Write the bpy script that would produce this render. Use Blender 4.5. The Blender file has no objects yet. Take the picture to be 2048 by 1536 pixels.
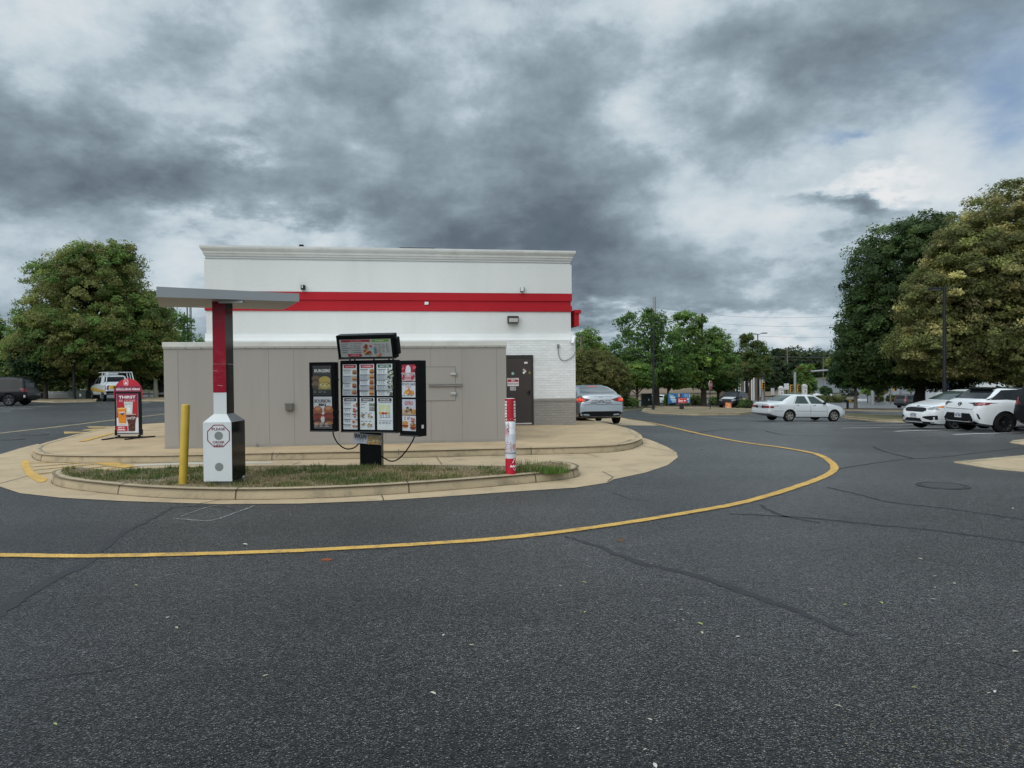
import bpy, bmesh, math, random
import numpy as np
from mathutils import Vector, Matrix
from mathutils.bvhtree import BVHTree
from mathutils.geometry import delaunay_2d_cdt, tessellate_polygon

SC = bpy.context.scene
COL = SC.collection
PI = math.pi
rad = math.radians

# ------------------------------------------------------------------ camera
FPX = 1420.0
EYE = Vector((0, 0, 1.65))
PITCH, ROLL = -0.0127, 0.0097
FWD = Vector((0, math.cos(PITCH), math.sin(PITCH)))
_r = Vector((1, 0, 0)); _u = Vector((0, -math.sin(PITCH), math.cos(PITCH)))
RGT = math.cos(ROLL)*_r - math.sin(ROLL)*_u
UPV = math.sin(ROLL)*_r + math.cos(ROLL)*_u
cd = bpy.data.cameras.new('camera')
cam = bpy.data.objects.new('camera', cd); COL.objects.link(cam)
m = Matrix((RGT, UPV, -FWD)).transposed().to_4x4(); m.translation = EYE
cam.matrix_world = m
cd.sensor_width = 36; cd.lens = FPX/2048*36; cd.clip_start = 0.05; cd.clip_end = 6000
SC.camera = cam

def ray(px, py):
    return FWD + RGT*((px-1024)/FPX) + UPV*((768-py)/FPX)

# ------------------------------------------------------------------ terrain
PU = [(-400,0.0),(-20,0.0),(-6,0.0),(6,-.22),(20,-.82),(40,-1.30),(60,-1.85),(95,-2.95),(160,-4.2),(260,-3.4),(400,0.8),(700,7.0),(1200,14.0),(3000,22.0)]
_pu = np.array(PU)
_sl = np.gradient(_pu[:,1], _pu[:,0])
_sl[0] = _sl[1] = _sl[2] = 0
def _prof(u):
    u = min(max(u, -399.9), 2999.9)
    i = int(np.searchsorted(_pu[:,0], u))-1
    i = max(0, min(i, len(_pu)-2))
    x0,y0 = PU[i]; x1,y1 = PU[i+1]; h = x1-x0; t = (u-x0)/h
    m0,m1 = _sl[i]*h, _sl[i+1]*h
    return (2*t**3-3*t**2+1)*y0+(t**3-2*t**2+t)*m0+(-2*t**3+3*t**2)*y1+(t**3-t**2)*m1
def sstep(a, b, x):
    t = min(1, max(0, (x-a)/(b-a))); return t*t*(3-2*t)
def gz(x, y):
    u = y + 0.6*x - 23
    return _prof(u)*sstep(-12, 2, x)
def hit(px, py, dz=0.0):
    d = ray(px, py); lo = 1.0; t = 1.0
    f = lambda t: EYE.z + d.z*t - gz(d.x*t, d.y*t) - dz
    while t < 2500:
        if f(t) <= 0: break
        lo = t; t *= 1.03
    hi = t
    for _ in range(40):
        mid = (lo+hi)/2
        if f(mid) > 0: lo = mid
        else: hi = mid
    p = EYE + d*hi
    return Vector((p.x, p.y, EYE.z + d.z*hi))
def at(px, py, Y):
    d = ray(px, py); t = Y/d.y
    return EYE + d*t
def gnd(px, Y):
    """ground point below pixel column px at depth Y"""
    p = at(px, 760, Y); return Vector((p.x, p.y, gz(p.x, p.y)))

# ------------------------------------------------------------------ materials
MATS = {}
def lin(c):
    if isinstance(c, str):
        c = c.lstrip('#'); c = [int(c[i:i+2], 16)/255 for i in (0,2,4)]
        c = [x/12.92 if x <= .04045 else ((x+.055)/1.055)**2.4 for x in c]
    return tuple(c[:3])
def nd(nt, typ, **kw):
    n = nt.nodes.new(typ)
    for k, v in kw.items(): setattr(n, k, v)
    return n
def new_mat(name):
    mt = bpy.data.materials.new(name); mt.use_nodes = True
    nt = mt.node_tree
    return mt, nt, nt.nodes['Principled BSDF']
def mat(name, color, rough=.6, metal=0.0, var=.08, vscale=3.0, bump=0.0, bscale=60.0, spec=.5, coat=0.0, fine=0.0, fscale=80.0, emit=None, estr=0.0, dirt=None, dirt_amt=0.0, dscale=1.5, alpha=None, zstretch=1.0):
    """procedural surface: base colour with broad + fine noise, optional stains and bump"""
    if name in MATS: return MATS[name]
    mt, nt, bs = new_mat(name); L = nt.links
    c = lin(color)
    geo = nd(nt, 'ShaderNodeNewGeometry')
    src = geo.outputs['Position']
    if zstretch != 1.0:
        vm = nd(nt, 'ShaderNodeVectorMath', operation='MULTIPLY'); vm.inputs[1].default_value = (1,1,zstretch)
        L.new(src, vm.inputs[0]); src = vm.outputs[0]
    n1 = nd(nt, 'ShaderNodeTexNoise'); n1.inputs['Scale'].default_value = vscale; n1.inputs['Detail'].default_value = 5
    L.new(src, n1.inputs['Vector'])
    mr = nd(nt, 'ShaderNodeMapRange'); mr.inputs['From Min'].default_value = .3; mr.inputs['From Max'].default_value = .7
    mr.inputs['To Min'].default_value = 1-var; mr.inputs['To Max'].default_value = 1+var
    L.new(n1.outputs['Fac'], mr.inputs['Value'])
    val = mr.outputs[0]
    if fine > 0:
        n2 = nd(nt, 'ShaderNodeTexNoise'); n2.inputs['Scale'].default_value = fscale; n2.inputs['Detail'].default_value = 2
        L.new(geo.outputs['Position'], n2.inputs['Vector'])
        m2 = nd(nt, 'ShaderNodeMapRange'); m2.inputs['From Min'].default_value = .3; m2.inputs['From Max'].default_value = .7
        m2.inputs['To Min'].default_value = 1-fine; m2.inputs['To Max'].default_value = 1+fine
        L.new(n2.outputs['Fac'], m2.inputs['Value'])
        mm = nd(nt, 'ShaderNodeMath', operation='MULTIPLY'); L.new(val, mm.inputs[0]); L.new(m2.outputs[0], mm.inputs[1]); val = mm.outputs[0]
    vs = nd(nt, 'ShaderNodeVectorMath', operation='SCALE'); vs.inputs[0].default_value = c
    L.new(val, vs.inputs['Scale'])
    colout = vs.outputs[0]
    if dirt is not None:
        n3 = nd(nt, 'ShaderNodeTexNoise'); n3.inputs['Scale'].default_value = dscale; n3.inputs['Detail'].default_value = 8; n3.inputs['Roughness'].default_value = .65
        L.new(src, n3.inputs['Vector'])
        m3 = nd(nt, 'ShaderNodeMapRange'); m3.inputs['From Min'].default_value = .52; m3.inputs['From Max'].default_value = .75
        m3.inputs['To Max'].default_value = dirt_amt
        L.new(n3.outputs['Fac'], m3.inputs['Value'])
        mx = nd(nt, 'ShaderNodeMix', data_type='RGBA'); L.new(m3.outputs[0], mx.inputs['Factor']); L.new(colout, mx.inputs['A'])
        mx.inputs['B'].default_value = (*lin(dirt), 1); colout = mx.outputs['Result']
    L.new(colout, bs.inputs['Base Color'])
    bs.inputs['Roughness'].default_value = rough; bs.inputs['Metallic'].default_value = metal
    bs.inputs['Specular IOR Level'].default_value = spec
    if coat: bs.inputs['Coat Weight'].default_value = coat; bs.inputs['Coat Roughness'].default_value = .05
    if bump > 0:
        nb = nd(nt, 'ShaderNodeTexNoise'); nb.inputs['Scale'].default_value = bscale; nb.inputs['Detail'].default_value = 3
        L.new(geo.outputs['Position'], nb.inputs['Vector'])
        b = nd(nt, 'ShaderNodeBump'); b.inputs['Strength'].default_value = bump; b.inputs['Distance'].default_value = .01
        L.new(nb.outputs['Fac'], b.inputs['Height']); L.new(b.outputs[0], bs.inputs['Normal'])
    if emit is not None:
        bs.inputs['Emission Color'].default_value = (*lin(emit), 1); bs.inputs['Emission Strength'].default_value = estr
    MATS[name] = mt
    return mt
def cm(hexs, rough=.45):
    """printed ink / plain paint of one colour"""
    return mat('ink_'+hexs.lstrip('#')+('' if rough == .45 else '_%d' % int(rough*100)), hexs, rough=rough, var=.05, vscale=9)

# ------------------------------------------------------------------ mesh builder
class MB:
    def __init__(s): s.v = []; s.f = []; s.mi = []; s.mats = []; s.sm = []
    def slot(s, m):
        if m not in s.mats: s.mats.append(m)
        return s.mats.index(m)
    def add(s, vs, fs, m, smooth=False, T=None):
        o = len(s.v); k = s.slot(m)
        for p in vs:
            p = Vector(p); s.v.append(T @ p if T is not None else p)
        for f in fs: s.f.append([i+o for i in f]); s.mi.append(k); s.sm.append(smooth)
    def box(s, c, size, m, rz=0.0, T=None, bev=0.0):
        x, y, z = [q/2 for q in size]
        R = Matrix.Translation(Vector(c)) @ Matrix.Rotation(rz, 4, 'Z')
        if T is not None: R = T @ R
        if bev > 0:
            bm = bmesh.new(); bmesh.ops.create_cube(bm, size=1)
            for v in bm.verts: v.co = Vector((v.co.x*size[0], v.co.y*size[1], v.co.z*size[2]))
            bmesh.ops.bevel(bm, geom=list(bm.edges), offset=bev, segments=2, affect='EDGES', profile=.6)
            bm.verts.index_update()
            s.add([v.co.copy() for v in bm.verts], [[v.index for v in f.verts] for f in bm.faces], m, False, R); bm.free(); return
        vs = [(-x,-y,-z),(x,-y,-z),(x,y,-z),(-x,y,-z),(-x,-y,z),(x,-y,z),(x,y,z),(-x,y,z)]
        s.add(vs, [(0,3,2,1),(4,5,6,7),(0,1,5,4),(1,2,6,5),(2,3,7,6),(3,0,4,7)], m, False, R)
    def span(s, a, b, m, T=None, bev=0.0):
        a = Vector(a); b = Vector(b); d = b-a
        s.box((a+b)/2, (abs(d.x), abs(d.y), abs(d.z)), m, T=T, bev=bev)
    def prism(s, poly, z0, z1, m, T=None, smooth=False):
        """poly: ccw (x,y) list, extruded along z; z0/z1 may be functions of (x,y)"""
        n = len(poly); g = lambda z, p: z(*p) if callable(z) else z
        vs = [(p[0],p[1],g(z0,p)) for p in poly] + [(p[0],p[1],g(z1,p)) for p in poly]
        tri = tessellate_polygon([[Vector((p[0],p[1],0)) for p in poly]])
        fs = []
        for a,b,c in tri:
            pa,pb,pc = poly[a],poly[b],poly[c]
            if (pb[0]-pa[0])*(pc[1]-pa[1])-(pb[1]-pa[1])*(pc[0]-pa[0]) < 0: b,c = c,b
            fs.append((a+n,b+n,c+n)); fs.append((c,b,a))
        s.add(vs, fs, m, False, T)
        s.add(vs, [(i,(i+1)%n,(i+1)%n+n,i+n) for i in range(n)], m, smooth, T)
    def tube(s, pts, r, m, n=8, T=None, caps=True, smooth=True):
        pts = [Vector(p) for p in pts]; k = len(pts)
        rs = r if isinstance(r, (list, tuple)) else [r]*k
        vs = []; prev = None
        for i, p in enumerate(pts):
            d = (pts[min(i+1,k-1)]-pts[max(i-1,0)]).normalized()
            if prev is None:
                a = Vector((0,0,1)) if abs(d.z) < .9 else Vector((1,0,0))
                x = d.cross(a).normalized()
            else:
                x = (prev - d*prev.dot(d)).normalized()
            prev = x; y = d.cross(x)
            for j in range(n):
                t = 2*PI*j/n; vs.append(p + (x*math.cos(t)+y*math.sin(t))*rs[i])
        fs = [(i*n+j, i*n+(j+1)%n, (i+1)*n+(j+1)%n, (i+1)*n+j) for i in range(k-1) for j in range(n)]
        s.add(vs, fs, m, smooth, T)
        if caps:
            s.add(vs[:n], [tuple(reversed(range(n)))], m, False, T); s.add(vs[-n:], [tuple(range(n))], m, False, T)
    def lathe(s, prof, m, n=24, T=None, smooth=True):
        """prof: (r,z) list around local z"""
        k = len(prof); vs = []
        for r, z in prof:
            for j in range(n):
                t = 2*PI*j/n; vs.append((r*math.cos(t), r*math.sin(t), z))
        fs = [(i*n+j, i*n+(j+1)%n, (i+1)*n+(j+1)%n, (i+1)*n+j) for i in range(k-1) for j in range(n)]
        s.add(vs, fs, m, smooth, T)
    def ball(s, c, r, m, T=None, n=12, k=8):
        r = r if isinstance(r, (tuple, list)) else (r,r,r)
        vs = []; fs = []
        for i in range(k+1):
            a = PI*i/k
            for j in range(n):
                t = 2*PI*j/n
                vs.append((c[0]+r[0]*math.sin(a)*math.cos(t), c[1]+r[1]*math.sin(a)*math.sin(t), c[2]+r[2]*math.cos(a)))
        for i in range(k):
            for j in range(n): fs.append((i*n+j, (i+1)*n+j, (i+1)*n+(j+1)%n, i*n+(j+1)%n))
        s.add(vs, fs, m, True, T)
    def build(s, name, parent=None, loc=None):
        me = bpy.data.meshes.new(name)
        me.from_pydata([tuple(v) for v in s.v], [], s.f)
        for mt in s.mats: me.materials.append(mt)
        me.polygons.foreach_set('material_index', s.mi)
        me.polygons.foreach_set('use_smooth', s.sm)
        me.update()
        o = bpy.data.objects.new(name, me); COL.objects.link(o)
        if parent is not None: o.parent = parent
        if loc is not None: o.location = loc
        return o

def tag(o, label=None, cat=None, group=None, kind=None):
    if label: o['label'] = label
    if cat: o['category'] = cat
    if group: o['group'] = group
    if kind: o['kind'] = kind
    return o
def thing(name, label, cat, loc=(0,0,0), rz=0.0, group=None):
    o = bpy.data.objects.new(name, None); COL.objects.link(o)
    o.location = loc; o.rotation_euler = (0,0,rz); o.empty_display_size = .2
    return tag(o, label, cat, group)
def copy_tree(o, parent=None):
    c = o.copy(); COL.objects.link(c)
    if parent is not None: c.parent = parent
    for ch in list(o.children): copy_tree(ch, c)
    return c

# ------------------------------------------------------------------ flat printed panels (posters, signs)
_TX = {}
def text2d(body, bold=0.0):
    key = (body, bold)
    if key not in _TX:
        cu = bpy.data.curves.new('lettering', 'FONT'); cu.body = body; cu.size = 1.0
        cu.resolution_u = 3; cu.offset = bold; cu.align_x = 'LEFT'; cu.fill_mode = 'FRONT'
        ob = bpy.data.objects.new('lettering', cu); COL.objects.link(ob)
        me = bpy.data.meshes.new_from_object(ob.evaluated_get(bpy.context.evaluated_depsgraph_get()))
        vs = [(v.co.x, v.co.y) for v in me.vertices]; fs = [list(p.vertices) for p in me.polygons]
        for i, f in enumerate(fs):
            a = sum(vs[f[k]][0]*vs[f[(k+1)%len(f)]][1]-vs[f[(k+1)%len(f)]][0]*vs[f[k]][1] for k in range(len(f)))
            if a < 0: f.reverse()
        bpy.data.meshes.remove(me); bpy.data.objects.remove(ob); bpy.data.curves.remove(cu)
        _TX[key] = (vs, fs)
    return _TX[key]

class Panel(MB):
    """flat print: coordinates (u right, v up) metres; each layer lies 0.5 mm above the last"""
    def __init__(s, fn=None, step=.0005):
        super().__init__(); s.n = 0; s.step = step
        s.fn = fn or (lambda u, v, h: (u, -h, v))
    def put(s, vs, fs, m, lift=True):
        if lift: s.n += 1
        h = s.n*s.step
        s.add([s.fn(u, v, h) for u, v in vs], fs, m)
    def rect(s, u0, v0, u1, v1, c, cols=1, lift=True):
        m = cm(c) if isinstance(c, str) else c
        vs = []; fs = []
        for i in range(cols+1):
            u = u0+(u1-u0)*i/cols; vs += [(u,v0),(u,v1)]
        for i in range(cols): fs.append((2*i, 2*i+2, 2*i+3, 2*i+1))
        s.put(vs, fs, m, lift)
    def poly(s, pts, c, lift=True):
        m = cm(c) if isinstance(c, str) else c
        a = sum(pts[i][0]*pts[(i+1)%len(pts)][1]-pts[(i+1)%len(pts)][0]*pts[i][1] for i in range(len(pts)))
        if a < 0: pts = pts[::-1]
        tri = tessellate_polygon([[Vector((p[0],p[1],0)) for p in pts]]); fs = []
        for a,b,c2 in tri:
            pa,pb,pc = pts[a],pts[b],pts[c2]
            if (pb[0]-pa[0])*(pc[1]-pa[1])-(pb[1]-pa[1])*(pc[0]-pa[0]) < 0: b,c2 = c2,b
            fs.append((a,b,c2))
        s.put(pts, fs, m, lift)
    def oval(s, u, v, ru, rv, c, n=14, wob=0.0, rnd=None, lift=True, a0=0, a1=2*PI):
        pts = []
        for i in range(n):
            t = a0+(a1-a0)*i/(n-1 if a1-a0 < 6.2 else n); k = 1+(rnd.uniform(-wob,wob) if rnd else 0)
            pts.append((u+ru*k*math.cos(t), v+rv*k*math.sin(t)))
        s.poly(pts, c, lift)
    def ring(s, pts, w, c):
        """closed outline band of width w inside pts (convex, centred)"""
        m = cm(c); cx = sum(p[0] for p in pts)/len(pts); cy = sum(p[1] for p in pts)/len(pts)
        r = max(math.hypot(p[0]-cx,p[1]-cy) for p in pts); k = 1-w/r
        inn = [(cx+(p[0]-cx)*k, cy+(p[1]-cy)*k) for p in pts]; n = len(pts)
        s.put(pts+inn, [(i,(i+1)%n,(i+1)%n+n,i+n) for i in range(n)], m)
    def text(s, body, u, v, height, c, width=None, bold=.01, align='C', rot=0.0, lift=True):
        """cap height in metres; width squeezes/stretches to fit"""
        vs, fs = text2d(body, bold)
        if not vs: return
        x0 = min(p[0] for p in vs); x1 = max(p[0] for p in vs); y0 = min(p[1] for p in vs); y1 = max(p[1] for p in vs)
        ky = height/max(1e-6, (y1-y0)); kx = ky if width is None else width/(x1-x0)
        w = (x1-x0)*kx; ox = {'C': -w/2, 'L': 0, 'R': -w}[align]
        cr, sr = math.cos(rot), math.sin(rot)
        q = []
        for p in vs:
            a = (p[0]-x0)*kx+ox; b = (p[1]-y0)*ky-height/2
            q.append((u+a*cr-b*sr, v+a*sr+b*cr))
        s.put(q, fs, cm(c) if isinstance(c, str) else c, lift)
    def bars(s, u, v, w, rows, pitch, h, c, rnd, gap=.25, cols=3):
        """rows of print too small to read: short dashes"""
        m = cm(c); s.n += 1
        for r in range(rows):
            x = u; y = v-r*pitch
            for k in range(cols):
                l = w/cols*rnd.uniform(.45, .85)
                s.put([(x,y),(x+l,y),(x+l,y+h),(x,y+h)], [(0,1,2,3)], m, False); x += w/cols
def frame_fn(org, yaw=0.0, pitch=0.0, roll=0.0):
    """panel mapping: u right / v up / h out of a plate facing -Y, tilted top-forward by pitch, turned by yaw"""
    T = Matrix.Translation(Vector(org)) @ Matrix.Rotation(yaw, 4, 'Z') @ Matrix.Rotation(pitch, 4, 'X') @ Matrix.Rotation(roll, 4, 'Y')
    return T, (lambda u, v, h: T @ Vector((u, -h, v)))

# ------------------------------------------------------------------ ground sheets
def inside(p, poly):
    x, y = p; c = False; n = len(poly)
    for i in range(n):
        x0,y0 = poly[i]; x1,y1 = poly[(i+1)%n]
        if (y0 > y) != (y1 > y) and x < (x1-x0)*(y-y0)/(y1-y0)+x0: c = not c
    return c
def resample(poly, step, closed=True):
    out = []; n = len(poly)
    for i in range(n if closed else n-1):
        a = Vector(poly[i]); b = Vector(poly[(i+1)%n]); k = max(1, int((b-a).length/step))
        for j in range(k): out.append(tuple(a.lerp(b, j/k)))
    if not closed: out.append(tuple(poly[-1]))
    return out
def smooth_line(pts, k=6, closed=False):
    """Catmull-Rom through the given points"""
    P = [Vector(p) for p in pts]; n = len(P); out = []
    for i in range(n if closed else n-1):
        g = (lambda j: P[j % n]) if closed else (lambda j: P[max(0, min(n-1, j))])
        p0,p1,p2,p3 = g(i-1),g(i),g(i+1),g(i+2)
        for j in range(k):
            t = j/k
            out.append(.5*((2*p1)+(p2-p0)*t+(2*p0-5*p1+4*p2-p3)*t*t+(3*p1-p0-3*p2+p3)*t**3))
    if not closed: out.append(P[-1])
    return [tuple(p) for p in out]
def tess(poly, res):
    """triangulate a polygon with interior points of spacing res"""
    b = resample(poly, res)
    xs = [p[0] for p in b]; ys = [p[1] for p in b]
    pts = list(b); e = [(i,(i+1)%len(b)) for i in range(len(b))]
    x = min(xs)+res*.5
    bm = [(p[0],p[1]) for p in b]
    while x < max(xs):
        y = min(ys)+res*.5
        while y < max(ys):
            if inside((x,y), bm): pts.append((x,y))
            y += res
        x += res
    r = delaunay_2d_cdt([Vector(p) for p in pts], e, [], 1, 1e-5)
    V = [(v.x, v.y) for v in r[0]]; F = []
    for f in r[2]:
        cx = sum(V[i][0] for i in f)/len(f); cy = sum(V[i][1] for i in f)/len(f)
        if inside((cx,cy), bm):
            a = sum(V[f[k]][0]*V[f[(k+1)%len(f)]][1]-V[f[(k+1)%len(f)]][0]*V[f[k]][1] for k in range(len(f)))
            F.append(list(f) if a > 0 else list(reversed(f)))
    return V, F
def sheet(name, poly, dz, m, res=2.0, kind='structure', height=None):
    poly = [(p[0],p[1]) for p in poly]
    V, F = tess(poly, res)
    mb = MB(); hz = height or gz
    mb.add([(x,y,hz(x,y)+dz) for x,y in V], F, m, True)
    o = mb.build(name); 
    if kind: o['kind'] = kind
    return o
def ribbon(mb, line, w, dz, m, hz=None, ragged=0.0, rnd=None, step=.4):
    hz = hz or gz
    line = resample([(p[0],p[1]) for p in line], step, False); n = len(line); vs = []; fs = []
    for i, p in enumerate(line):
        a = Vector(line[max(0,i-1)]); b = Vector(line[min(n-1,i+1)]); d = (b-a).normalized(); q = Vector((-d.y,d.x))
        ww = w(i/(n-1)) if callable(w) else w
        for sg in (-1,1):
            k = ww/2*(1+(rnd.uniform(-ragged,ragged) if rnd else 0))
            c = Vector(p)+q*sg*k; vs.append((c.x,c.y,hz(c.x,c.y)+dz))
    for i in range(n-1): fs.append((2*i,2*i+2,2*i+3,2*i+1))
    f0 = fs[0]; A,B,C = [Vector(vs[k]) for k in f0[:3]]
    if (B-A).cross(C-A).z < 0: fs = [f[::-1] for f in fs]
    mb.add(vs, fs, m)
# ================================================================== SKY, SUN
def world():
    w = bpy.data.worlds.new('World'); SC.world = w; w.use_nodes = True
    nt = w.node_tree; nt.nodes.clear(); L = nt.links
    N = lambda t, **k: nd(nt, t, **k)
    def M(op, a, b=None, clamp=False):
        n = N('ShaderNodeMath', operation=op); n.use_clamp = clamp
        for i, q in enumerate((a, b)):
            if q is None: continue
            if isinstance(q, (int, float)): n.inputs[i].default_value = q
            else: L.new(q, n.inputs[i])
        return n.outputs[0]
    tc = N('ShaderNodeTexCoord'); D = tc.outputs['Generated']
    sep = N('ShaderNodeSeparateXYZ'); L.new(D, sep.inputs[0])
    zc = M('MAXIMUM', sep.outputs['Z'], 0.0)
    inv = M('DIVIDE', 1.0, M('ADD', zc, .30))
    pv = N('ShaderNodeVectorMath', operation='SCALE'); L.new(D, pv.inputs[0]); L.new(inv, pv.inputs['Scale'])
    def noise(scale, detail, rough, off, dist=0.0, src=None):
        a = N('ShaderNodeVectorMath', operation='ADD'); a.inputs[1].default_value = off; L.new(src or pv.outputs[0], a.inputs[0])
        n = N('ShaderNodeTexNoise'); n.inputs['Scale'].default_value = scale; n.inputs['Detail'].default_value = detail
        n.inputs['Roughness'].default_value = rough; n.inputs['Distortion'].default_value = dist
        L.new(a.outputs[0], n.inputs['Vector']); return n
    # cloud masses are pushed about by turbulence so that none keeps a smooth outline
    nw = noise(3.0, 7, .6, (3.1, 1.7, 0))
    sb = N('ShaderNodeVectorMath', operation='SUBTRACT'); L.new(nw.outputs['Color'], sb.inputs[0]); sb.inputs[1].default_value = (.5,.5,.5)
    sc = N('ShaderNodeVectorMath', operation='SCALE'); L.new(sb.outputs[0], sc.inputs[0]); sc.inputs['Scale'].default_value = .20
    wd = N('ShaderNodeVectorMath', operation='ADD'); L.new(D, wd.inputs[0]); L.new(sc.outputs[0], wd.inputs[1]); WD = wd.outputs[0]
    def blob(px, py, sx, sy, src=None):
        d = ray(px, py).normalized()
        a = N('ShaderNodeVectorMath', operation='SUBTRACT'); L.new(src or WD, a.inputs[0]); a.inputs[1].default_value = d
        b = N('ShaderNodeVectorMath', operation='MULTIPLY'); L.new(a.outputs[0], b.inputs[0])
        k = 1/FPX; b.inputs[1].default_value = (1/(sx*k), 1/(sx*k), 1/(sy*k))
        c = N('ShaderNodeVectorMath', operation='DOT_PRODUCT'); L.new(b.outputs[0], c.inputs[0]); L.new(b.outputs[0], c.inputs[1])
        return M('EXPONENT', M('MULTIPLY', c.outputs['Value'], -.5))
    v = .635
    for (px, py, sx, sy, am) in SKY_BLOBS:
        t = M('MULTIPLY', blob(px, py, sx, sy), am); v = M('ADD', t, v)
    # rounded, lumpy cumulus detail laid on the sky sphere (taller than the flat projection would give near the horizon)
    sv = N('ShaderNodeVectorMath', operation='MULTIPLY'); L.new(D, sv.inputs[0]); sv.inputs[1].default_value = (1, 1, 1.55); SV = sv.outputs[0]
    nA = noise(1.7, 9, .56, (0.3, 4.2, 0), .4)
    nB = noise(4.6, 12, .60, (7.3, 2.2, 0), .15, SV); nC = noise(11, 10, .62, (2.3, 5.2, 1), .1, SV)
    bil = M('ABSOLUTE', M('MULTIPLY', M('SUBTRACT', noise(5.5, 9, .55, (1.3, 9.1, 3), .1, SV).outputs['Fac'], .5), 4.0))
    v = M('ADD', v, M('MULTIPLY', M('SUBTRACT', nA.outputs['Fac'], .5), .35))
    v = M('ADD', v, M('MULTIPLY', M('SUBTRACT', nB.outputs['Fac'], .5), .56))
    v = M('ADD', v, M('MULTIPLY', M('SUBTRACT', nC.outputs['Fac'], .5), .30))
    v = M('ADD', v, M('MULTIPLY', M('SUBTRACT', bil, .35), .13))
    cr = N('ShaderNodeValToRGB'); L.new(v, cr.inputs[0])
    e = cr.color_ramp; e.elements[0].position = .16; e.elements[0].color = (*lin('#596a77'), 1)
    e.elements[1].position = 1.0; e.elements[1].color = (*lin('#fbfdff'), 1)
    for p, c in ((.34,'#6d7b88'), (.48,'#8696a2'), (.58,'#9badb9'), (.66,'#b2c3cf'), (.72,'#c9d9e3'), (.80,'#dde9f0')):
        q = e.elements.new(p); q.color = (*lin(c), 1)
    # thinner, brighter overcast overhead and towards the sun (behind the viewer)
    el = N('ShaderNodeMapRange'); el.interpolation_type = 'SMOOTHSTEP'
    el.inputs['From Min'].default_value = .50; el.inputs['From Max'].default_value = .85; el.inputs['To Min'].default_value = 0; el.inputs['To Max'].default_value = SKY_ZENITH
    L.new(zc, el.inputs['Value'])
    bk = N('ShaderNodeVectorMath', operation='DOT_PRODUCT'); L.new(D, bk.inputs[0]); bk.inputs[1].default_value = SUN_DIR
    bm_ = N('ShaderNodeMapRange'); bm_.interpolation_type = 'SMOOTHSTEP'
    bm_.inputs['From Min'].default_value = .25; bm_.inputs['From Max'].default_value = 1.0; bm_.inputs['To Max'].default_value = SKY_BACK
    L.new(bk.outputs['Value'], bm_.inputs['Value'])
    gain = M('ADD', M('ADD', el.outputs[0], bm_.outputs[0]), SKY_GAIN)
    sky = N('ShaderNodeTexSky', sky_type='NISHITA'); sky.sun_disc = False
    sky.sun_elevation = SUN_EL; sky.sun_rotation = SUN_ROT
    skys = N('ShaderNodeVectorMath', operation='SCALE'); L.new(sky.outputs[0], skys.inputs[0]); skys.inputs['Scale'].default_value = 1.0
    cg = N('ShaderNodeVectorMath', operation='SCALE'); L.new(cr.outputs[0], cg.inputs[0]); L.new(gain, cg.inputs['Scale'])
    hole = 0.0
    for (px, py, sx, sy, am) in BLUE_HOLES:
        hole = M('ADD', M('MULTIPLY', blob(px, py, sx, sy), am), hole)
    hole = M('MULTIPLY', hole, M('ADD', M('MULTIPLY', nB.outputs['Fac'], 1.2), .25), True)
    bgc = N('ShaderNodeBackground'); bgc.inputs['Strength'].default_value = 1.0; L.new(cg.outputs[0], bgc.inputs['Color'])
    bgs = N('ShaderNodeBackground'); bgs.inputs['Strength'].default_value = .10; L.new(skys.outputs[0], bgs.inputs['Color'])
    mx = N('ShaderNodeMixShader'); L.new(hole, mx.inputs[0]); L.new(bgc.outputs[0], mx.inputs[1]); L.new(bgs.outputs[0], mx.inputs[2])
    out = N('ShaderNodeOutputWorld'); L.new(mx.outputs[0], out.inputs['Surface'])
    try: w.cycles.sampling_method = 'MANUAL'; w.cycles.sample_map_resolution = 512
    except Exception: pass

SUN_EL = rad(48); _az = rad(-148)            # azimuth from +Y, clockwise: behind the viewer and to the left
SUN_DIR = Vector((math.sin(_az)*math.cos(SUN_EL), math.cos(_az)*math.cos(SUN_EL), math.sin(SUN_EL)))
SUN_ROT = _az % (2*PI)
SKY_GAIN, SKY_ZENITH, SKY_BACK = .80, .75, .8
SKY_BLOBS = [
    (170,335,300,70,-.17),(430,375,150,40,-.10),(1000,470,190,60,-.24),(760,290,170,80,-.08),(1170,390,150,110,-.07),
    (1250,520,140,45,-.07),(1180,590,260,30,-.07),(1500,575,200,30,-.05),(300,455,210,32,.12),(60,560,120,50,.10),(370,560,60,60,.16),
    (640,480,110,20,.12),(60,60,220,90,.06),(330,60,200,80,.06),(570,70,80,40,.08),(490,275,40,28,.16),(1130,30,150,40,.10),(1340,190,150,40,.08),
    (1310,250,60,30,.10),(1560,110,190,45,-.08),(1480,320,130,110,.03),(1820,320,200,70,.13),(1980,300,150,60,.08),(1450,420,120,60,.07),(1600,520,160,30,.06),(100,90,160,60,.09),(250,210,160,50,.05),(1900,200,160,50,.06),(1950,40,200,40,-.06),
    (1728,388,50,14,.40),(1690,430,72,22,-.30),(1600,455,120,30,.06),(1880,430,90,50,.08),(1330,440,60,50,.06),(1170,610,50,16,.22),(1300,640,120,14,.12),
    (1560,645,110,20,.18),(1180,650,100,14,.08),(1480,300,60,60,-.05),(1550,360,60,30,-.06),
]
BLUE_HOLES = [(2035,205,50,55,1.0),(1690,259,30,12,1.1),(1905,75,60,16,.22),(1950,130,120,60,.14)]
world()
sl = bpy.data.lights.new('sun', 'SUN'); sl.energy = 1.6; sl.angle = rad(70); sl.color = (1.0,.955,.89)
sun = bpy.data.objects.new('sun', sl); COL.objects.link(sun)
sun.rotation_euler = SUN_DIR.to_track_quat('Z', 'Y').to_euler()
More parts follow.
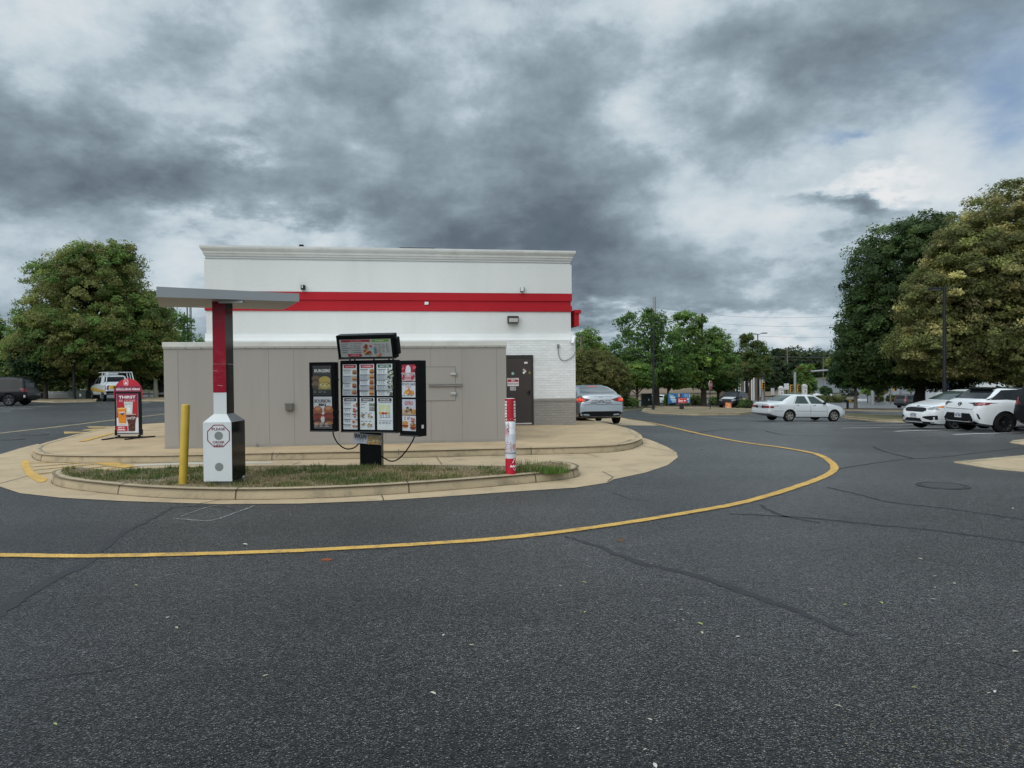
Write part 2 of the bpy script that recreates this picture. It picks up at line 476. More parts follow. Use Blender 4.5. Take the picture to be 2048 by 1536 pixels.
SC.view_settings.view_transform = 'Standard'; SC.view_settings.look = 'None'; SC.view_settings.exposure = 0.05; SC.view_settings.gamma = 1.0

# ================================================================== SURFACES
def asphalt(name, base, patch=.12, tint=(1,1,1.03), speck=.5, scale=1.0, paled=(), sheen=.285):
    mt, nt, bs = new_mat(name); L = nt.links
    geo = nd(nt, 'ShaderNodeNewGeometry'); P = geo.outputs['Position']
    def tn(s, d, r=.5):
        n = nd(nt, 'ShaderNodeTexNoise'); n.inputs['Scale'].default_value = s; n.inputs['Detail'].default_value = d; n.inputs['Roughness'].default_value = r
        L.new(P, n.inputs['Vector']); return n.outputs['Fac']
    def mr(v, a, b, c, d):
        n = nd(nt, 'ShaderNodeMapRange'); n.inputs[1].default_value=a; n.inputs[2].default_value=b; n.inputs[3].default_value=c; n.inputs[4].default_value=d
        L.new(v, n.inputs[0]); return n.outputs[0]
    def mul(a, b):
        n = nd(nt, 'ShaderNodeMath', operation='MULTIPLY'); L.new(a, n.inputs[0]); L.new(b, n.inputs[1]); return n.outputs[0]
    a = mr(tn(.22, 6, .6), .3, .7, 1-patch, 1+patch)
    b = mr(tn(1.7, 6, .65), .3, .7, 1-patch*.7, 1+patch*.7)
    # streaks worn by wheels
    mp = nd(nt, 'ShaderNodeMapping'); mp.inputs['Scale'].default_value = (.12, 1.1, 1); L.new(P, mp.inputs[0])
    ns = nd(nt, 'ShaderNodeTexNoise'); ns.inputs['Scale'].default_value = 1.0; ns.inputs['Detail'].default_value = 5; L.new(mp.outputs[0], ns.inputs['Vector'])
    c = mr(ns.outputs['Fac'], .3, .7, .9, 1.1)
    vo = nd(nt, 'ShaderNodeTexVoronoi'); vo.inputs['Scale'].default_value = 85*scale; L.new(P, vo.inputs['Vector'])
    sp = nd(nt, 'ShaderNodeSeparateColor'); L.new(vo.outputs['Color'], sp.inputs[0])
    st = mr(sp.outputs[0], 0, 1, .05, 1.95)
    pale = mr(sp.outputs[1], .93, .94, 1.0, 4.6)
    f = mul(mr(tn(30*scale, 5, .75), .35, .65, .58, 1.42), mr(tn(9*scale, 3, .6), .3, .7, .82, 1.18))
    oil = mr(tn(.75, 4, .5), .64, .74, 1.0, .62)
    v = mul(mul(mul(a, b), mul(c, st)), mul(mul(pale, f), oil))
    # elliptical stretches where the asphalt colour is raised paler, with ragged edges
    for (cx, cy, rx, ry, amt) in paled:
        q = nd(nt, 'ShaderNodeVectorMath', operation='SUBTRACT'); q.inputs[1].default_value = (cx,cy,0); L.new(P, q.inputs[0])
        q2 = nd(nt, 'ShaderNodeVectorMath', operation='MULTIPLY'); q2.inputs[1].default_value = (1/rx,1/ry,0); L.new(q.outputs[0], q2.inputs[0])
        ln = nd(nt, 'ShaderNodeVectorMath', operation='LENGTH'); L.new(q2.outputs[0], ln.inputs[0])
        wob = nd(nt, 'ShaderNodeMath', operation='MULTIPLY_ADD'); L.new(tn(.5, 6, .6), wob.inputs[0]); wob.inputs[1].default_value = 1.1; wob.inputs[2].default_value = -.55
        ad = nd(nt, 'ShaderNodeMath', operation='ADD'); L.new(ln.outputs['Value'], ad.inputs[0]); L.new(wob.outputs[0], ad.inputs[1])
        v = mul(v, mr(ad.outputs[0], .55, 1.15, amt, 1.0))
    s = nd(nt, 'ShaderNodeVectorMath', operation='SCALE'); s.inputs[0].default_value = [base*t for t in tint]; L.new(v, s.inputs['Scale'])
    L.new(s.outputs[0], bs.inputs['Base Color'])
    sh = mul(mul(mr(sp.outputs[2], 0, 1, .25*sheen, 1.75*sheen), a), mul(c, f)); L.new(sh, bs.inputs['Sheen Weight'])
    bs.inputs['Roughness'].default_value = .37; bs.inputs['Specular IOR Level'].default_value = .16; bs.inputs['Sheen Roughness'].default_value = .23
    h = nd(nt, 'ShaderNodeMath', operation='SUBTRACT'); h.inputs[0].default_value = 1; L.new(vo.outputs['Distance'], h.inputs[1])
    bp = nd(nt, 'ShaderNodeBump'); bp.inputs['Strength'].default_value = 1.0; bp.inputs['Distance'].default_value = .006; L.new(h.outputs[0], bp.inputs['Height'])
    L.new(bp.outputs[0], bs.inputs['Normal'])
    MATS[name] = mt; return mt
ASPH = asphalt('asphalt', .0130, .24, (.99,1.0,.985), .9, 1.15, paled=((4.6,14.5,2.6,6.0,1.9),(-13,34,9,12,1.35),(12,27,9,7,1.3)))
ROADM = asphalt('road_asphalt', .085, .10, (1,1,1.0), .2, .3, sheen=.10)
CONC = mat('sidewalk_concrete', (.47,.345,.205), rough=.85, var=.13, vscale=1.1, fine=.13, fscale=130, bump=.25, bscale=170, dirt=(.20,.155,.105), dirt_amt=.6, dscale=.8, zstretch=1)
KERB = mat('kerb_concrete', (.42,.335,.215), rough=.88, var=.12, vscale=1.6, fine=.16, fscale=110, bump=.4, bscale=120, dirt=(.15,.125,.09), dirt_amt=.75, dscale=4)
PALE = mat('pale_concrete', (.48,.44,.36), rough=.85, var=.07, vscale=1.5, fine=.08)
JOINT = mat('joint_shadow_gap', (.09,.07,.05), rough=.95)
YPAINT = mat('yellow_paint', (.60,.355,.08), rough=.7, var=.16, vscale=3, fine=.34, fscale=75, dirt=(.10,.085,.06), dirt_amt=.95, dscale=7)
WPAINT = mat('white_road_paint', (.78,.78,.76), rough=.7, var=.1, vscale=4, fine=.15, dirt=(.12,.12,.12), dirt_amt=.6, dscale=5)
SEAL = mat('crack_sealant', (.024,.024,.027), rough=.7, var=.2, vscale=5)
SOIL = mat('dry_soil', (.20,.15,.09), rough=.95, var=.3, vscale=4, fine=.3, fscale=50, bump=.5, bscale=40)
TURF = mat('rough_turf', (.085,.085,.035), rough=.95, var=.35, vscale=.5, fine=.3, fscale=14, dirt=(.17,.125,.07), dirt_amt=.8, dscale=.25)
VERGE = mat('verge_dirt', (.20,.155,.09), rough=.95, var=.3, vscale=1.2, fine=.3, fscale=20, dirt=(.09,.09,.035), dirt_amt=.8, dscale=1.1)
MULCH = mat('bark_mulch', (.035,.024,.019), rough=.95, var=.3, vscale=3, fine=.4, fscale=30)

# ground: one sheet out to the horizon
def make_ground():
    ax = [-2500,-1200,-600,-350,-220,-150,-110] + list(range(-80,84,3)) + [90,100,112,126,142,160,185,215,260,320,420,600,900,1500,2500]
    ay = [-300,-120,-60,-30] + list(range(-15,130,3)) + [136,144,154,166,180,196,215,236,260,290,325,365,410,480,600,800,1100,1600,2500,3800]
    V = [(x,y,gz(x,y)-.06-(.03 if y > 60 else 0)) for y in ay for x in ax]; nx = len(ax)
    F = [(j*nx+i, j*nx+i+1, (j+1)*nx+i+1, (j+1)*nx+i) for j in range(len(ay)-1) for i in range(nx-1)]
    mb = MB(); mb.add(V, F, TURF, True); o = mb.build('ground'); o['kind'] = 'structure'
make_ground()

H = lambda pts, dz=0: [tuple(hit(p[0], p[1], dz)) for p in pts]
lot = [(-62,-22),(62,-22),(62,30)] + [(p[0],p[1]) for p in H([(2048,821.5),(1900,821),(1700,820),(1560,822)])] + [(20,62),(11,62),(9,56)] + [(-14,54),(-62,53)]
sheet('parking_lot', lot, 0.0, ASPH, 1.6)
# roads beyond
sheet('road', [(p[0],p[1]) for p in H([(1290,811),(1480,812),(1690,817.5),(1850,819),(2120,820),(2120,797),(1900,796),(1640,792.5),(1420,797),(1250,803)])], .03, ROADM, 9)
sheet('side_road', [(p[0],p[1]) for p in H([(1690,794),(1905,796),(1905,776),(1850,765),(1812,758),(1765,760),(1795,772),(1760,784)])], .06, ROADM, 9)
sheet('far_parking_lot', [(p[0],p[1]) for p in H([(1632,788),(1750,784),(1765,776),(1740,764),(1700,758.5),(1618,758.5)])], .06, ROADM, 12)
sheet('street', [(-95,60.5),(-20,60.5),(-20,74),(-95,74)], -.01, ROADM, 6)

# the tan concrete apron round the drive-through island
apron = H([(-150,966),(0,974),(40,987),(120,996),(250,1003),(440,1009),(600,1008),(760,1002),(900,993),(1040,983),(1150,976),(1215,966),(1228,959),(1290,946),(1335,931),(1356,915),(1353,905),(1332,893),(1300,880),(1250,866),(1198,853),(1165,846)])
apron += [(0.5,24),(-7,19),(-11,17)] + H([(75,888),(40,897),(0,909),(-150,932)])
AP = mat('apron_concrete', (.47,.355,.22), rough=.85, var=.10, vscale=1.0, fine=.13, fscale=120, bump=.3, bscale=150, dirt=(.22,.17,.115), dirt_amt=.7, dscale=2.2)
sheet('concrete_apron', apron, .006, AP, .9)
sheet('drive_lane_pad', H([(1163,850.5),(1318,851.5),(1246,836),(1160,834)]), .006, AP, 1.2)
pad = H([(300,928),(1010,924),(1010,917),(500,925)])
sheet('pale_paving_strip', H([(215,935.5),(330,931),(545,927.5),(545,924.5),(375,925.5),(290,929)]), .011, PALE, .6)

def kerb(mb, line, closed=False, w=.17, h=.15, base=0.0, hz=None, m=None, joints=(), step=.25):
    """raised kerb; the kept side lies to the left of the line, line = outer foot"""
    hz = hz or gz; m = m or KERB
    L = resample([(p[0],p[1]) for p in line], step, closed); n = len(L)
    prof = [(0,-.04),(0,.02),(.012,h*.55),(.03,h*.82),(.055,h*.95),(.09,h),(w,h),(w,-.04)]
    k = len(prof); vs = []; fs = []
    for i, p in enumerate(L):
        a = Vector(L[i-1] if closed or i else L[0]); b = Vector(L[(i+1)%n] if closed or i < n-1 else L[i])
        d = (b-a).normalized(); q = Vector((-d.y,d.x))
        for o, z in prof:
            c = Vector(p)+q*o; vs.append((c.x,c.y,hz(p[0],p[1])+base+z))
    for i in range(n if closed else n-1):
        j = (i+1)%n
        for t in range(k-1): fs.append((i*k+t, j*k+t, j*k+t+1, i*k+t+1))
    if not closed: fs += [tuple(range(k))[::-1], tuple((n-1)*k+t for t in range(k))]
    mb.add(vs, fs, m, True)
    for f in joints:
        i = int(f*(n-2)); p = Vector(L[i]); d = (Vector(L[i+1])-p).normalized(); q = Vector((-d.y,d.x))
        z = hz(p.x,p.y)+base; pr = [(-.004,-.02),(-.004,.02),(.008,h*.56),(.026,h*.85),(.052,h*.975),(.09,h+.004),(w,h+.004)]
        vs = []; 
        for o, zz in pr:
            for e in (-.009,.009):
                c = p+q*o+d*e; vs.append((c.x,c.y,z+zz))
        mb.add(vs, [(2*t,2*t+1,2*t+3,2*t+2) for t in range(len(pr)-1)], JOINT)
    return L

# sidewalk round the building
sw_front = smooth_line(H([(64,912),(72,920),(100,925),(180,927),(330,926.5),(500,922),(800,916.5),(1000,911.5),(1170,907.5),(1240,903),(1275,894),(1284,884),(1262,869),(1215,855.5),(1160,842.5)]), 6)
sw_left = H([(230,861),(150,880),(92,897),(70,905)])
sw = [(p[0],p[1]) for p in sw_front] + [(0.2,36),(-2.2,52),(-17,50),(-11.6,24.5)] + [(p[0],p[1]) for p in sw_left]
mb = MB()
Lk = kerb(mb, sw_front, False, joints=(.09,.30,.45,.6,.745,.83))
kerb(mb, [(-17,50),(-11.6,24.5)] + [(p[0],p[1]) for p in sw_left] + [tuple(sw_front[0][:2])], False, joints=(.8,.9,.97))
o = mb.build('kerb'); o['kind'] = 'structure'
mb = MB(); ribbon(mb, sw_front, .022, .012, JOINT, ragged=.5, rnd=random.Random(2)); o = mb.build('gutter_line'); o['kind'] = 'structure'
sheet('sidewalk', sw, .146, CONC, .9)

# grass island
isl_kerb = smooth_line(H([(150,950),(112,957),(104,966),(128,976),(200,986),(300,995),(440,1000),(600,998.5),(760,991),(900,981),(1030,970),(1120,960.5),(1152,955),(1158,948),(1138,941),(1100,937)]), 5)
mb = MB(); kerb(mb, isl_kerb, False, joints=(.155,.30,.42,.58,.705,.80))
o = mb.build('island_kerb'); o['kind'] = 'structure'
mb = MB(); ribbon(mb, isl_kerb, .02, .012, mat('gutter_grime',(.17,.135,.09),rough=.95,var=.3,vscale=6), ragged=.7, rnd=random.Random(3), step=.15); o = mb.build('gutter_line'); o['kind'] = 'structure'
isl = [(p[0],p[1]) for p in isl_kerb] + [(p[0],p[1]) for p in H([(1040,932.5),(860,930),(700,930),(540,931),(330,935),(220,940)], .14)]
def inset(poly, d):
    n = len(poly); out = []
    for i in range(n):
        a = Vector(poly[i-1]); b = Vector(poly[(i+1)%n]); t = (b-a).normalized(); q = Vector((-t.y,t.x)); p = Vector(poly[i])+q*d; out.append((p.x,p.y))
    return out
isl_in = inset(isl, .13)
sheet('island_soil', isl, .143, SOIL, .5, height=lambda x,y: gz(x,y))

# grass blades
def grass(name, poly, n, h0, h1, seed, z=.13, w=.008, tuft=None, cols=None, lean=.6):
    rng = np.random.default_rng(seed); P = np.array(poly)
    x0,y0 = P.min(0); x1,y1 = P.max(0); pts = []
    while len(pts) < n:
        x = rng.uniform(x0,x1); y = rng.uniform(y0,y1)
        if not inside((x,y), poly): continue
        if tuft is not None and rng.random() > tuft(x,y): continue
        pts.append((x,y,gz(x,y)+z))
    p = np.array(pts); hh = rng.uniform(h0,h1,n); a = rng.uniform(0,2*PI,n); ln = rng.uniform(.1,lean,n)
    dx = np.cos(a); dy = np.sin(a); ww = w*rng.uniform(.7,1.5,n)
    v = np.zeros((n,3,3)); b = rng.uniform(0,2*PI,n)
    v[:,0] = p + np.stack([np.cos(b)*ww, np.sin(b)*ww, np.zeros(n)],1)
    v[:,1] = p - np.stack([np.cos(b)*ww, np.sin(b)*ww, np.zeros(n)],1)
    v[:,2] = p + np.stack([dx*hh*ln, dy*hh*ln, hh*np.sqrt(1-np.minimum(ln,.95)**2)],1)
    straw = 0.5+0.5*np.sin(p[:,0]*2.3+1.1*np.sin(p[:,1]*3.1))*np.cos(p[:,1]*2.7+.8*np.sin(p[:,0]*1.7))
    straw = (rng.random(n) < np.clip(straw*1.2+.05, .15, .95))
    g = np.array(cols[0]); s = np.array(cols[1])
    c = np.where(straw[:,None], s, g)*rng.uniform(.6,1.35,n)[:,None]
    leaf_mesh(name, v.reshape(-1,3), 3, np.repeat(c,3,0), LEAFG).__setitem__('kind','stuff')
def leaf_material(name, transl=.3, rough=.6, tk=1.0):
    mt, nt, bs = new_mat(name); L = nt.links
    at_ = nd(nt, 'ShaderNodeAttribute'); at_.attribute_name = 'leafcol'
    L.new(at_.outputs['Color'], bs.inputs['Base Color']); bs.inputs['Roughness'].default_value = rough; bs.inputs['Specular IOR Level'].default_value = .25
    tr = nd(nt, 'ShaderNodeBsdfTranslucent'); tv = nd(nt, 'ShaderNodeVectorMath', operation='SCALE'); tv.inputs['Scale'].default_value = tk; L.new(at_.outputs['Color'], tv.inputs[0]); L.new(tv.outputs[0], tr.inputs['Color'])
    mx = nd(nt, 'ShaderNodeMixShader'); mx.inputs[0].default_value = transl
    out = nt.nodes['Material Output']; L.new(bs.outputs[0], mx.inputs[1]); L.new(tr.outputs[0], mx.inputs[2]); L.new(mx.outputs[0], out.inputs['Surface'])
    return mt
LEAFG = leaf_material('grass_blade', .25); LEAFT = leaf_material('tree_leaf', .50, .5, 1.8)
def leaf_mesh(name, verts, k, cols, m, parent=None):
    nf = len(verts)//k; me = bpy.data.meshes.new(name)
    me.vertices.add(len(verts)); me.vertices.foreach_set('co', verts.astype(np.float32).ravel())
    me.loops.add(nf*k); me.loops.foreach_set('vertex_index', np.arange(nf*k, dtype=np.int32))
    me.polygons.add(nf); me.polygons.foreach_set('loop_start', np.arange(0, nf*k, k, dtype=np.int32))
    me.update(calc_edges=True)
    at_ = me.color_attributes.new('leafcol', 'FLOAT_COLOR', 'POINT')
    at_.data.foreach_set('color', np.concatenate([cols, np.ones((len(cols),1))],1).astype(np.float32).ravel())
    me.materials.append(m)
    o = bpy.data.objects.new(name, me); COL.objects.link(o)
    if parent is not None: o.parent = parent
    return o
G1 = ((.105,.135,.045), (.36,.285,.155))
_cr = random.Random(9); _cl = []
while len(_cl) < 70:
    q = (_cr.uniform(-7.6,.9), _cr.uniform(8.6,12.6))
    if inside(q, isl_in): _cl.append((q[0],q[1],_cr.uniform(.08,.26)))
def _bare(x, y):
    v = math.sin(x*2.1+1.3*math.sin(y*2.7))*math.cos(y*3.3+.9*math.sin(x*2.9))
    return .95 if v > -.25 else .30
def _clump(x, y): return max(math.exp(-((x-a)**2+(y-b)**2)/(2*(r*.6)**2)) for a,b,r in _cl)
grass('island_grass', isl_in, 44000, .016, .050, 5, cols=G1, lean=.95, tuft=_bare)
grass('grass_clump', isl_in, 10000, .035, .105, 6, cols=((.085,.135,.035),(.20,.20,.08)), lean=.8, tuft=_clump)
_t = hit(1060,948,.14); _t2 = hit(1105,944,.14)
tp = lambda c, rx, ry: [(c.x+rx*math.cos(t*PI/6), c.y+ry*math.sin(t*PI/6)) for t in range(12)]
grass('tall_grass', tp(hit(1055,944,.14),.22,.16), 260, .10,.26, 8, cols=((.11,.19,.04),(.22,.24,.09)), w=.007, lean=.5)
grass('tall_grass', tp(_t2,.28,.16), 420, .06,.14, 9, cols=((.10,.20,.03),(.14,.22,.05)), w=.008, lean=.5)

# painted lines
rnd = random.Random(4)
mb = MB()
yl = smooth_line(H([(-260,1112),(0,1111.5),(190,1113),(500,1106),(750,1094.5),(1000,1078),(1200,1054),(1400,1022),(1500,1002),(1590,975),(1640,957),(1667,941),(1662,925),(1630,908),(1560,895),(1480,884),(1400,868),(1330,852),(1285,843),(1243,836),(1200,829)]), 8)
ribbon(mb, yl, .125, .009, YPAINT, ragged=.10, rnd=rnd, step=.12)
o = mb.build('yellow_lane_line'); o['kind'] = 'structure'
mb = MB(); ribbon(mb, smooth_line(H([(-80,876),(0,866.5),(120,853),(232,839.5),(340,827),(420,818)]), 6), .12, .004, mat('faded_line_paint',(.55,.42,.22),rough=.7,var=.2,vscale=3,fine=.2), ragged=.1, rnd=rnd)
o = mb.build('left_lane_line'); o['kind'] = 'structure'
mb = MB(); z5 = lambda a: [(x/4.876, 720+y/4.876) for x,y in a]
pp = z5([(200,985),(285,985),(300,1060),(350,1110),(470,1160),(440,1195),(370,1200),(260,1130),(215,1060)])
V, F = tess([(p[0],p[1]) for p in H(pp)], .3); mb.add([(x,y,gz(x,y)+.012) for x,y in V], F, YPAINT)
for a, b in (((60.5,926.8),(106,926)),((63.6,934.7),(160,926.8)),((65.6,941.5),(205,927.5)),((76,948.7),(230,931)),((199,941.5),(250,934))):
    ribbon(mb, H([a,b]), .09, .014, YPAINT, ragged=.08, rnd=rnd)
ribbon(mb, H([(203,926.5),(262,936)]), .3, .017, YPAINT, ragged=.05, rnd=rnd)
o = mb.build('yellow_hatching'); o['kind'] = 'structure'
mb = MB(); YF = mat('worn_yellow_paint', (.42,.28,.10), rough=.75, var=.25, vscale=3, fine=.3, dirt=(.08,.07,.06), dirt_amt=.8, dscale=5)
for pl in ([(128,863.3),(190,864.3),(160,866.2),(128,867.9)],[(160,861),(185,857.3),(216,857.3),(190,861.6)],[(172,853),(232,853),(228,856),(178,855.4)]):
    V, F = tess([(p[0],p[1]) for p in H(pl)][::-1], .6)
    mb.add([(x,y,gz(x,y)+.005) for x,y in V], F, YF)
o = mb.build('lane_arrow'); o['kind'] = 'structure'
mb = MB(); ribbon(mb, H([(165,882),(200,872),(226,865.5)], .16), .16, .157, YPAINT, ragged=.1, rnd=rnd)
o = mb.build('kerb_paint'); o['kind'] = 'structure'
for ln in (((1495,839.8),(1700,840.5)),((1539,844.7),(1880,845)),((1606,851),(1830,849.5)),((1683,857),(1900,854.5)),((1790,863.5),(1960,860)),((1907,870),(2100,865.5)),((1416,835),(1500,837)),((0,815.5),(103,813)),((-60,819.5),(65,817.7)),((-60,825),(22,822.6)),((240,803.5),(300,806))):
    mb = MB(); ribbon(mb, H(ln), .11, .014, WPAINT, ragged=.06, rnd=rnd)
    o = mb.build('parking_line'); o['kind'] = 'structure'

def wiggle(pts, amp, seed, k=7):
    r = random.Random(seed); q = smooth_line(H(pts), k)
    return [(p[0]+r.uniform(-amp,amp), p[1]+r.uniform(-amp,amp)) for p in q]
for i, (pts, w) in enumerate([
    ([(-60,1256),(0,1222),(50,1190),(100,1163),(180,1123)], lambda t: .15-.06*t), ([(180,1123),(215,1090),(255,1062),(300,1040),(345,1015)], lambda t: .085-.05*t),
    ([(1130,1073),(1200,1095),(1280,1125),(1400,1155),(1500,1190),(1600,1225),(1700,1270)], lambda t: .035+.05*math.sin(PI*t)),
    ([(1655,975),(1720,990),(1780,1005),(1900,1018),(2100,1048)], .055), ([(1460,1028),(1600,1035),(1750,1050),(1900,1065),(2100,1092)], .06),
    ([(1520,1010),(1560,1030),(1640,1046)], .04), ([(1675,938),(1800,920),(1905,912),(2100,890)], .05), ([(1745,893),(1775,905),(1830,918)], .08),
    ([(1225,985),(1260,998),(1300,1002)], .02), ([(0,1362),(100,1355),(220,1340),(300,1322)], .010), ([(1950,1318),(2000,1330),(2048,1342)], .014), ([(1380,868),(1440,860),(1490,858)], .10),([(1530,862),(1570,870),(1660,872)], .10),
    ([(345,1015),(420,1012),(470,1020)], .03)]):
    mb = MB(); ribbon(mb, wiggle(pts, .012, i), w, .003, SEAL, ragged=.35, rnd=rnd, step=.08)
    o = mb.build('sealed_crack'); o['kind'] = 'structure'
mb = MB()
WS = mat('chalky_paint', (.30,.30,.29), rough=.8, var=.4, vscale=14)
ribbon(mb, wiggle([(348,1037),(400,1041.5),(430,1040),(460,1030),(508,1012)], .01, 31), .018, .005, WS, ragged=.6, rnd=rnd, step=.05)
ribbon(mb, wiggle([(362,1034),(405,1018),(440,1010)], .01, 32), .010, .007, WS, ragged=.6, rnd=rnd, step=.05)
o = mb.build('paint_scribble'); o['kind'] = 'structure'
# expansion joints of the apron
mb = MB()
for a, b in (((440,1001),(400,1008)),((763,991),(768,1003)),((872,914),(884,930)),((1165,907),(1195,914)),((1215,965),(1226,955)),((1226,955),(1205,944)),((1405,899),(1400,902)),((0,968),(60,952)),((60,952),(100,948)),((600,925),(585,931)),((1285,893),(1352,905))):
    ribbon(mb, H([a,b]), .016, .011, JOINT, step=.2)
o = mb.build('expansion_joint'); o['kind'] = 'structure'
mb = MB()
for a, b in (((300,908),(520,902)),((1170,893),(1235,889)),((1235,889),(1262,879)),((560,905),(552,915)),((797,899),(797,910))):
    ribbon(mb, H([a,b], .15), .016, .151, JOINT, step=.2)
o = mb.build('sidewalk_joint'); o['kind'] = 'structure'

# verges with kerbs
def verge(name, px_poly, m, h=.13, res=1.6):
    P = [(p[0],p[1]) for p in H(px_poly)]
    mb = MB(); kerb(mb, P+[P[0]], False, h=h, step=.8); o = mb.build('kerb'); o['kind'] = 'structure'
    sheet(name, P, h-.01, m, res)
verge('verge', [(1283,823.5),(1300,827),(1390,831),(1478,830),(1520,826),(1500,819.5),(1420,817.5),(1330,817.5),(1290,819)], VERGE)
verge('verge', [(1662,832),(1700,838),(1760,843.5),(1815,845),(2060,846),(2060,838),(1830,835.5),(1740,832.5),(1690,830.5)], mat('dry_turf',(.125,.115,.055),rough=.95,var=.3,vscale=1.2,fine=.35,fscale=22,dirt=(.20,.155,.09),dirt_amt=.7,dscale=1.3))
verge('tree_bed', [(1270,811.5),(1330,815.5),(1420,816),(1490,815.5),(1510,812),(1460,808.5),(1300,806.5)], MULCH)
verge('tree_bed', [(1680,821),(1760,823),(1860,824),(2060,824.5),(2060,820.8),(1860,820),(1760,818.6),(1690,817.8)], MULCH)
verge('verge', [(62,803.5),(110,805.5),(192,804),(196,801),(180,797.8),(90,797.5),(66,800)], VERGE)
verge('verge', [(245,802.5),(335,803),(420,803),(420,797.5),(250,797.5)], VERGE)
sheet('brown_hillside', [(p[0],p[1]) for p in H([(1205,803),(1420,796),(1560,792),(1560,783),(1490,777),(1300,777),(1200,782)])], .12, mat('dry_hillside',(.19,.135,.085),rough=.95,var=.2,vscale=.2,fine=.2,fscale=3,dirt=(.10,.10,.04),dirt_amt=.6,dscale=.06), 8)
verge('traffic_island', [(1908,925),(1985,938),(2120,950),(2120,908),(2048,912)], AP, .02, .8)
verge('traffic_island', [(2020,885.5),(2048,890),(2120,894),(2120,877),(2048,879.5),(2026,882)], AP, .02, .8)

# manhole covers
IRON = mat('cast_iron', (.035,.034,.034), rough=.6, var=.2, vscale=8, bump=.3, bscale=40)
def manhole(px, py, r, label):
    p = hit(px, py); t = thing('manhole_cover', label, 'manhole cover', (p.x,p.y,p.z+.003), group='manhole covers in the asphalt')
    mb = MB(); mb.lathe([(0,.006),(r*.82,.006),(r*.82,.002),(r*.86,.002),(r*.86,.009),(r,.009),(r*1.0,.0)], IRON, 32)
    mb.build('rim', t)
    mb = MB(); n = 28; vs = []; idx = {}; fs = []
    for i in range(n+1):
        for j in range(n+1):
            u = (i/n*2-1); w = (j/n*2-1); k = math.hypot(u,w); 
            if k <= 1.0: idx[i,j] = len(vs); vs.append((u*r*.83, w*r*.83, .007+(.006 if (i%4 in (1,2)) and (j%4 in (1,2)) and k < .9 else 0)))
    for i in range(n):
        for j in range(n):
            q = [idx.get((i,j)),idx.get((i+1,j)),idx.get((i+1,j+1)),idx.get((i,j+1))]
            if None not in q: fs.append(q)
    mb.add(vs, fs, mat('iron_rib', (.045,.043,.042), rough=.5, var=.2, vscale=20))
    mb.build('cover', t)
manhole(1885,972,.34,'round iron manhole cover in the asphalt right of the yellow curve')
manhole(70,870,.36,'larger of two iron manhole covers beside the faded lane line on the left')
manhole(24,879,.30,'smaller iron manhole cover at the left edge of the lot')
# ================================================================== RESTAURANT BUILDING
def brick_mat(name, c, mortar, scale=1.0):
    mt, nt, bs = new_mat(name); L = nt.links
    tc = nd(nt, 'ShaderNodeTexCoord'); sp = nd(nt, 'ShaderNodeSeparateXYZ'); L.new(tc.outputs['Object'], sp.inputs[0])
    cb = nd(nt, 'ShaderNodeCombineXYZ'); ad = nd(nt, 'ShaderNodeMath', operation='ADD'); L.new(sp.outputs['X'], ad.inputs[0]); L.new(sp.outputs['Y'], ad.inputs[1])
    L.new(ad.outputs[0], cb.inputs['X']); L.new(sp.outputs['Z'], cb.inputs['Y'])
    b = nd(nt, 'ShaderNodeTexBrick'); L.new(cb.outputs[0], b.inputs['Vector'])
    b.inputs['Scale'].default_value = 1.0; b.inputs['Brick Width'].default_value = .21; b.inputs['Row Height'].default_value = .077; b.inputs['Mortar Size'].default_value = .007
    b.inputs['Mortar Smooth'].default_value = .3
    b.inputs['Color1'].default_value = (*lin(c), 1); b.inputs['Color2'].default_value = (*[x*.90 for x in lin(c)], 1); b.inputs['Mortar'].default_value = (*lin(mortar), 1)
    n = nd(nt, 'ShaderNodeTexNoise'); n.inputs['Scale'].default_value = 2.2; n.inputs['Detail'].default_value = 7; L.new(cb.outputs[0], n.inputs['Vector'])
    mr = nd(nt, 'ShaderNodeMapRange'); mr.inputs[1].default_value=.3; mr.inputs[2].default_value=.7; mr.inputs[3].default_value=.93; mr.inputs[4].default_value=1.05; L.new(n.outputs['Fac'], mr.inputs[0])
    vs = nd(nt, 'ShaderNodeVectorMath', operation='SCALE'); L.new(b.outputs['Color'], vs.inputs[0]); L.new(mr.outputs[0], vs.inputs['Scale'])
    L.new(vs.outputs[0], bs.inputs['Base Color']); bs.inputs['Roughness'].default_value = .7
    iv = nd(nt, 'ShaderNodeMath', operation='SUBTRACT'); iv.inputs[0].default_value = 1; L.new(b.outputs['Fac'], iv.inputs[1])
    bp = nd(nt, 'ShaderNodeBump'); bp.inputs['Strength'].default_value = .8; bp.inputs['Distance'].default_value = .008; L.new(iv.outputs[0], bp.inputs['Height']); L.new(bp.outputs[0], bs.inputs['Normal'])
    return mt
STUCCO = mat('white_stucco', (.70,.70,.675), rough=.85, var=.04, vscale=.9, fine=.04, fscale=40, bump=.35, bscale=45, dirt=(.55,.54,.50), dirt_amt=.25, dscale=1.6, zstretch=.15)
TRIM = mat('cornice_paint', (.66,.655,.62), rough=.8, var=.05, vscale=2, dirt=(.42,.41,.37), dirt_amt=.4, dscale=2.5)
REDW = mat('red_band_paint', (.42,.013,.022), rough=.6, spec=.2, var=.07, vscale=1.2, fine=.04, bump=.1, bscale=45)
BRW = brick_mat('white_painted_brick', (.86,.865,.85), (.76,.76,.75))
BRG = brick_mat('grey_painted_brick', (.33,.305,.275), (.25,.23,.21))
DOORM = mat('brown_door_paint', (.050,.037,.034), rough=.5, var=.08, vscale=2)
BLACKM = mat('black_powder_coat', (.010,.010,.011), rough=.4, var=.15, vscale=4, spec=.25)
GREYM = mat('grey_metal', (.30,.30,.29), rough=.45, metal=.6)
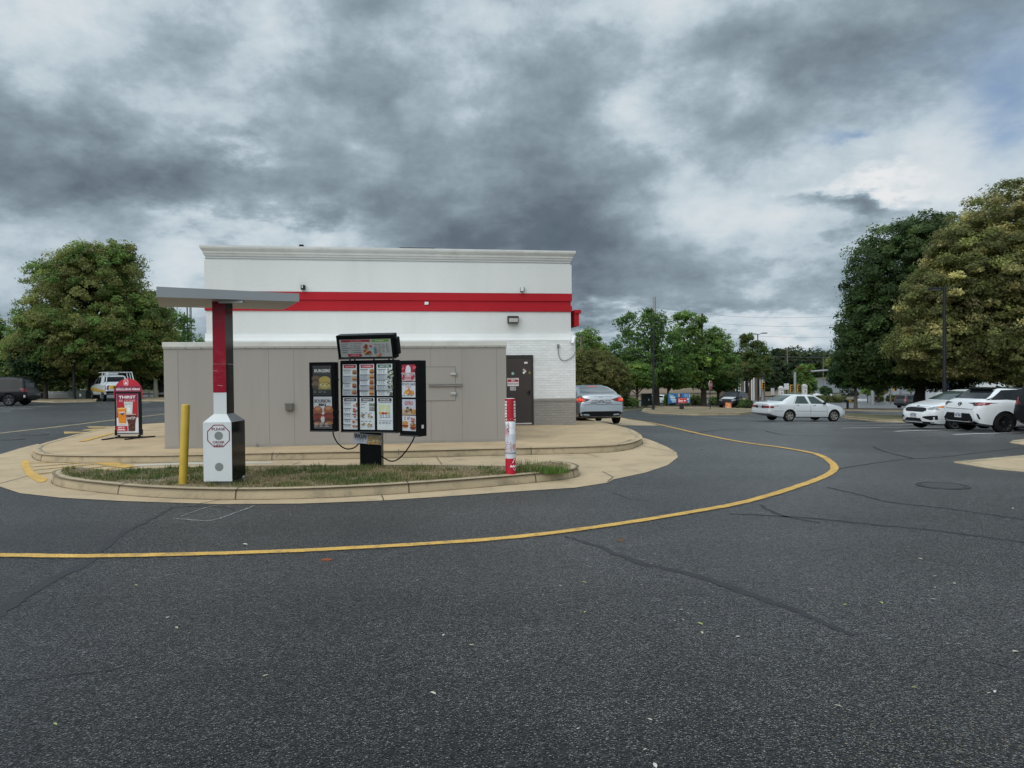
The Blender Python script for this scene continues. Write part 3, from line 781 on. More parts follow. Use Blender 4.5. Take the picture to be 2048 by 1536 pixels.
WHITEM = mat('white_enamel', (.74,.75,.74), rough=.4, var=.03, vscale=3)
GLASSD = mat('dark_lens', (.25,.25,.24), rough=.15)

BO = Vector((-8.86, 20.55, 0)); BT = math.atan(.148)
def onwall(px, py, O, th, yoff=0.0):
    """where the sight line through a pixel meets an upright wall plane: (x along wall, z)"""
    d = ray(px, py); ux, uy = math.cos(th), math.sin(th); nx, ny = -uy, ux
    k = ((O.x-EYE.x)*nx+(O.y-EYE.y)*ny+yoff)/(d.x*nx+d.y*ny); p = EYE+d*k
    return ((p.x-O.x)*ux+(p.y-O.y)*uy, p.z-O.z)
bw = lambda px, py, y=0.0: onwall(px, py, BO, BT, y)
building = thing('restaurant', 'white restaurant building with red band, moulded cornice and brick base', 'building', BO, BT)
W, DP = 10.865, 17.0
def rect_sweep(mb, prof, m, x1=W, y1=DP, kl=1.0):
    vs = []; fs = []
    for d, z in prof: l = d*kl; vs += [(-l,-d,z),(x1+d,-d,z),(x1+d,y1+d,z),(-l,y1+d,z)]
    for i in range(len(prof)-1):
        for j in range(4): fs.append((i*4+j, i*4+(j+1)%4, i*4+4+(j+1)%4, i*4+4+j))
    mb.add(vs, fs, m)
mb = MB(); rect_sweep(mb, [(0,4.165),(0,5.05),(-.03,5.055),(-.03,5.20)], STUCCO); rect_sweep(mb, [(-.03,2.95),(-.03,3.60)], STUCCO); mb.build('wall', building)
mb = MB(); rect_sweep(mb, [(-.03,5.185),(.0,5.185),(.012,5.225),(.012,5.25),(.035,5.255),(.04,5.31),(.048,5.318),(.07,5.345),(.10,5.385),(.112,5.425),(.112,5.475),(-.22,5.475),(-.22,5.1)], TRIM, kl=.9)
mb.build('cornice', building)
mb = MB(); mb.add([(0,0,5.12),(W,0,5.12),(W,DP,5.12),(0,DP,5.12)], [(0,1,2,3)], mat('roof_membrane',(.35,.35,.34),rough=.9)); mb.build('roof', building)
mb = MB(); rect_sweep(mb, [(-.06,3.602),(.005,3.602),(.005,3.775),(-.028,3.785),(-.028,3.925),(.006,3.93),(.006,4.16),(-.06,4.16)], REDW); mb.build('red_band', building)
mb = MB(); rect_sweep(mb, [(-.05,2.945),(.005,2.945),(.012,2.90),(.045,2.80),(.085,2.72),(.085,2.69),(-.05,2.69)], mat('ledge_stucco',(.72,.72,.70),rough=.85,var=.04,vscale=1.5), kl=-.2); mb.build('ledge', building)
mb = MB(); rect_sweep(mb, [(.08,.90),(.08,2.693)], BRW, kl=-.2); mb.build('upper_brickwork', building)
mb = MB(); rect_sweep(mb, [(.08,-1.6),(.08,.82),(.098,.83),(.098,.91),(.07,.915)], BRG, kl=-.2); mb.build('lower_brickwork', building)
# back door
dx1, dz1 = bw(1066, 710, -.09); dx0 = dx1-1.06; dzb = bw(1050, 848, -.09)[1]
mb = MB()
for a, b in (((dx0,-.118,dzb-.02),(dx0+.05,-.06,dz1)), ((dx1-.05,-.118,dzb-.02),(dx1,-.06,dz1)), ((dx0+.05,-.118,dz1-.05),(dx1-.05,-.06,dz1))): mb.span(a, b, mat('dark_frame_paint',(.03,.024,.022),rough=.5))
dfr = mb.build('door_frame', building)
mb = MB(); mb.span((dx0+.055,-.106,dzb), (dx1-.055,-.05,dz1-.055), DOORM); mb.span((dx0+.055,-.110,dz1-.10), (dx1-.055,-.089,dz1-.09), BLACKM); mb.span((dx0+.06,-.112,dzb), (dx1-.06,-.1065,dzb+.035), mat('weather_strip',(.6,.6,.58),rough=.6)); door = mb.build('door', building)
mb = MB(); hx, hz_ = bw(1058.5, 785, -.1); mb.span((hx-.025,-.12,hz_-.07), (hx+.025,-.1065,hz_+.07), BLACKM); mb.tube([(hx,-.12,hz_),(hx,-.165,hz_),(hx-.09,-.165,hz_)], .012, BLACKM); mb.build('handle', door)
def doorp(): return Panel(lambda u, v, h: (u, -.1066-h, v))
P = lambda px, py: bw(px, py, -.09)
p = doorp(); a = P(1014.6,772.2); b = P(1037.2,756); w = b[0]-a[0]; h = b[1]-a[1]; c = (a[0]+b[0])/2
p.rect(a[0], a[1], b[0], b[1], '#e9e4e2'); p.rect(a[0]+.01, a[1]+h*.52, b[0]-.01, a[1]+h*.80, '#b3122c')
p.text('EMERGENCY', c, a[1]+h*.90, h*.12, '#9a2338', width=w*.85); p.text('EXIT', c, a[1]+h*.66, h*.18, '#f3eeee', width=w*.3, bold=.02); p.text('DO NOT BLOCK', c, a[1]+h*.28, h*.22, '#9a2338', width=w*.9, bold=.02)
p.build('exit_notice', door)
p = doorp(); a = P(1020,781); b = P(1031.5,773.3); p.rect(a[0],a[1],b[0],b[1],'#cdc6c8'); p.bars(a[0]+.02,b[1]-.03,b[0]-a[0]-.03,4,.024,.010,'#5f555c',random.Random(3)); p.rect(b[0]-.05,b[1]-.06,b[0]-.015,b[1]-.02,'#4b4148'); p.build('small_notice', door)
p = doorp(); a = P(1048.5,727.3); b = P(1054.8,723.8); p.rect(a[0],a[1],b[0],b[1],'#efeeec'); p.text('1-800', (a[0]+b[0])/2+.01, (a[1]+b[1])/2, .02, '#555555'); p.build('sticker', door)
p = doorp(); a = P(1047.4,742.5); s = .045
for du, dv, cc in ((0,s,'#b9a7a4'),(s,0,'#d9c9c6'),(-s,0,'#3f3a3c'),(0,-s,'#efeae8')): p.poly([(a[0]+du-s*.93,a[1]+dv),(a[0]+du,a[1]+dv-s*.93),(a[0]+du+s*.93,a[1]+dv),(a[0]+du,a[1]+dv+s*.93)], cc, lift=False)
p.build('hazard_diamond', door)
p = doorp(); a = P(1025.4,747.1); p.oval(a[0],a[1],.045,.05,'#7fa79b',20); p.text('OK', a[0], a[1], .03, '#dfe9e6'); p.build('green_sticker', door)
p = doorp(); a = P(1059,745.3); p.oval(a[0],a[1],.038,.04,'#8a7434',20); p.build('yellow_sticker', door)
# fixtures on the wall
def wallbox(name, px0, py0, px1, py1, dep, m, front=None, fm=None, y=0.0, bev=.008):
    x0,z0 = bw(px0,py1,y); x1,z1 = bw(px1,py0,y); mb = MB(); mb.span((x0,y-dep,z0),(x1,y+.01,z1), m, bev=bev)
    if front is not None:
        f = front; w = x1-x0; h = z1-z0; mb.span((x0+f[0]*w,y-dep-.006,z0+f[1]*h),(x0+f[2]*w,y-dep+.004,z0+f[3]*h), fm)
    return mb.build(name, building)
WPK = mat('lit_lens_glass', (.55,.55,.53), rough=.12)
o = wallbox('wall_light', 602.8, 571, 611, 579.8, .14, BLACKM, (.25,.3,.5,.9), WHITEM); o['label'] = 'small black wall light'
o = wallbox('wall_light', 1039.8, 575, 1047.5, 583.8, .14, GREYM, (.05,.1,.75,.95), WHITEM); o['label'] = 'small pale wall light'
wallbox('junction_box', 849.2, 604, 856.8, 609.6, .05, WHITEM, y=.028)
x0,z0 = bw(1014.5,647,.03); x1,z1 = bw(1036,632.5,.03); mb = MB()
mb.add([(x0,.03,z0),(x1,.03,z0),(x1,.03,z1),(x0,.03,z1),(x0+.01,-.14,z0),(x1-.01,-.14,z0),(x1-.01,-.17,z1-.05),(x0+.01,-.17,z1-.05),(x0,-.10,z1),(x1,-.10,z1)], [(0,1,5,4),(4,5,6,7),(7,6,9,8),(8,9,2,3),(0,4,7,8,3),(1,2,9,6,5)], mat('bronze_housing',(.03,.028,.026),rough=.5))
wp = mb.build('flood_light', building); mb = MB(); mb.add([(x0+.03,-.147,z0+.03),(x1-.03,-.147,z0+.03),(x1-.03,-.174,z1-.075),(x0+.03,-.174,z1-.075)], [(0,1,2,3)], WPK); mb.build('lens', wp)
cxx, czz = bw(1141, 681, -.08); mb = MB(); mb.tube([(cxx+.10,-.20,czz+.12),(cxx-.02,-.42,czz-.12)], .05, WHITEM, 12); mb.tube([(cxx+.03,-.08,czz),(cxx+.04,-.2,czz+.02)], .025, WHITEM); mb.box((cxx+.03,-.085,czz),(.10,.02,.10),WHITEM); mb.build('security_camera', building)
jx, jz = bw(1116, 692, -.08); kx, kz = bw(1147, 705, -.08); mb = MB(); mb.box((jx,-.11,jz),(.07,.06,.11),GREYM,bev=.006)
lo = bw(1130, 720.5, -.09)[1]; mb.tube(smooth_line([(jx,-.11,jz-.05),(jx+.01,-.11,jz-.25),(jx+.08,-.11,lo+.03),(jx+.22,-.11,lo),(kx-.07,-.11,lo+.09),(kx+.02,-.10,kz-.04),(kx+.04,-.06,kz+.02)],5), .012, GREYM); mb.build('conduit', building)
mb = MB(); zA = bw(1149,652,0)[1]; zB = bw(1149,620,0)[1]
mb.span((W+.085,-.02,zA),(W+.22,8,zB-.10), REDW); mb.span((W+.08,-.06,zB-.10),(W+.28,8,zB), REDW); mb.build('drive_through_canopy', building)
mb = MB(); x0,z = bw(799,494.5,2); x1 = bw(869,495,2)[0]; mb.span((x0,2,5.1),(x1,3.4,z), mat('roof_unit_paint',(.03,.032,.035),rough=.6)); mb.build('roof_hatch', building)
mb = MB(); x0,z = bw(598,488.6,.5); x1 = bw(606.5,488.6,.5)[0]; mb.span((x0,.5,5.1),(x1,.7,z), BLACKM, bev=.01); mb.build('roof_vent', building)

# ------------------------------------------------------------------ walk-in cooler shed
SO = Vector((-7.40, 15.10, .12)); ST = .139
sw_ = lambda px, py, y=0.0: onwall(px, py, SO, ST, y)
SHEDM = mat('greige_panel', (.335,.308,.278), rough=.62, var=.05, vscale=.7, fine=.02, dirt=(.255,.23,.20), dirt_amt=.45, dscale=2.2, zstretch=.10)
FASC = mat('cream_fascia', (.60,.59,.54), rough=.7, var=.07, vscale=1.6, dirt=(.33,.31,.27), dirt_amt=.45, dscale=3)
shed = thing('walk_in_cooler', 'flat-roofed greige panelled cooler box standing against the white building', 'shed', SO, ST)
SWD = sw_(1013, 800)[0]; SH = sw_(500, 684)[1]
mb = MB(); mb.span((0,0,-.3),(SWD,5.3,SH-.02), SHEDM); mb.build('wall', shed)
GAP = mat('panel_seam', (.19,.172,.15), rough=.8)
for px in (357,446,538,588.5,678,770,862,924.5,994): x = sw_(px,800)[0]; mb = MB(); mb.span((x-.0028,-.002,.085),(x+.0028,.01,SH-.13), GAP); mb.build('panel_seam', shed)
mb = MB(); mb.span((-.004,-.012,-.3),(SWD+.004,.02,.085), mat('base_trim',(.30,.28,.25),rough=.6,var=.06,dirt=(.25,.22,.18),dirt_amt=.5,dscale=4)); mb.build('base_trim', shed)
mb = MB(); mb.span((-.02,-.035,SH-.105),(SWD+.02,5.3,SH), FASC, bev=.008); mb.span((-.01,-.022,SH-.135),(SWD+.01,5.3,SH-.106), mat('drip_edge',(.50,.49,.45),rough=.6))
for i in range(24): mb.box((.15+i*(SWD-.3)/23,-.024,SH-.128),(.016,.008,.016), GAP)
mb.build('roof_fascia', shed)
dxr = sw_(910.6,800)[0]; zt = sw_(910,733.8)[1]; zl = sw_(910,800.3)[1]
mb = MB(); mb.span((dxr-1.0,-.006,zl),(dxr,.01,zt), mat('hatch_panel',(.325,.30,.27),rough=.62,var=.05,vscale=.7,dirt=(.25,.225,.195),dirt_amt=.45,dscale=2.2,zstretch=.1))
for a,b in (((dxr-1.0,-.0085,zt),(dxr,0,zt+.008)),((dxr,-.0085,zl),(dxr+.008,0,zt+.008)),((dxr-1.0,-.0085,zl-.008),(dxr+.008,0,zl))): mb.span(a,b,GAP)
hat = mb.build('hatch', shed)
mb = MB(); xr = sw_(924,769)[0]
for py in (768,771.3): z = sw_(900,py)[1]; mb.span((xr-.75,-.04,z-.012),(xr,-.0075,z+.012), mat('rail_metal',(.30,.285,.26),rough=.45,metal=.3))
mb.build('rail', shed)
for py in (748,787):
    x,z = sw_(907,py); mb = MB(); mb.box((x,-.02,z),(.13,.024,.052),mat('zinc_hinge',(.55,.55,.53),rough=.35,metal=.4),bev=.006); mb.tube([(x+.06,-.03,z-.05),(x+.06,-.03,z+.03)],.014,GREYM); mb.build('hinge', hat)
x0,z0 = sw_(571.5,820.6); x1,z1 = sw_(586.5,806.6); mb = MB(); mb.span((x0,-.08,z0),(x1,.0,z1), mat('outlet_cover',(.13,.12,.105),rough=.5), bev=.01); mb.span((x0-.006,-.086,z1-.02),(x1+.006,0,z1+.006), mat('outlet_lid',(.17,.16,.14),rough=.5)); mb.build('outlet_box', shed)
x,z = sw_(514.5,892); mb = MB(); mb.tube([(x,-.05,z-.04),(x,-.05,z+.06)], .012, GREYM); mb.box((x,-.05,z-.02),(.05,.05,.02),GREYM); mb.build('drain_pipe', shed)

# ================================================================== ORDER KIOSK
KY = 9.95; k0 = at(407.5,963,KY); k1 = at(464.5,963,KY)
kz = .135; kx0, kx1 = k0.x, k1.x; kw = kx1-kx0; KC = Vector(((kx0+kx1)/2, KY+.25, kz))
kiosk = thing('order_kiosk', 'white and black drive-through order speaker post under a grey canopy', 'order kiosk', KC)
KWH = mat('kiosk_white', (.66,.68,.68), rough=.45, var=.03, vscale=2.5, fine=.02, fscale=40); KBL = mat('kiosk_black', (.006,.007,.008), rough=.12, var=.2, vscale=2, spec=.14); KRD = mat('kiosk_red', (.29,.004,.020), rough=.3, spec=.25, var=.06, vscale=3, dirt=(.42,.05,.07), dirt_amt=.5, dscale=7, zstretch=2)
zb = k0.z-kz; zs = at(436,845,KY).z-kz; hw_ = kw/2; hd = .25
mb = MB(); mb.span((-.16,-.20,-.1),(.16,.22,zb), mat('plinth_concrete',(.30,.30,.29),rough=.8,var=.15,vscale=6)); mb.build('plinth', kiosk)
pw = .0925; py0 = -.14; py1 = .13; zn = at(436,828,KY+.11).z-kz; pxo = at(440,800,KY+.11).x-KC.x
def shell(mb, z0, z1, x0, x1, y0, y1, x0b, x1b, y0b, y1b, mf, ms):
    vs = [(x0,y0,z0),(x1,y0,z0),(x1,y1,z0),(x0,y1,z0),(x0b,y0b,z1),(x1b,y0b,z1),(x1b,y1b,z1),(x0b,y1b,z1)]
    mb.add(vs, [(0,1,5,4)], mf); mb.add(vs, [(1,2,6,5),(2,3,7,6),(3,0,4,7)], ms); mb.add(vs, [(0,3,2,1),(4,5,6,7)], ms)
mb = MB(); shell(mb, zb, zs, -hw_, hw_, -hd, hd, -hw_, hw_, -hd, hd, KWH, KBL); cab = mb.build('cabinet', kiosk)
mb = MB(); shell(mb, zs+.001, zn, -hw_, hw_, -hd, hd, pxo-pw, pxo+pw, py0, py1, KWH, mat('kiosk_painted_sheen',(.12,.12,.13),rough=.3)); mb.build('shoulder', kiosk)  # grey sides carry the sky's reflection as colour over the black
z_r = at(440,785,KY+.11).z-kz; z_s = at(440,728,KY+.11).z-kz; zc_ = 2.73-kz
mb = MB(); shell(mb, zn+.001, z_r, pxo-pw, pxo+pw, py0, py1, pxo-pw, pxo+pw, py0, py1, KWH, KBL)
shell(mb, z_r, z_s-.002, pxo-pw-.002, pxo+pw, py0-.003, py1, pxo-pw-.002, pxo+pw, py0-.003, py1, KRD, KBL)
shell(mb, z_s+.002, zc_, pxo-pw, pxo+pw, py0, py1, pxo-pw, pxo+pw, py0, py1, KRD, KBL)
for i, (a, b) in enumerate(((.01,.035),(-.06,.03))): zz = z_r+.10+i*.21; mb.add([(pxo+a-.04,py0-.004,zz),(pxo+a+b,py0-.004,zz-.008),(pxo+a+b,py0-.004,zz-.004),(pxo+a-.04,py0-.004,zz+.005)], [(0,1,2,3)], mat('scratch',(.55,.4,.42),rough=.7))
mb.build('post', kiosk)
pn = Panel(lambda u, v, h: (u, -hd-.0004-h, v)); oc = (at(437,872,KY).x-KC.x, at(437,872,KY).z-kz); R8 = .172
octo = lambda R: [(oc[0]+R*math.cos(PI/8+i*PI/4), oc[1]+R*math.sin(PI/8+i*PI/4)) for i in range(8)]
pn.ring(octo(R8), .014, '#86152e')
for tx, dv, ww in (('PLEASE',.096,.165),('ORDER',-.088,.15),('HERE',-.136,.115)): pn.text(tx, oc[0], oc[1]+dv, .036, '#6d1028', width=ww*1.12, bold=.022)
pn.build('octagon_sign', cab)
def speaker(zv):
    pn = Panel(lambda u, v, h: (u, -hd-.0006-h, v)); pn.oval(oc[0]+.003, zv, .06, .06, '#8d908d', 28); rr = random.Random(2)
    for i in range(-6,7):
        for j in range(-6,7):
            if math.hypot(i,j) < 6.6: pn.oval(oc[0]+.003+i*.0085, zv+j*.0085, .0026, .0026, '#5e605e', 5, lift=(i == -6 and j == 0))
    pn.build('speaker', cab)
speaker(oc[1]+.003); speaker(at(436,934,KY).z-kz)
CANM = mat('canopy_grey', (.31,.325,.335), rough=.4, var=.05, vscale=1.5); CANU = mat('canopy_soffit', (.46,.45,.43), rough=.5, var=.05, vscale=1.5)
Hc = 2.73; cz = lambda px, py, z: (lambda d: EYE+d*((z-EYE.z)/d.z))(ray(px, py))
cpt = [cz(313,594,Hc), cz(598.5,603,Hc), cz(567,619.5,Hc), cz(318,613.5,Hc)]
ctz = [at(313,573,cpt[0].y).z, at(598.5,587,cpt[1].y).z]; tz = [ctz[0], ctz[1], ctz[1], ctz[0]]
vs = [(p.x-KC.x,p.y-KC.y,Hc-kz) for p in cpt] + [(p.x-KC.x,p.y-KC.y,t-kz) for p, t in zip(cpt, tz)]
mb = MB(); mb.add(vs, [(4,5,6,7),(0,1,5,4),(1,2,6,5),(2,3,7,6),(3,0,4,7)], CANM); mb.add(vs[:4], [(3,2,1,0)], CANU); cn = mb.build('canopy', kiosk)
p = cz(455,605,Hc-.03); mb = MB(); mb.box((p.x-KC.x+.06,p.y-KC.y-.02,Hc-kz-.022),(.34,.07,.04),mat('lamp_batten',(.5,.5,.48),rough=.4),bev=.008); mb.build('strip_light', cn)
mb = MB(); mb.tube([(.26,.05,-.02),(.25,.05,.07)], .022, GREYM); mb.tube([(.25,.05,.07),(.235,.05,.085)], .03, GREYM); mb.build('conduit_stub', kiosk)

# ================================================================== BOLLARDS
b0 = hit(366,969.5,.13); b1 = at(371.5,809,b0.y+.02)
t = thing('bollard', 'leaning yellow steel bollard on the grass left of the order kiosk', 'bollard', b0)
YB = mat('bollard_yellow', (.60,.40,.045), rough=.4, var=.07, vscale=3, fine=.03, dirt=(.40,.26,.04), dirt_amt=.5, dscale=5)
d = b1-b0; mb = MB(); T = Vector((0,0,1)).rotation_difference(d).to_matrix().to_4x4(); hh = d.length
mb.lathe([(.0575,-.15),(.0575,hh-.012),(.0555,hh-.003),(.05,hh)], YB, 32, T); mb.build('post', t)
mb = MB(); mb.lathe([(.05,hh-.001),(.03,hh+.004),(0,hh+.006)], mat('bollard_cap',(.55,.42,.12),rough=.6,var=.15,vscale=8), 32, T); mb.build('cap', t)

c0 = hit(1021.5,950,.13); ctop = at(1022,797,c0.y).z; CH = ctop-c0.z
t = thing('dessert_bollard', 'bollard wrapped in a red dessert and milkshake sleeve at the right end of the grass', 'bollard', c0)
CR = .079; cylf = lambda u, v, h: ((CR+h)*math.sin(u/CR), -(CR+h)*math.cos(u/CR), v)
mb = MB(); mb.lathe([(CR-.002,-.1),(CR-.002,CH),(CR-.02,CH+.004),(0,CH+.004)], mat('sleeve_white',(.68,.67,.68),rough=.4), 36); mb.build('post', t)
pn = Panel(cylf, .0004); hc = CR*PI; rr = random.Random(6)
zf = lambda py: (950-py)/(950-797)*CH
pn.rect(-hc, zf(842), hc, CH, '#b8202e', 30); pn.rect(-hc, 0, hc, zf(916), '#bd1432', 30); pn.rect(-hc, zf(916), hc, zf(868), '#d7d6dd', 30)
pn.rect(-hc, zf(873), -.02, zf(856), '#cf9fa8', 12, lift=False)
for u, py, ru, rv in ((-.07,842,.045,.05),(.03,846,.06,.07),(.085,846,.04,.05)): pn.oval(u, zf(py), ru, rv, '#d9dbe4', 14, .1, rr)
pn.poly([(-.115,zf(886)),(-.045,zf(886)),(-.02,zf(846)),(-.10,zf(846))], '#c08b95'); pn.poly([(-.04,zf(890)),(.07,zf(890)),(.09,zf(848)),(-.02,zf(848))], '#cfd0da')
for k in range(5): pn.oval(-.055+.01*k+rr.uniform(-.02,.02), zf(850+3*k), .012, .007, '#4a3034', 6, .3, rr)
for k in range(4): pn.oval(-.04+.012*(k%2), zf(886+4.3*k), .055, .017, ['#a35a4b','#b9705f','#94493a','#ad6552'][k], 12, .08, rr)
pn.oval(.055, zf(893), .026, .05, '#c99a90', 12, .06, rr); pn.rect(-.12, zf(906), .12, zf(904), '#8b8790', 12)
for k, u in enumerate((-.068,.072)):
    for i, ch in enumerate('DESSERT'): pn.text(ch, u, zf(804.5+i*5.7), .040, '#ffffff', width=.036, bold=.03, rot=-PI/2)
pn.text("Arby's", .040, zf(931.5), .05, '#ffffff', width=.095, bold=.04, lift=True)
pn.poly([(.018,zf(925)),(.038,zf(919)),(.055,zf(916.8)),(.072,zf(919)),(.08,zf(925)),(.072,zf(924.2)),(.066,zf(920)),(.055,zf(918.6)),(.044,zf(920)),(.038,zf(924.2))], '#ecdfe2')
pn.poly([(.03,zf(935)),(.055,zf(938.5)),(.082,zf(935)),(.075,zf(937)),(.055,zf(940)),(.037,zf(937))], '#ecdfe2')
pn.build('printed_sleeve', t)

# ================================================================== MENU BOARD
MY = 11.6; mp = hit(741,934,.13); MO = Vector((mp.x, mp.y+.1, .135))
menu = thing('menu_board', 'black drive-through menu board with three lit panels, side wings and top sign', 'menu board', MO)
FR = mat('menu_frame_black', (.007,.0075,.008), rough=.3, var=.2, vscale=5, spec=.10)
x0 = at(719.5,900,MO.y-.1).x-MO.x; x1 = at(762.5,900,MO.y-.1).x-MO.x
mb = MB(); mb.span((x0,-.1,-.1),(x1,.12,.68), FR, bev=.01); mb.span((x0-.03,-.06,.62),(x1+.02,.10,.90), FR); post = mb.build('pedestal', menu)
rr = random.Random(11)
def burger(p, u, v, s, tone=0):
    bun = ['#9a6437','#b98346','#8a5430'][tone%3]
    p.oval(u, v-.36*s, .50*s, .16*s, bun, 12, .04, rr); p.oval(u, v-.20*s, .55*s, .12*s, '#5a2a1e', 12, .10, rr); p.oval(u, v-.06*s, .54*s, .10*s, '#a8382b', 12, .12, rr)
    p.oval(u, v+.04*s, .52*s, .08*s, '#c9b257', 12, .10, rr); p.oval(u, v+.24*s, .5*s, .26*s, bun, 14, .03, rr); p.oval(u-.1*s, v+.33*s, .25*s, .09*s, '#c99f63', 10, .1, rr)
def pile(p, u, v, s, cols, n=7):
    for i in range(n): p.oval(u+rr.uniform(-.45,.45)*s, v+rr.uniform(-.3,.3)*s, rr.uniform(.14,.26)*s, rr.uniform(.09,.18)*s, cols[i%len(cols)], 8, .25, rr, lift=True)
def board(name, cx_px, cy_px, Y, w, h, yaw, pitch, depth):
    c = at(cx_px, cy_px, Y); org = c-MO
    T, fn = frame_fn(org, yaw, pitch)
    b = MB(); b.box((0,depth/2,0),(w,depth,h),FR,T=T,bev=.012); b.span((-w/2+.004,-.012,-h/2+.004),(w/2-.004,.0,-h/2+.022),mat('frame_sheen',(.10,.10,.105),rough=.35,metal=.5),T=T)
    o = b.build(name, menu); return o, T, (lambda u, v, hh: T @ Vector((u, -.002-hh, v)))
WHT = '#d2d8da'
# main panel
mo, T, fn = board('main_panel', 736, 793, MY, 1.03, 1.19, rad(-18), 0, .16)
w, h = 1.03, 1.19; U = lambda f: (f-.5)*w; V_ = lambda f: (.5-f)*h
for ci, (a, b, hd1, t1, hd2, t2) in enumerate(((.05,.305,'#b01f2c','SLOW ROAST','#1c2228','DINNER SIDES'),(.355,.615,'#b01f2c','CHICKEN','#1c2228','DESSERTS'),(.66,.935,'#1f5a4b','MARKET FRESH','#1c2228','BEVERAGES'))):
    for (va, vb, hc_, tx, lower) in ((.055,.49,hd1,t1,False),(.515,.955,hd2,t2,True)):
        p = Panel(fn); u0,u1,v0,v1 = U(a),U(b),V_(vb),V_(va); pw_ = u1-u0
        p.rect(u0,v0,u1,v1,WHT)
        p.rect(u0+.022,v1-.062,u1-.018,v1-.010,hc_); p.text(tx,(u0+u1)/2,v1-.036,.024,'#e6e0de',width=pw_*.62,bold=.02)
        if not (lower and ci):
            n = 5 if (lower or ci) else 4; st = (v1-v0-.08)/n
            for i in range(n):
                vc = v1-.075-st*(i+.5)
                if i%2 == 1 and not lower: p.rect(u0,vc-st*.5,u1,vc+st*.5,'#aab1b6')
                p.rect(u0+.012,vc+st*.28,u0+pw_*.58,vc+st*.28+.009,'#33373c'); p.bars(u0+.035,vc+st*.10,pw_*.42,3 if not lower else 2,.019,.006,'#6d737a',rr)
                if ci == 2: pile(p,u1-.035,vc,.10,['#40443c','#8b8d7c','#5b5247','#6b7a4c','#c4c2b8'],8)
                elif lower: pile(p,u1-.038,vc,.085,['#9b5a3d','#b3432f','#7c4a2f','#c98f63'],7)
                else: burger(p,u1-.042,vc,.078,i)
        elif ci == 1:
            p.rect(u0+.012,v1-.088,u0+pw_*.5,v1-.078,'#33373c'); p.bars(u0+.02,v1-.12,pw_*.3,2,.045,.010,'#4a4f55',rr)
            for i in range(3):
                x = u1-.095+i*.034; p.rect(x,v1-.215,x+.028,v1-.10,'#5f645a'); p.rect(x+.004,v1-.16,x+.024,v1-.135,'#c7c9c4'); p.oval(x+.014,v1-.10,.016,.014,'#8b9078',8); p.rect(x+.005,v1-.20,x+.023,v1-.175,'#a9aba0')
            p.bars(u0+.02,v1-.255,pw_*.85,1,.02,.008,'#4a4f55',rr); p.bars(u0+.02,v1-.39,pw_*.8,1,.02,.008,'#4a4f55',rr)
            for du, dv in ((.06,.30),(.19,.30),(.06,.445),(.19,.445)): pile(p,u0+du,v1-dv,.085,['#7a5436','#a07a4c','#c9b083','#5c3d29'],7)
        else:
            p.rect(u0+.03,v1-.085,u1-.02,v1-.075,'#55708a')
            for i in range(4):
                x = u0+.055+i*.052; p.poly([(x-.022,v1-.115),(x+.022,v1-.115),(x+.017,v1-.245),(x-.017,v1-.245)],['#c9cf9e','#cdd3a9','#d5d6a0','#c4cda8'][i])
                p.oval(x,v1-.255,.03,.02,['#b9a437','#b8392f','#b8483a','#9fb06a'][i],8,.2,rr)
            p.bars(u0+.05,v1-.30,pw_*.72,2,.026,.010,'#55708a',rr,cols=4); p.rect(u0+.03,v1-.378,u1-.01,v1-.372,'#55708a'); p.bars(u0+.03,v1-.415,pw_*.85,1,.02,.012,'#6d737a',rr,cols=4)
        p.build('menu_sheet', mo)
# left wing
lo_, T, fn = board('left_wing', 644, 794, MY+.1, .455, 1.15, rad(-12), 0, .15)
w, h = .455, 1.15
p = Panel(fn); u0,u1,v0,v1 = U(.15),U(.87),V_(.48),V_(.05); p.rect(u0,v0,u1,v1,'#3a3c3c'); p.rect(u0,v0,u1,v0+.09,'#2b2c2c')
p.text('BURGERS',(u0+u1)/2+.005,v1-.085,.052,'#d6d7d0',width=.28,bold=.03); p.rect((u0+u1)/2-.09,v1-.125,(u0+u1)/2+.10,v1-.120,'#77797a')
p.oval(u0+.055,v0+.29,.075,.04,'#6f5a42',14,.04,rr); p.oval(u0+.06,v0+.245,.08,.03,'#5c3f35',12,.1,rr); p.oval(u0+.06,v0+.19,.075,.05,'#6d6046',12,.1,rr); p.oval(u0+.055,v0+.14,.07,.03,'#4d4438',12,.1,rr)
p.rect(u0+.10,v0+.10,u1-.005,v0+.165,'#8a7f55'); p.oval(u0+.215,v0+.255,.105,.062,'#b29c55',16,.03,rr); p.oval(u0+.215,v0+.205,.105,.03,'#9b8648',14,.05,rr); p.oval(u0+.215,v0+.165,.10,.05,'#b5a867',14,.06,rr)
for i in range(9): p.oval(u0+.14+rr.random()*.15,v0+.15+rr.random()*.055,.012,.009,['#d6d2b4','#5b4a35'][i%2],6,.3,rr)
p.bars(u0+.02,v0+.07,.26,2,.02,.007,'#85867f',rr); p.build('burger_poster', lo_)
p = Panel(fn); u0,u1,v0,v1 = U(.17),U(.885),V_(.955),V_(.495); p.rect(u0,v0,u1,v1,'#c2c3c6'); p.rect(u0,v0,u1,v0+.12,'#5a5658')
p.text('BOURBON',(u0+u1)/2-.005,v1-.072,.056,'#1d2026',width=.285,bold=.03); p.text('BBQ',(u0+u1)/2-.005,v1-.136,.050,'#1d2026',width=.135,bold=.05)
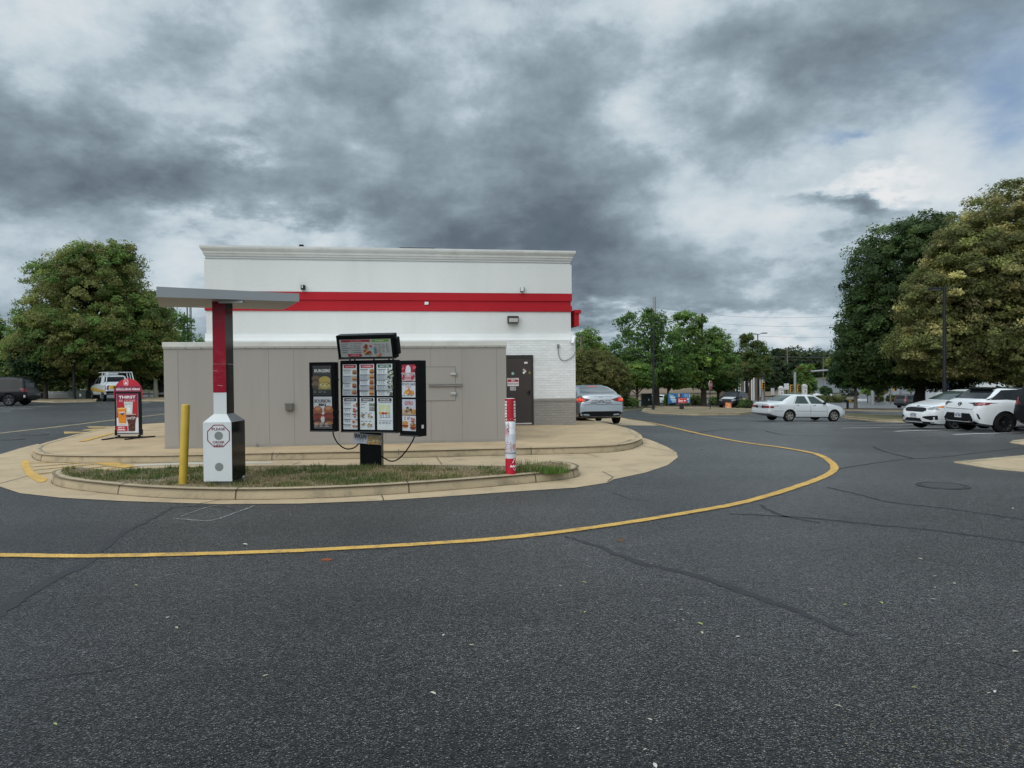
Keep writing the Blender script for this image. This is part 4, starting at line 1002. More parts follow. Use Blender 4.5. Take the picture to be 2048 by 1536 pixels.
for uu, vv in ((u0+.075,v0+.25),(u1-.06,v0+.26)):
    p.oval(uu,vv+.05,.085,.075,'#94583b',14,.04,rr); p.oval(uu,vv-.03,.09,.04,'#6b3427',12,.1,rr); p.oval(uu,vv-.07,.092,.035,'#84382b',12,.12,rr); p.oval(uu,vv-.12,.085,.045,'#5e3126',12,.1,rr); p.oval(uu,vv-.165,.08,.03,'#9a6747',12,.05,rr); p.oval(uu,vv+.08,.05,.03,'#b57f5c',10,.1,rr)
p.oval((u0+u1)/2,v0+.16,.035,.06,'#c9c6c2',12,.08,rr); p.oval((u0+u1)/2,v0+.215,.02,.02,'#b53b2c',8); p.bars(u0+.02,v0+.085,.27,3,.024,.010,'#b9b3ae',rr); p.build('bourbon_poster', lo_)
# right wing
ro, T, fn = board('right_wing', 817.5, 797, MY-.28, .385, 1.215, rad(-31), 0, .21)
w, h = .385, 1.215
def rw(va, vb): return U(.15), U(.86), V_(vb), V_(va)
u0,u1,v0,v1 = rw(.055,.275); p = Panel(fn); p.rect(u0,v0,u1,v1,'#b6a3a8'); p.rect(u0,v1-.13,u1,v1,'#9c2b3b')
for i in range(9): p.oval(u0+rr.random()*(u1-u0),v1-.02-rr.random()*.09,.03,.025,['#8e1f33','#c9535f','#7b2230'][i%3],8,.3,rr)
p.oval((u0+u1)/2,v1-.09,.055,.085,'#cfd3d8',14,.06,rr); p.rect(u0,v1-.155,u1,v1-.128,'#c9c5c8'); p.text('STRAWBERRY',(u0+u1)/2,v1-.142,.020,'#93384b',width=.25); p.rect(u0+.07,v0+.01,u1-.07,v0+.10,'#c99aa2'); p.text('SHAKE',(u0+u1)/2,v0+.055,.026,'#93384b',width=.12)
for uu in (u0+.03,u1-.03,u0+.045,u1-.06): p.oval(uu,v0+.03+rr.random()*.07,.02,.026,'#a8323f',8,.15,rr)
p.build('shake_poster', ro)
u0,u1,v0,v1 = rw(.285,.485); p = Panel(fn); p.rect(u0,v0,u1,v1,'#c9ccd0'); p.text('POTATO CAKES',(u0+u1)/2,v1-.035,.038,'#262f48',width=.262,bold=.03); p.text('ARE BACK',(u0+u1)/2,v1-.075,.018,'#a33b3f',width=.12,bold=.02)
for du, dv, ru in ((-.06,.085,.05),(.05,.08,.055),(0,.12,.05),(.02,.07,.05),(.09,.075,.03)): p.poly([((u0+u1)/2+du-ru,v0+dv-.028),((u0+u1)/2+du+ru,v0+dv-.03),((u0+u1)/2+du+ru*.2,v0+dv+.045)],['#b8772f','#c98a3d','#d09a4e','#a9672a','#c48238'][rr.randrange(5)])
p.bars(u0+.02,v0+.025,.23,1,.02,.010,'#70757d',rr); p.build('potato_poster', ro)
u0,u1,v0,v1 = rw(.51,.715); p = Panel(fn); p.rect(u0,v0,u1,v1,'#b7bbc4'); p.rect(u0,v0,u1,v0+.09,'#b9a184'); p.text('GYRO',(u0+u1)/2,v1-.062,.062,'#a81f38',width=.165,bold=.03)
for k in range(16): p.oval((u0+u1)/2+rr.uniform(-.10,.08),v0+.075+rr.uniform(-.04,.05),.022,.016,['#6e3f33','#93513f','#57382b','#a8a08c','#7c8a55','#7d4437'][k%6],7,.25,rr)
for k in range(5): p.oval(u1-.03+rr.uniform(-.02,.02),v0+.03+k*.014,.022,.012,['#c99a45','#b9812f'][k%2],7,.2,rr)
p.build('gyro_poster', ro)
u0,u1,v0,v1 = rw(.725,.925); p = Panel(fn); p.rect(u0,v0,u1,v1,'#c8cacf'); p.text('2',u0+.055,v1-.04,.052,'#8e3038',width=.03,bold=.04); p.text('$7',u0+.13,v1-.042,.05,'#8e3038',width=.06,bold=.03); p.bars(u0+.17,v1-.045,.09,1,.02,.014,'#8e3038',rr)
burger(p,u0+.06,v0+.10,.115,1); burger(p,u1-.055,v0+.075,.11,2); pile(p,u1-.06,v0+.165,.09,['#a8442e','#8a3a2a','#c06a3f'],7); p.build('deal_poster', ro)
mb = MB(); q = T @ Vector((w/2+.001,.10,V_(.87))); mb.box(q,(.01,.05,.055),WHITEM,rz=rad(-31)); mb.build('latch', ro)
# top sign
to, T, fn = board('top_sign', 730.5, 694.5, MY-.1, 1.0, .40, rad(-14), rad(14), .17)
w, h = 1.0, .40
p = Panel(fn); u0,u1,v0,v1 = U(.055),U(.955),V_(.90),V_(.17); p.rect(u0,v0,u1,v1,'#a3a6a4'); p.rect(u0+.03,v1-.045,u0+.54,v1-.005,'#8f2a35'); p.rect(u0+.57,v1-.045,u1-.03,v1-.005,'#5d8a3c')
p.text('VALUE MENU',u0+.29,v1-.025,.017,'#c79a9d',width=.2); p.text('KIDS MENU',u0+.71,v1-.025,.018,'#c6d3a8',width=.15)
for k in range(5): p.rect(u0+.03,v1-.075-k*.035,u0+.03+rr.uniform(.09,.16),v1-.068-k*.035,'#474b4d'); p.rect(u0+.24,v1-.075-k*.035,u0+.24+rr.uniform(.1,.16),v1-.068-k*.035,'#474b4d'); p.bars(u0+.19,v1-.073-k*.035,.04,1,.02,.008,'#4d5153',rr,cols=2)
p.rect(u0+.13,v0+.012,u0+.37,v0+.055,'#9b2a3a'); p.text('2 FOR $1',u0+.25,v0+.033,.022,'#d8b5b8',width=.16,bold=.02)
for k in range(16): p.oval(u0+.48+rr.uniform(-.06,.07),v0+.05+rr.random()*.03+(rr.random()**2)*.13,.022,.018,['#8e4a36','#a9553a','#6e3527','#c48d5a','#b0363a','#5a3a2c'][k%6],8,.2,rr)
p.rect(u0+.455,v0+.14,u0+.485,v0+.215,'#6e3b2c'); p.rect(u0+.60,v0+.06,u0+.625,v0+.165,'#4e7f8e'); pile(p,u0+.68,v0+.035,.09,['#b06a3f','#a9443a','#c98d5b'],7)
p.bars(u0+.62,v1-.085,.26,5,.032,.008,'#4d5153',rr,cols=4); p.build('menu_sheet', to)
mb = MB(); mb.box((w/2+.025,.09,.0),(.05,.13,.28),FR,T=T,bev=.015); mb.build('lamp_housing', to)
for fx in (.20,.28,.6,.85,.92): q = at(676+fx*120,720,MY+.03)-MO; mb = MB(); mb.box((q.x,q.y,q.z),(.022,.03,.07),FR); mb.build('bracket', menu)
for py in (759.5,824): q = at(673.5,py,MY+.08)-MO; mb = MB(); mb.box((q.x,q.y,q.z),(.075,.035,.022),FR); mb.box((q.x-.01,q.y-.02,q.z),(.03,.03,.034),FR,bev=.008); mb.build('bracket', menu)
for py in (740,840): q = at(797,py,MY-.02)-MO; mb = MB(); mb.box((q.x,q.y+.08,q.z),(.08,.03,.05),FR); mb.build('bracket', menu)
def cable(pts, Y, Y2):
    n = len(pts); P3 = [at(px,py,Y+(Y2-Y)*i/(n-1))-MO for i,(px,py) in enumerate(pts)]
    mb = MB(); mb.tube(smooth_line(P3,6), .011, FR, 8); mb.build('cable', menu)
cable([(666,862),(668,873),(677,888),(692,897.5),(707,896),(717,888),(722,882)], MY+.12, MO.y)
cable([(829,873),(824,884),(812,902),(798,917),(785,922.5),(773,919),(762,911)], MY-.2, MO.y)
c = at(735,878,MO.y-.14); T, fn = frame_fn(c-MO, rad(-4), 0, rad(5))
p = Panel(fn, .0006); w2, h2 = .475, .165
b = MB(); b.box((0,.004,0),(w2,.006,h2),mat('banner_sheet',(.6,.6,.62),rough=.5),T=T); bn = b.build('wraps_banner', menu)
p.rect(-w2/2,-h2/2,w2/2,h2/2,'#cfd0da'); p.rect(.0,-h2/2,w2/2,h2/2,'#b9b4b8'); p.text('NEW',-w2/2+.045,h2/2-.022,.018,'#444a56',width=.04); p.text('WRAPS',-w2/2+.115,.025,.066,'#1b2130',width=.205,bold=.03); p.rect(-w2/2+.05,-.022,-w2/2+.18,-.017,'#5a8aa0'); p.bars(-w2/2+.06,-.04,.12,2,.02,.006,'#7f9bb0',rr)
for k, (du, dv) in enumerate(((.04,.03),(.11,.05),(.19,.04),(.03,-.04),(.10,-.035),(.18,-.03))):
    p.oval(du,dv-.01,.036,.038,'#c49a55',12,.08,rr); p.oval(du,dv+.014,.032,.022,'#e2d3a8',10,.1,rr)
    for q in range(5): p.oval(du+rr.uniform(-.02,.02),dv+.014+rr.uniform(-.01,.01),.008,.006,['#8b5a2f','#5d6b33','#b0753d'][q%3],6,.2,rr)
p.build('print', bn)

# ================================================================== SIDEWALK SIGN
sp_ = hit(258,877,.148); sg = thing('sidewalk_sign', 'red arched pavement sign advertising drinks on the tan sidewalk', 'pavement sign', sp_, rad(2))
sY = sp_.y; SC_ = sY/1420; Z = lambda py: (877-py)*SC_; X = lambda px: (px-258)*SC_
FRS = mat('sign_frame_black', (.008,.008,.009), rough=.4, var=.2, spec=.2)
mb = MB(); fw = .28
mb.span((X(232.2),-.03,Z(868)),(X(283.5),.03,Z(783.5)), FRS, bev=.006); mb.span((X(232),-.034,Z(869.5)),(X(284),.034,Z(867.3)), mat('sign_channel',(.45,.45,.45),rough=.4,metal=.5)); mb.span((X(232),-.05,Z(870.5)),(X(236),.05,Z(859)), FRS); mb.span((X(280),-.05,Z(870.5)),(X(284),.05,Z(859)), FRS)
mb.build('frame', sg)
mb = MB(); mb.span((X(236.5),-.02,.02),(X(240.5),.02,Z(870)), FRS); mb.span((X(276.5),-.02,.02),(X(280.5),.02,Z(870)), FRS); mb.tube([(X(232),0,.035),(X(285),0,.035)], .022, FRS)
for s in (-1,1):
    mb.tube([(s*.28,0,.03),(s*.28-.17*1,-.42,.01)], .018, FRS) ; mb.tube([(s*.28,0,.03),(s*.28+.17,.42,.01)], .018, FRS)
mb.build('stand', sg)
arc = []; cxA, rA = 258, 28.2
for k in range(25):
    a = PI*k/24; arc.append((X(cxA+rA*math.cos(a)), Z(787)+ (787-757)*SC_*math.sin(a)))
top = [(X(286.2),Z(787))] + arc[1:-1] + [(X(229.8),Z(787)),(X(231),Z(797)),(X(233),Z(797)),(X(233),Z(784)),(X(283),Z(784)),(X(283),Z(797)),(X(285),Z(797))]
mb = MB(); T = Matrix(((1,0,0,0),(0,0,-1,0),(0,1,0,0),(0,0,0,1))); mb.prism(top[::-1] if False else top, -.012, .012, mat('sign_red',(.52,.012,.035),rough=.4), T); hdr = mb.build('header', sg)
p = Panel(lambda u,v,h: (u,-.0125-h,v), .0006)
bd = [(x,z) for x,z in arc if z <= Z(771.5)]
p.poly([(X(231),Z(784)),(X(285),Z(784)),(X(285.5),Z(779)),(X(282.5),Z(772)),(X(233.5),Z(772)),(X(230.5),Z(779))], '#7d1a3b')
p.text('EXCLUSIVE PERKS', X(258.5), Z(778.5), .052, '#ecdfe4', width=X(281)-X(235), bold=.04); p.bars(X(238), Z(774.8), X(276)-X(238), 1, .02, .012, '#b07a8c', rr, cols=5)
p.ring([(X(250),Z(759.5)),(X(258),Z(758.5)),(X(258.5),Z(759.5)),(X(258.5),Z(770)),(X(250),Z(770))], .0001, '#ecdfe4')
p.text('A', X(254.5), Z(766), .085, '#efe6e8', width=.075, bold=.05)
for uu in (X(250.6),X(258.2)): p.rect(uu-.006,Z(769),uu+.006,Z(760.5),'#efe6e8', lift=False)
p.poly([(X(250.2),Z(760.5)),(X(252),Z(759)),(X(257),Z(759)),(X(258.8),Z(760.5)),(X(257),Z(760.2)),(X(252),Z(760.2))], '#efe6e8', lift=False); p.rect(X(251),Z(771.2),X(258),Z(770.4),'#e3b9c2')
p.build('header_print', hdr)
p = Panel(lambda u,v,h: (u,-.031-h,v), .0006); u0,u1,v0,v1 = X(235.6),X(278.4),Z(865.5),Z(787)
p.rect(u0,v0,u1,v1,'#d7d6d9'); p.rect(u0,Z(835),u1,v1,'#b01527'); p.rect(u0,Z(800),u1,v1,'#86173a'); p.rect(u0,Z(836),u0+.008,v1,'#8f97a8'); p.rect(u1-.008,Z(836),u1,v1,'#8f97a8')
p.text('THIRST', X(257), Z(794), .072, '#f0eaec', width=X(273)-X(240), bold=.03); p.text('BE GONE', X(257), Z(801), .055, '#d9b3bd', width=X(272)-X(241), bold=.0)
p.poly([(X(250.5),Z(803.5)),(X(268),Z(803.5)),(X(266.5),Z(828)),(X(253.5),Z(828))], '#c8d0cf'); p.text('Sprite', X(259), Z(808), .045, '#55706a', width=.17, bold=.01, rot=.08)
p.oval(X(260),Z(819),.05,.06,'#dfe5e4',10,.2,rr)
p.poly([(X(237),Z(816.5)),(X(255.5),Z(816)),(X(253.8),Z(847)),(X(240.5),Z(847.5))], '#d9810c'); p.oval(X(246),Z(816.5),.11,.02,'#e8b870',12,.1,rr); p.poly([(X(241),Z(825)),(X(253),Z(825)),(X(247),Z(831))], '#26345c'); p.text('FANTA', X(247), Z(824.5), .045, '#f0e9e2', width=.15, bold=.03, rot=.05); p.rect(X(240.8),Z(848),X(253.6),Z(846.3),'#e9ddd0')
p.poly([(X(254),Z(828.5)),(X(274.5),Z(828)),(X(274.5),Z(833)),(X(272),Z(847)),(X(271.5),Z(862)),(X(259),Z(862)),(X(258.5),Z(847)),(X(254.3),Z(834))], '#4b2018'); p.poly([(X(254.5),Z(828.5)),(X(274),Z(828)),(X(274),Z(829.4)),(X(254.5),Z(829.8))], '#c9a9a0')
p.text('Coca-Cola', X(264), Z(835), .05, '#ece6e4', width=.225, bold=.02, rot=.06); p.bars(X(256.5),Z(838.7),.2,1,.02,.012,'#c9b9b4',rr)
for k in range(12): p.oval(X(265)+rr.uniform(-.07,.06),Z(851)+rr.uniform(-.11,.09),.022,.018,['#7a3524','#35130d','#8c4a2c','#6a2a1e'][k%4],7,.25,rr)
p.rect(u0,Z(861.5),X(257),Z(851.5),'#b0142c'); p.text('ADD A', X(245), Z(854.3), .038, '#f0e6e6', width=.16, bold=.03); p.text('DRINK.', X(246), Z(858.8), .038, '#f0e6e6', width=.19, bold=.04)
p.build('drinks_poster', sg)
# ================================================================== VEHICLES
GLS = mat('car_glass', (.010,.012,.013), rough=.05, var=.1, vscale=2, spec=.3)
GLR = mat('painted_reflection_glass', (.17,.19,.195), rough=.06, var=.3, vscale=2.2, spec=.6)  # rear window: sky reflection painted into the base colour
GLG = mat('tinted_green_glass', (.045,.065,.06), rough=.05, var=.25, vscale=2.5, spec=.5)
BLK = mat('black_trim', (.009,.009,.010), rough=.5, var=.15, vscale=5, spec=.2)
RUB = mat('tyre_rubber', (.012,.012,.012), rough=.85, var=.2, vscale=9, spec=.2)
WELL = mat('wheel_well', (.006,.006,.006), rough=.95)
CHR = mat('chrome', (.62,.62,.63), rough=.12, metal=1.0, var=.03)
LRED = mat('red_lamp_lens', (.20,.006,.010), rough=.12, var=.12, vscale=14, coat=.5)
LLIT = mat('lit_brake_lamp', (.6,.03,.02), rough=.2, emit=(1.0,.06,.03), estr=.45)
LHOT = mat('brake_lamp_core', (.8,.2,.1), rough=.2, emit=(1.0,.30,.14), estr=1.0)
LCLR = mat('clear_lamp_lens', (.20,.21,.22), rough=.08, var=.5, vscale=22, coat=.5)
LAMB = mat('amber_lens', (.55,.18,.02), rough=.15, coat=.3)
PLT = mat('plate_white', (.62,.63,.64), rough=.45); PLB = mat('plate_ink', (.05,.06,.16), rough=.5)
def paint(name, c, metal=0.0, rough=.28): return mat(name, c, rough=rough, metal=metal, var=.025, vscale=1.5, coat=.6, spec=.5)
PWHITE = paint('white_car_paint', (.72,.735,.745)); PSILV = paint('silver_car_paint', (.52,.525,.53), .75, .25); PBLACK = mat('black_car_paint', (.006,.006,.007), rough=.22, var=.03, vscale=1.5, coat=.15, spec=.25); PGREY = paint('grey_car_paint', (.045,.047,.05), .3); POLD = paint('aged_white_car_paint', (.66,.685,.69), 0, .35)
SEAM = mat('shut_line', (.03,.03,.03), rough=.8)

def interp(pts, x): return np.interp(x, [p[0] for p in pts], [p[1] for p in pts])
def body_mesh(S):
    L2 = S['L']/2; xs = np.unique(np.concatenate([np.linspace(-L2, L2, 76), -L2+np.array([.01,.025,.05,.09,.14]), L2-np.array([.01,.025,.05,.09,.14])]))
    fine = np.linspace(-L2, L2, 1200); ker = np.exp(-.5*(np.arange(-60,61)*(fine[1]-fine[0])/S.get('blur',.05))**2); ker /= ker.sum()
    def smooth(pts):
        y = interp(pts, fine); pad = np.concatenate([np.full(60,y[0]), y, np.full(60,y[-1])]); return np.interp(xs, fine, np.convolve(pad, ker, 'valid'))
    top, belt, bot, hw = [smooth(S[k]) for k in ('top','belt','bot','hw')]
    tum = S.get('tumble', .5); secs = []
    for t, b, z0, w in zip(top, belt, bot, hw):
        b = min(b, t-.012); h = t-b; c = sstep(.06, .32, h); b = max(b, z0+.1)
        ys = S.get('shoulder', .955)*w; lp = lambda a, d: a+(d-a)*c
        r5 = ys-.5*h*tum; r8 = ys-.86*h*tum
        pts = [(0,z0),(.80*w,z0),(.95*w,z0+.05),(.985*w,z0+.25*(b-z0)),(w,z0+.50*(b-z0)),(.995*w,z0+.78*(b-z0)),(.98*w,b-.06*(b-z0)),(ys,b),
               (lp(.90*w,r5), b+lp(.35*h,.5*h)), (lp(.80*w,r8), b+lp(.6*h,.86*h)), (lp(.70*w,r8-.045), b+lp(.78*h,.95*h)), (lp(.52*w,r8-.13), b+lp(.92*h,.985*h)), (lp(.28*w,.5*(r8-.1)), b+.995*h), (0,t)]
        secs.append(pts)
    n = len(secs[0]); V = []; F = []; ring = 2*n-2
    for x, pts in zip(xs, secs):
        V += [(x, y, z) for y, z in pts]; V += [(x, -y, z) for y, z in pts[-2:0:-1]]
    for i in range(len(xs)-1):
        for j in range(ring): F.append((i*ring+j, i*ring+(j+1)%ring, (i+1)*ring+(j+1)%ring, (i+1)*ring+j))
    F.append(tuple(range(ring))); F.append(tuple(reversed([(len(xs)-1)*ring+j for j in range(ring)])))
    bm = bmesh.new(); vv = [bm.verts.new(v) for v in V]
    for f in F: bm.faces.new([vv[i] for i in f])
    bmesh.ops.recalc_face_normals(bm, faces=bm.faces); bm.normal_update()
    return bm
def cut_wells(bm, S, mats):
    me = bpy.data.meshes.new('body'); bm.to_mesh(me)
    for m_ in mats: me.materials.append(m_)
    o = bpy.data.objects.new('body', me); COL.objects.link(o)
    c = bmesh.new()
    for xw in S['axles']:
        for s in (-1,1):
            T = Matrix.Translation((xw, s*S['W']/2, S['R'])) @ Matrix.Rotation(PI/2, 4, 'X')
            bmesh.ops.create_cone(c, cap_ends=True, segments=40, radius1=S['R']*S.get('arch',1.15), radius2=S['R']*S.get('arch',1.15), depth=.62, matrix=T)
    for f in c.faces: f.material_index = 1
    cme = bpy.data.meshes.new('cutter'); c.to_mesh(cme); c.free(); cme.materials.append(mats[0]); cme.materials.append(WELL)
    co = bpy.data.objects.new('cutter', cme); COL.objects.link(co)
    md = o.modifiers.new('wells', 'BOOLEAN'); md.operation = 'DIFFERENCE'; md.object = co; md.solver = 'EXACT'
    try: md.material_mode = 'TRANSFER'
    except Exception: pass
    dg = bpy.context.evaluated_depsgraph_get(); nm = bpy.data.meshes.new_from_object(o.evaluated_get(dg))
    o.modifiers.clear(); o.data = nm; bpy.data.objects.remove(co)
    for p in nm.polygons: p.use_smooth = True
    nm.set_sharp_from_angle(angle=rad(38))
    return o
DIRS = {'L':Vector((0,1,0)),'R':Vector((0,-1,0)),'F':Vector((1,0,0)),'B':Vector((-1,0,0)),'T':Vector((0,0,1))}
def patch(mb, bvh, poly, view, m, off=.005, res=.07):
    d = DIRS[view]; V, F = tess(poly, res); P = []
    for a, b in V:
        o = {'L':(a,6,b),'R':(a,-6,b),'F':(6,a,b),'B':(-6,a,b),'T':(a,b,6)}[view]; o = Vector(o)
        h, n, i, dist = bvh.ray_cast(o, -d)
        if h is None or dist > 6+(2.0 if view in 'FB' else 1.0 if view in 'LR' else 9):
            q = Vector({'L':(a,.8,b),'R':(a,-.8,b),'F':(2.2,a,b),'B':(-2.2,a,b),'T':(a,b,1)}[view]); h, n, i, dist = bvh.find_nearest(q)
        if n.dot(d) < 0: n = -n
        P.append(h+(n*.7+d*.3)*off)
    FF = []
    for f in F:
        A,B,C = [P[i] for i in f[:3]]; FF.append(f if (B-A).cross(C-A).dot(d) > 0 else list(reversed(f)))
    mb.add(P, FF, m, True)
def strip(a, b, w=.012):
    a = Vector(a); b = Vector(b); q = (b-a).normalized(); q = Vector((-q.y,q.x))*w/2
    return [tuple(a+q),tuple(a-q),tuple(b-q),tuple(b+q)]
_WH = {}
def add_wheel(root, x, s, R, W, style):
    k = (R, style); T = Matrix.Rotation(PI/2, 4, 'X')
    if k not in _WH:
        w = .105; ri = R*.68
        mb = MB(); mb.lathe([(ri,-w*.8),(R*.90,-w),(R*.975,-w*.85),(R,-w*.5),(R,w*.5),(R*.975,w*.85),(R*.90,w),(ri,w*.8)], RUB, 40, T); ty = mb.build('wheel')
        mb = MB(); col = {'alloy':mat('alloy_rim',(.42,.42,.43),rough=.28,metal=.9),'black':mat('black_rim',(.02,.02,.021),rough=.3,metal=.3),'dark':mat('dark_alloy',(.13,.13,.135),rough=.3,metal=.8),'cover':mat('worn_rim',(.33,.31,.28),rough=.45,metal=.6,var=.2,vscale=12),'white':mat('silver_rim',(.5,.5,.5),rough=.35,metal=.5)}[style]
        mb.lathe([(0,w*.30),(ri-.03,w*.30),(ri-.012,w*.83),(ri+.004,w*.85)], mat('rim_barrel',(.03,.03,.03),rough=.6), 36, T)
        mb.lathe([(ri-.016,w*.6),(ri-.014,w*.86),(ri+.004,w*.88),(ri+.006,w*.80)], col, 36, T)
        n = {'alloy':5,'black':10,'dark':6,'cover':6,'white':5}[style]
        for i in range(n):
            a = 2*PI*i/n; sw = .5 if style == 'cover' else 0
            M_ = T @ Matrix.Rotation(a, 4, 'Z'); ww = {'alloy':.032,'black':.013,'dark':.026,'cover':.035,'white':.035}[style]
            vs = [(.03,-ww*1.2,w*.62),(ri-.012,-ww+sw*ri*.5,w*.80),(ri-.012,ww+sw*ri*.5,w*.80),(.03,ww*1.2,w*.62)]; vs += [(x_,y_,z_-.03) for x_,y_,z_ in vs]
            mb.add(vs, [(0,1,2,3),(4,7,6,5),(0,4,5,1),(2,6,7,3)], col, False, M_)
        mb.lathe([(.055,w*.45),(.055,w*.68),(.03,w*.74),(0,w*.75)], col, 20, T); rm = mb.build('rim', ty)
        _WH[k] = (ty, rm)
    else:
        a, b = _WH[k]; ty = a.copy(); COL.objects.link(ty); rm = b.copy(); COL.objects.link(rm); rm.parent = ty
    ty.parent = root; ty.location = (x, s*(W/2-.125), R); ty.rotation_euler = (0, 0, 0 if s < 0 else PI)
    return ty
def mirror(poly): return [(-a, b) for a, b in reversed(poly)]
def vehicle(name, label, S, pos, yaw, pitch=0.0, group=None, cat='car'):
    root = thing(name, label, cat, pos, yaw, group); root.rotation_euler = (0, -pitch, yaw)
    bm = body_mesh(S); bvh = BVHTree.FromBMesh(bm)
    body = cut_wells(bm, S, [S['paint'], WELL]); bm.free(); body.parent = root
    for xw in S['axles']:
        for s in (-1,1): add_wheel(root, xw, s, S['R'], S['W']-S.get('track_in',.0), S['rim'])
    for it in S['parts']:
        nm, views, polys, m = it[:4]; off = it[4] if len(it) > 4 else .006
        for vw in views.split('|'):
            for poly in polys:
                sides = [poly]
                one = '*' not in vw; v0 = vw[0]
                if v0 in 'FB' and not one: sides = [poly, mirror(poly)]
                for q in sides:
                    mb = MB(); patch(mb, bvh, q, v0, m, off, S.get('res', .08)); o = mb.build(nm, root)
    if S.get('seams'):
        for vw, a, b, w in S['seams']:
            for v0 in vw: mb = MB(); patch(mb, bvh, strip(a, b, w), v0, SEAM, .003, .15); mb.build('shut_line', root)
    if S.get('mirror'):
        x, y, z = S['mirror']
        for s in (-1,1):
            mb = MB(); mb.ball((x, s*(y+.06), z), (.07,.10,.07), S.get('mirror_m', S['paint'])); mb.box((x-.02, s*(y-.03), z-.04),(.06,.12,.03),BLK); mb.build('wing_mirror', root)
    for (vw, c, w) in S.get('plates', ()):
        mb = MB(); hh = .15; s = 1 if vw == 'F' else -1
        h, n, i, dd = bvh.ray_cast(Vector((6*s, c[0], c[1])), Vector((-s,0,0)))
        x = h.x + s*.012; mb.box((x, c[0], c[1]), (.012, .305, hh), PLT)
        for k in range(7):
            if k != 3: mb.box((x+s*.007, c[0]-.11+.037*k, c[1]), (.003, .022, .065), PLB)
        mb.box((x+s*.007, c[0], c[1]+.055), (.003,.12,.014), PLB); mb.build('number_plate', root)
    for fn in S.get('extra', ()): fn(root, bvh)
    return root
def ground_pose(p, yaw, wb):
    """height and pitch of a vehicle standing on the sloping lot"""
    c, s = math.cos(yaw), math.sin(yaw); a = gz(p[0]+c*wb/2, p[1]+s*wb/2); b = gz(p[0]-c*wb/2, p[1]-s*wb/2)
    return Vector((p[0],p[1],(a+b)/2+.004)), math.atan2(a-b, wb)
def park(name, label, S, p, yaw, **k):
    pos, pit = ground_pose(p, yaw, S['axles'][1]-S['axles'][0]); return vehicle(name, label, S, pos, yaw, pit, **k)

# --- silver saloon, brake lamps lit, at the drive-through window
SILVER = dict(L=4.92, W=1.86, R=.335, axles=(-1.42,1.41), rim='alloy', paint=PSILV, tumble=.62,
  top=[(-2.46,.66),(-2.445,1.0),(-2.40,1.085),(-2.25,1.115),(-1.98,1.135),(-1.5,1.27),(-.95,1.40),(-.3,1.465),(.3,1.455),(.75,1.36),(1.45,1.03),(1.6,1.0),(2.2,.86),(2.42,.72),(2.46,.5)],
  belt=[(-2.46,.62),(-2.42,.90),(-2.2,.99),(-1.5,.985),(1.3,.93),(2.1,.78),(2.46,.5)], bot=[(-2.46,.30),(-2.30,.25),(-1.8,.2),(2.0,.2),(2.4,.24),(2.46,.32)],
  hw=[(-2.46,.76),(-2.42,.80),(-2.25,.875),(-1.5,.93),(1.3,.93),(2.1,.85),(2.38,.68),(2.46,.5)], mirror=(.72,.90,1.0),
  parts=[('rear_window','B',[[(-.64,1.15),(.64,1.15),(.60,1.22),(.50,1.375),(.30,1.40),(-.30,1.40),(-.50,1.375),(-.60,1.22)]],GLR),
   ('high_brake_light','B',[[(-.17,1.378),(.17,1.378),(.15,1.398),(-.15,1.398)]],LLIT,.013),
   ('tail_light','B*',[[(.38,.90),(.56,.835),(.86,.80),(.93,.86),(.90,1.0),(.68,.985)]],LRED,.008),
   ('brake_lamp','B*',[[(.62,.85),(.87,.825),(.89,.97),(.66,.96)]],LLIT,.013),('brake_lamp_core','B*',[[(.72,.885),(.83,.878),(.83,.90),(.72,.905)],[(.74,.925),(.84,.92),(.84,.94),(.74,.94)]],LHOT,.018),
   ('tail_light','L|R',[[(-2.40,.85),(-2.12,.90),(-2.10,.95),(-2.40,.97)]],LRED,.008),
   ('plate_recess','B',[[(-.40,.755),(.40,.755),(.36,.895),(-.36,.895)]],mat('silver_recess',(.30,.305,.31),rough=.35,metal=.6),.004),
   ('bumper_insert','B',[[(-.80,.30),(.80,.30),(.80,.44),(.62,.485),(-.62,.485),(-.80,.44)]],BLK,.008),
   ('exhaust_trim','B*',[[(.42,.335),(.64,.345),(.66,.395),(.46,.385)]],CHR,.016),('emblem','B',[[(-.07,.985),(.07,.985),(.055,1.01),(-.055,1.01)]],mat('dark_chrome',(.2,.2,.2),rough=.2,metal=1),.010),
   ('side_window','L|R',[[(-1.02,1.05),(-.05,1.02),(-.05,1.375),(-.55,1.36)],[(.02,1.02),(.98,1.00),(.62,1.22),(.30,1.375),(.02,1.375)],[(-1.55,1.07),(-1.10,1.055),(-.68,1.33),(-.80,1.315)]],GLS),
   ('windscreen','F',[[(-.66,1.06),(.66,1.06),(.52,1.375),(-.52,1.375)]],GLS),('headlight','F*',[[(.45,.68),(.78,.72),(.76,.80),(.5,.74)]],LCLR),('grille','F',[[(-.55,.40),(.55,.40),(.50,.60),(-.50,.60)]],BLK)],
  plates=[('B',(0,.815),.3)], seams=[('LR',(-.02,.28),(-.02,1.0),.012),('LR',(-1.0,.40),(-1.12,1.0),.012),('B',(-.72,.72),(.72,.72),.012),('B',(-.42,1.005),(.42,1.005),.010)])
d = Vector((-.146,.99)).normalized()
p = at(1178,800,27.8); park('silver_car', 'silver saloon car with brake lights lit beside the white restaurant wall', SILVER, (p.x-.10, p.y), math.atan2(d.y,d.x)-rad(2))

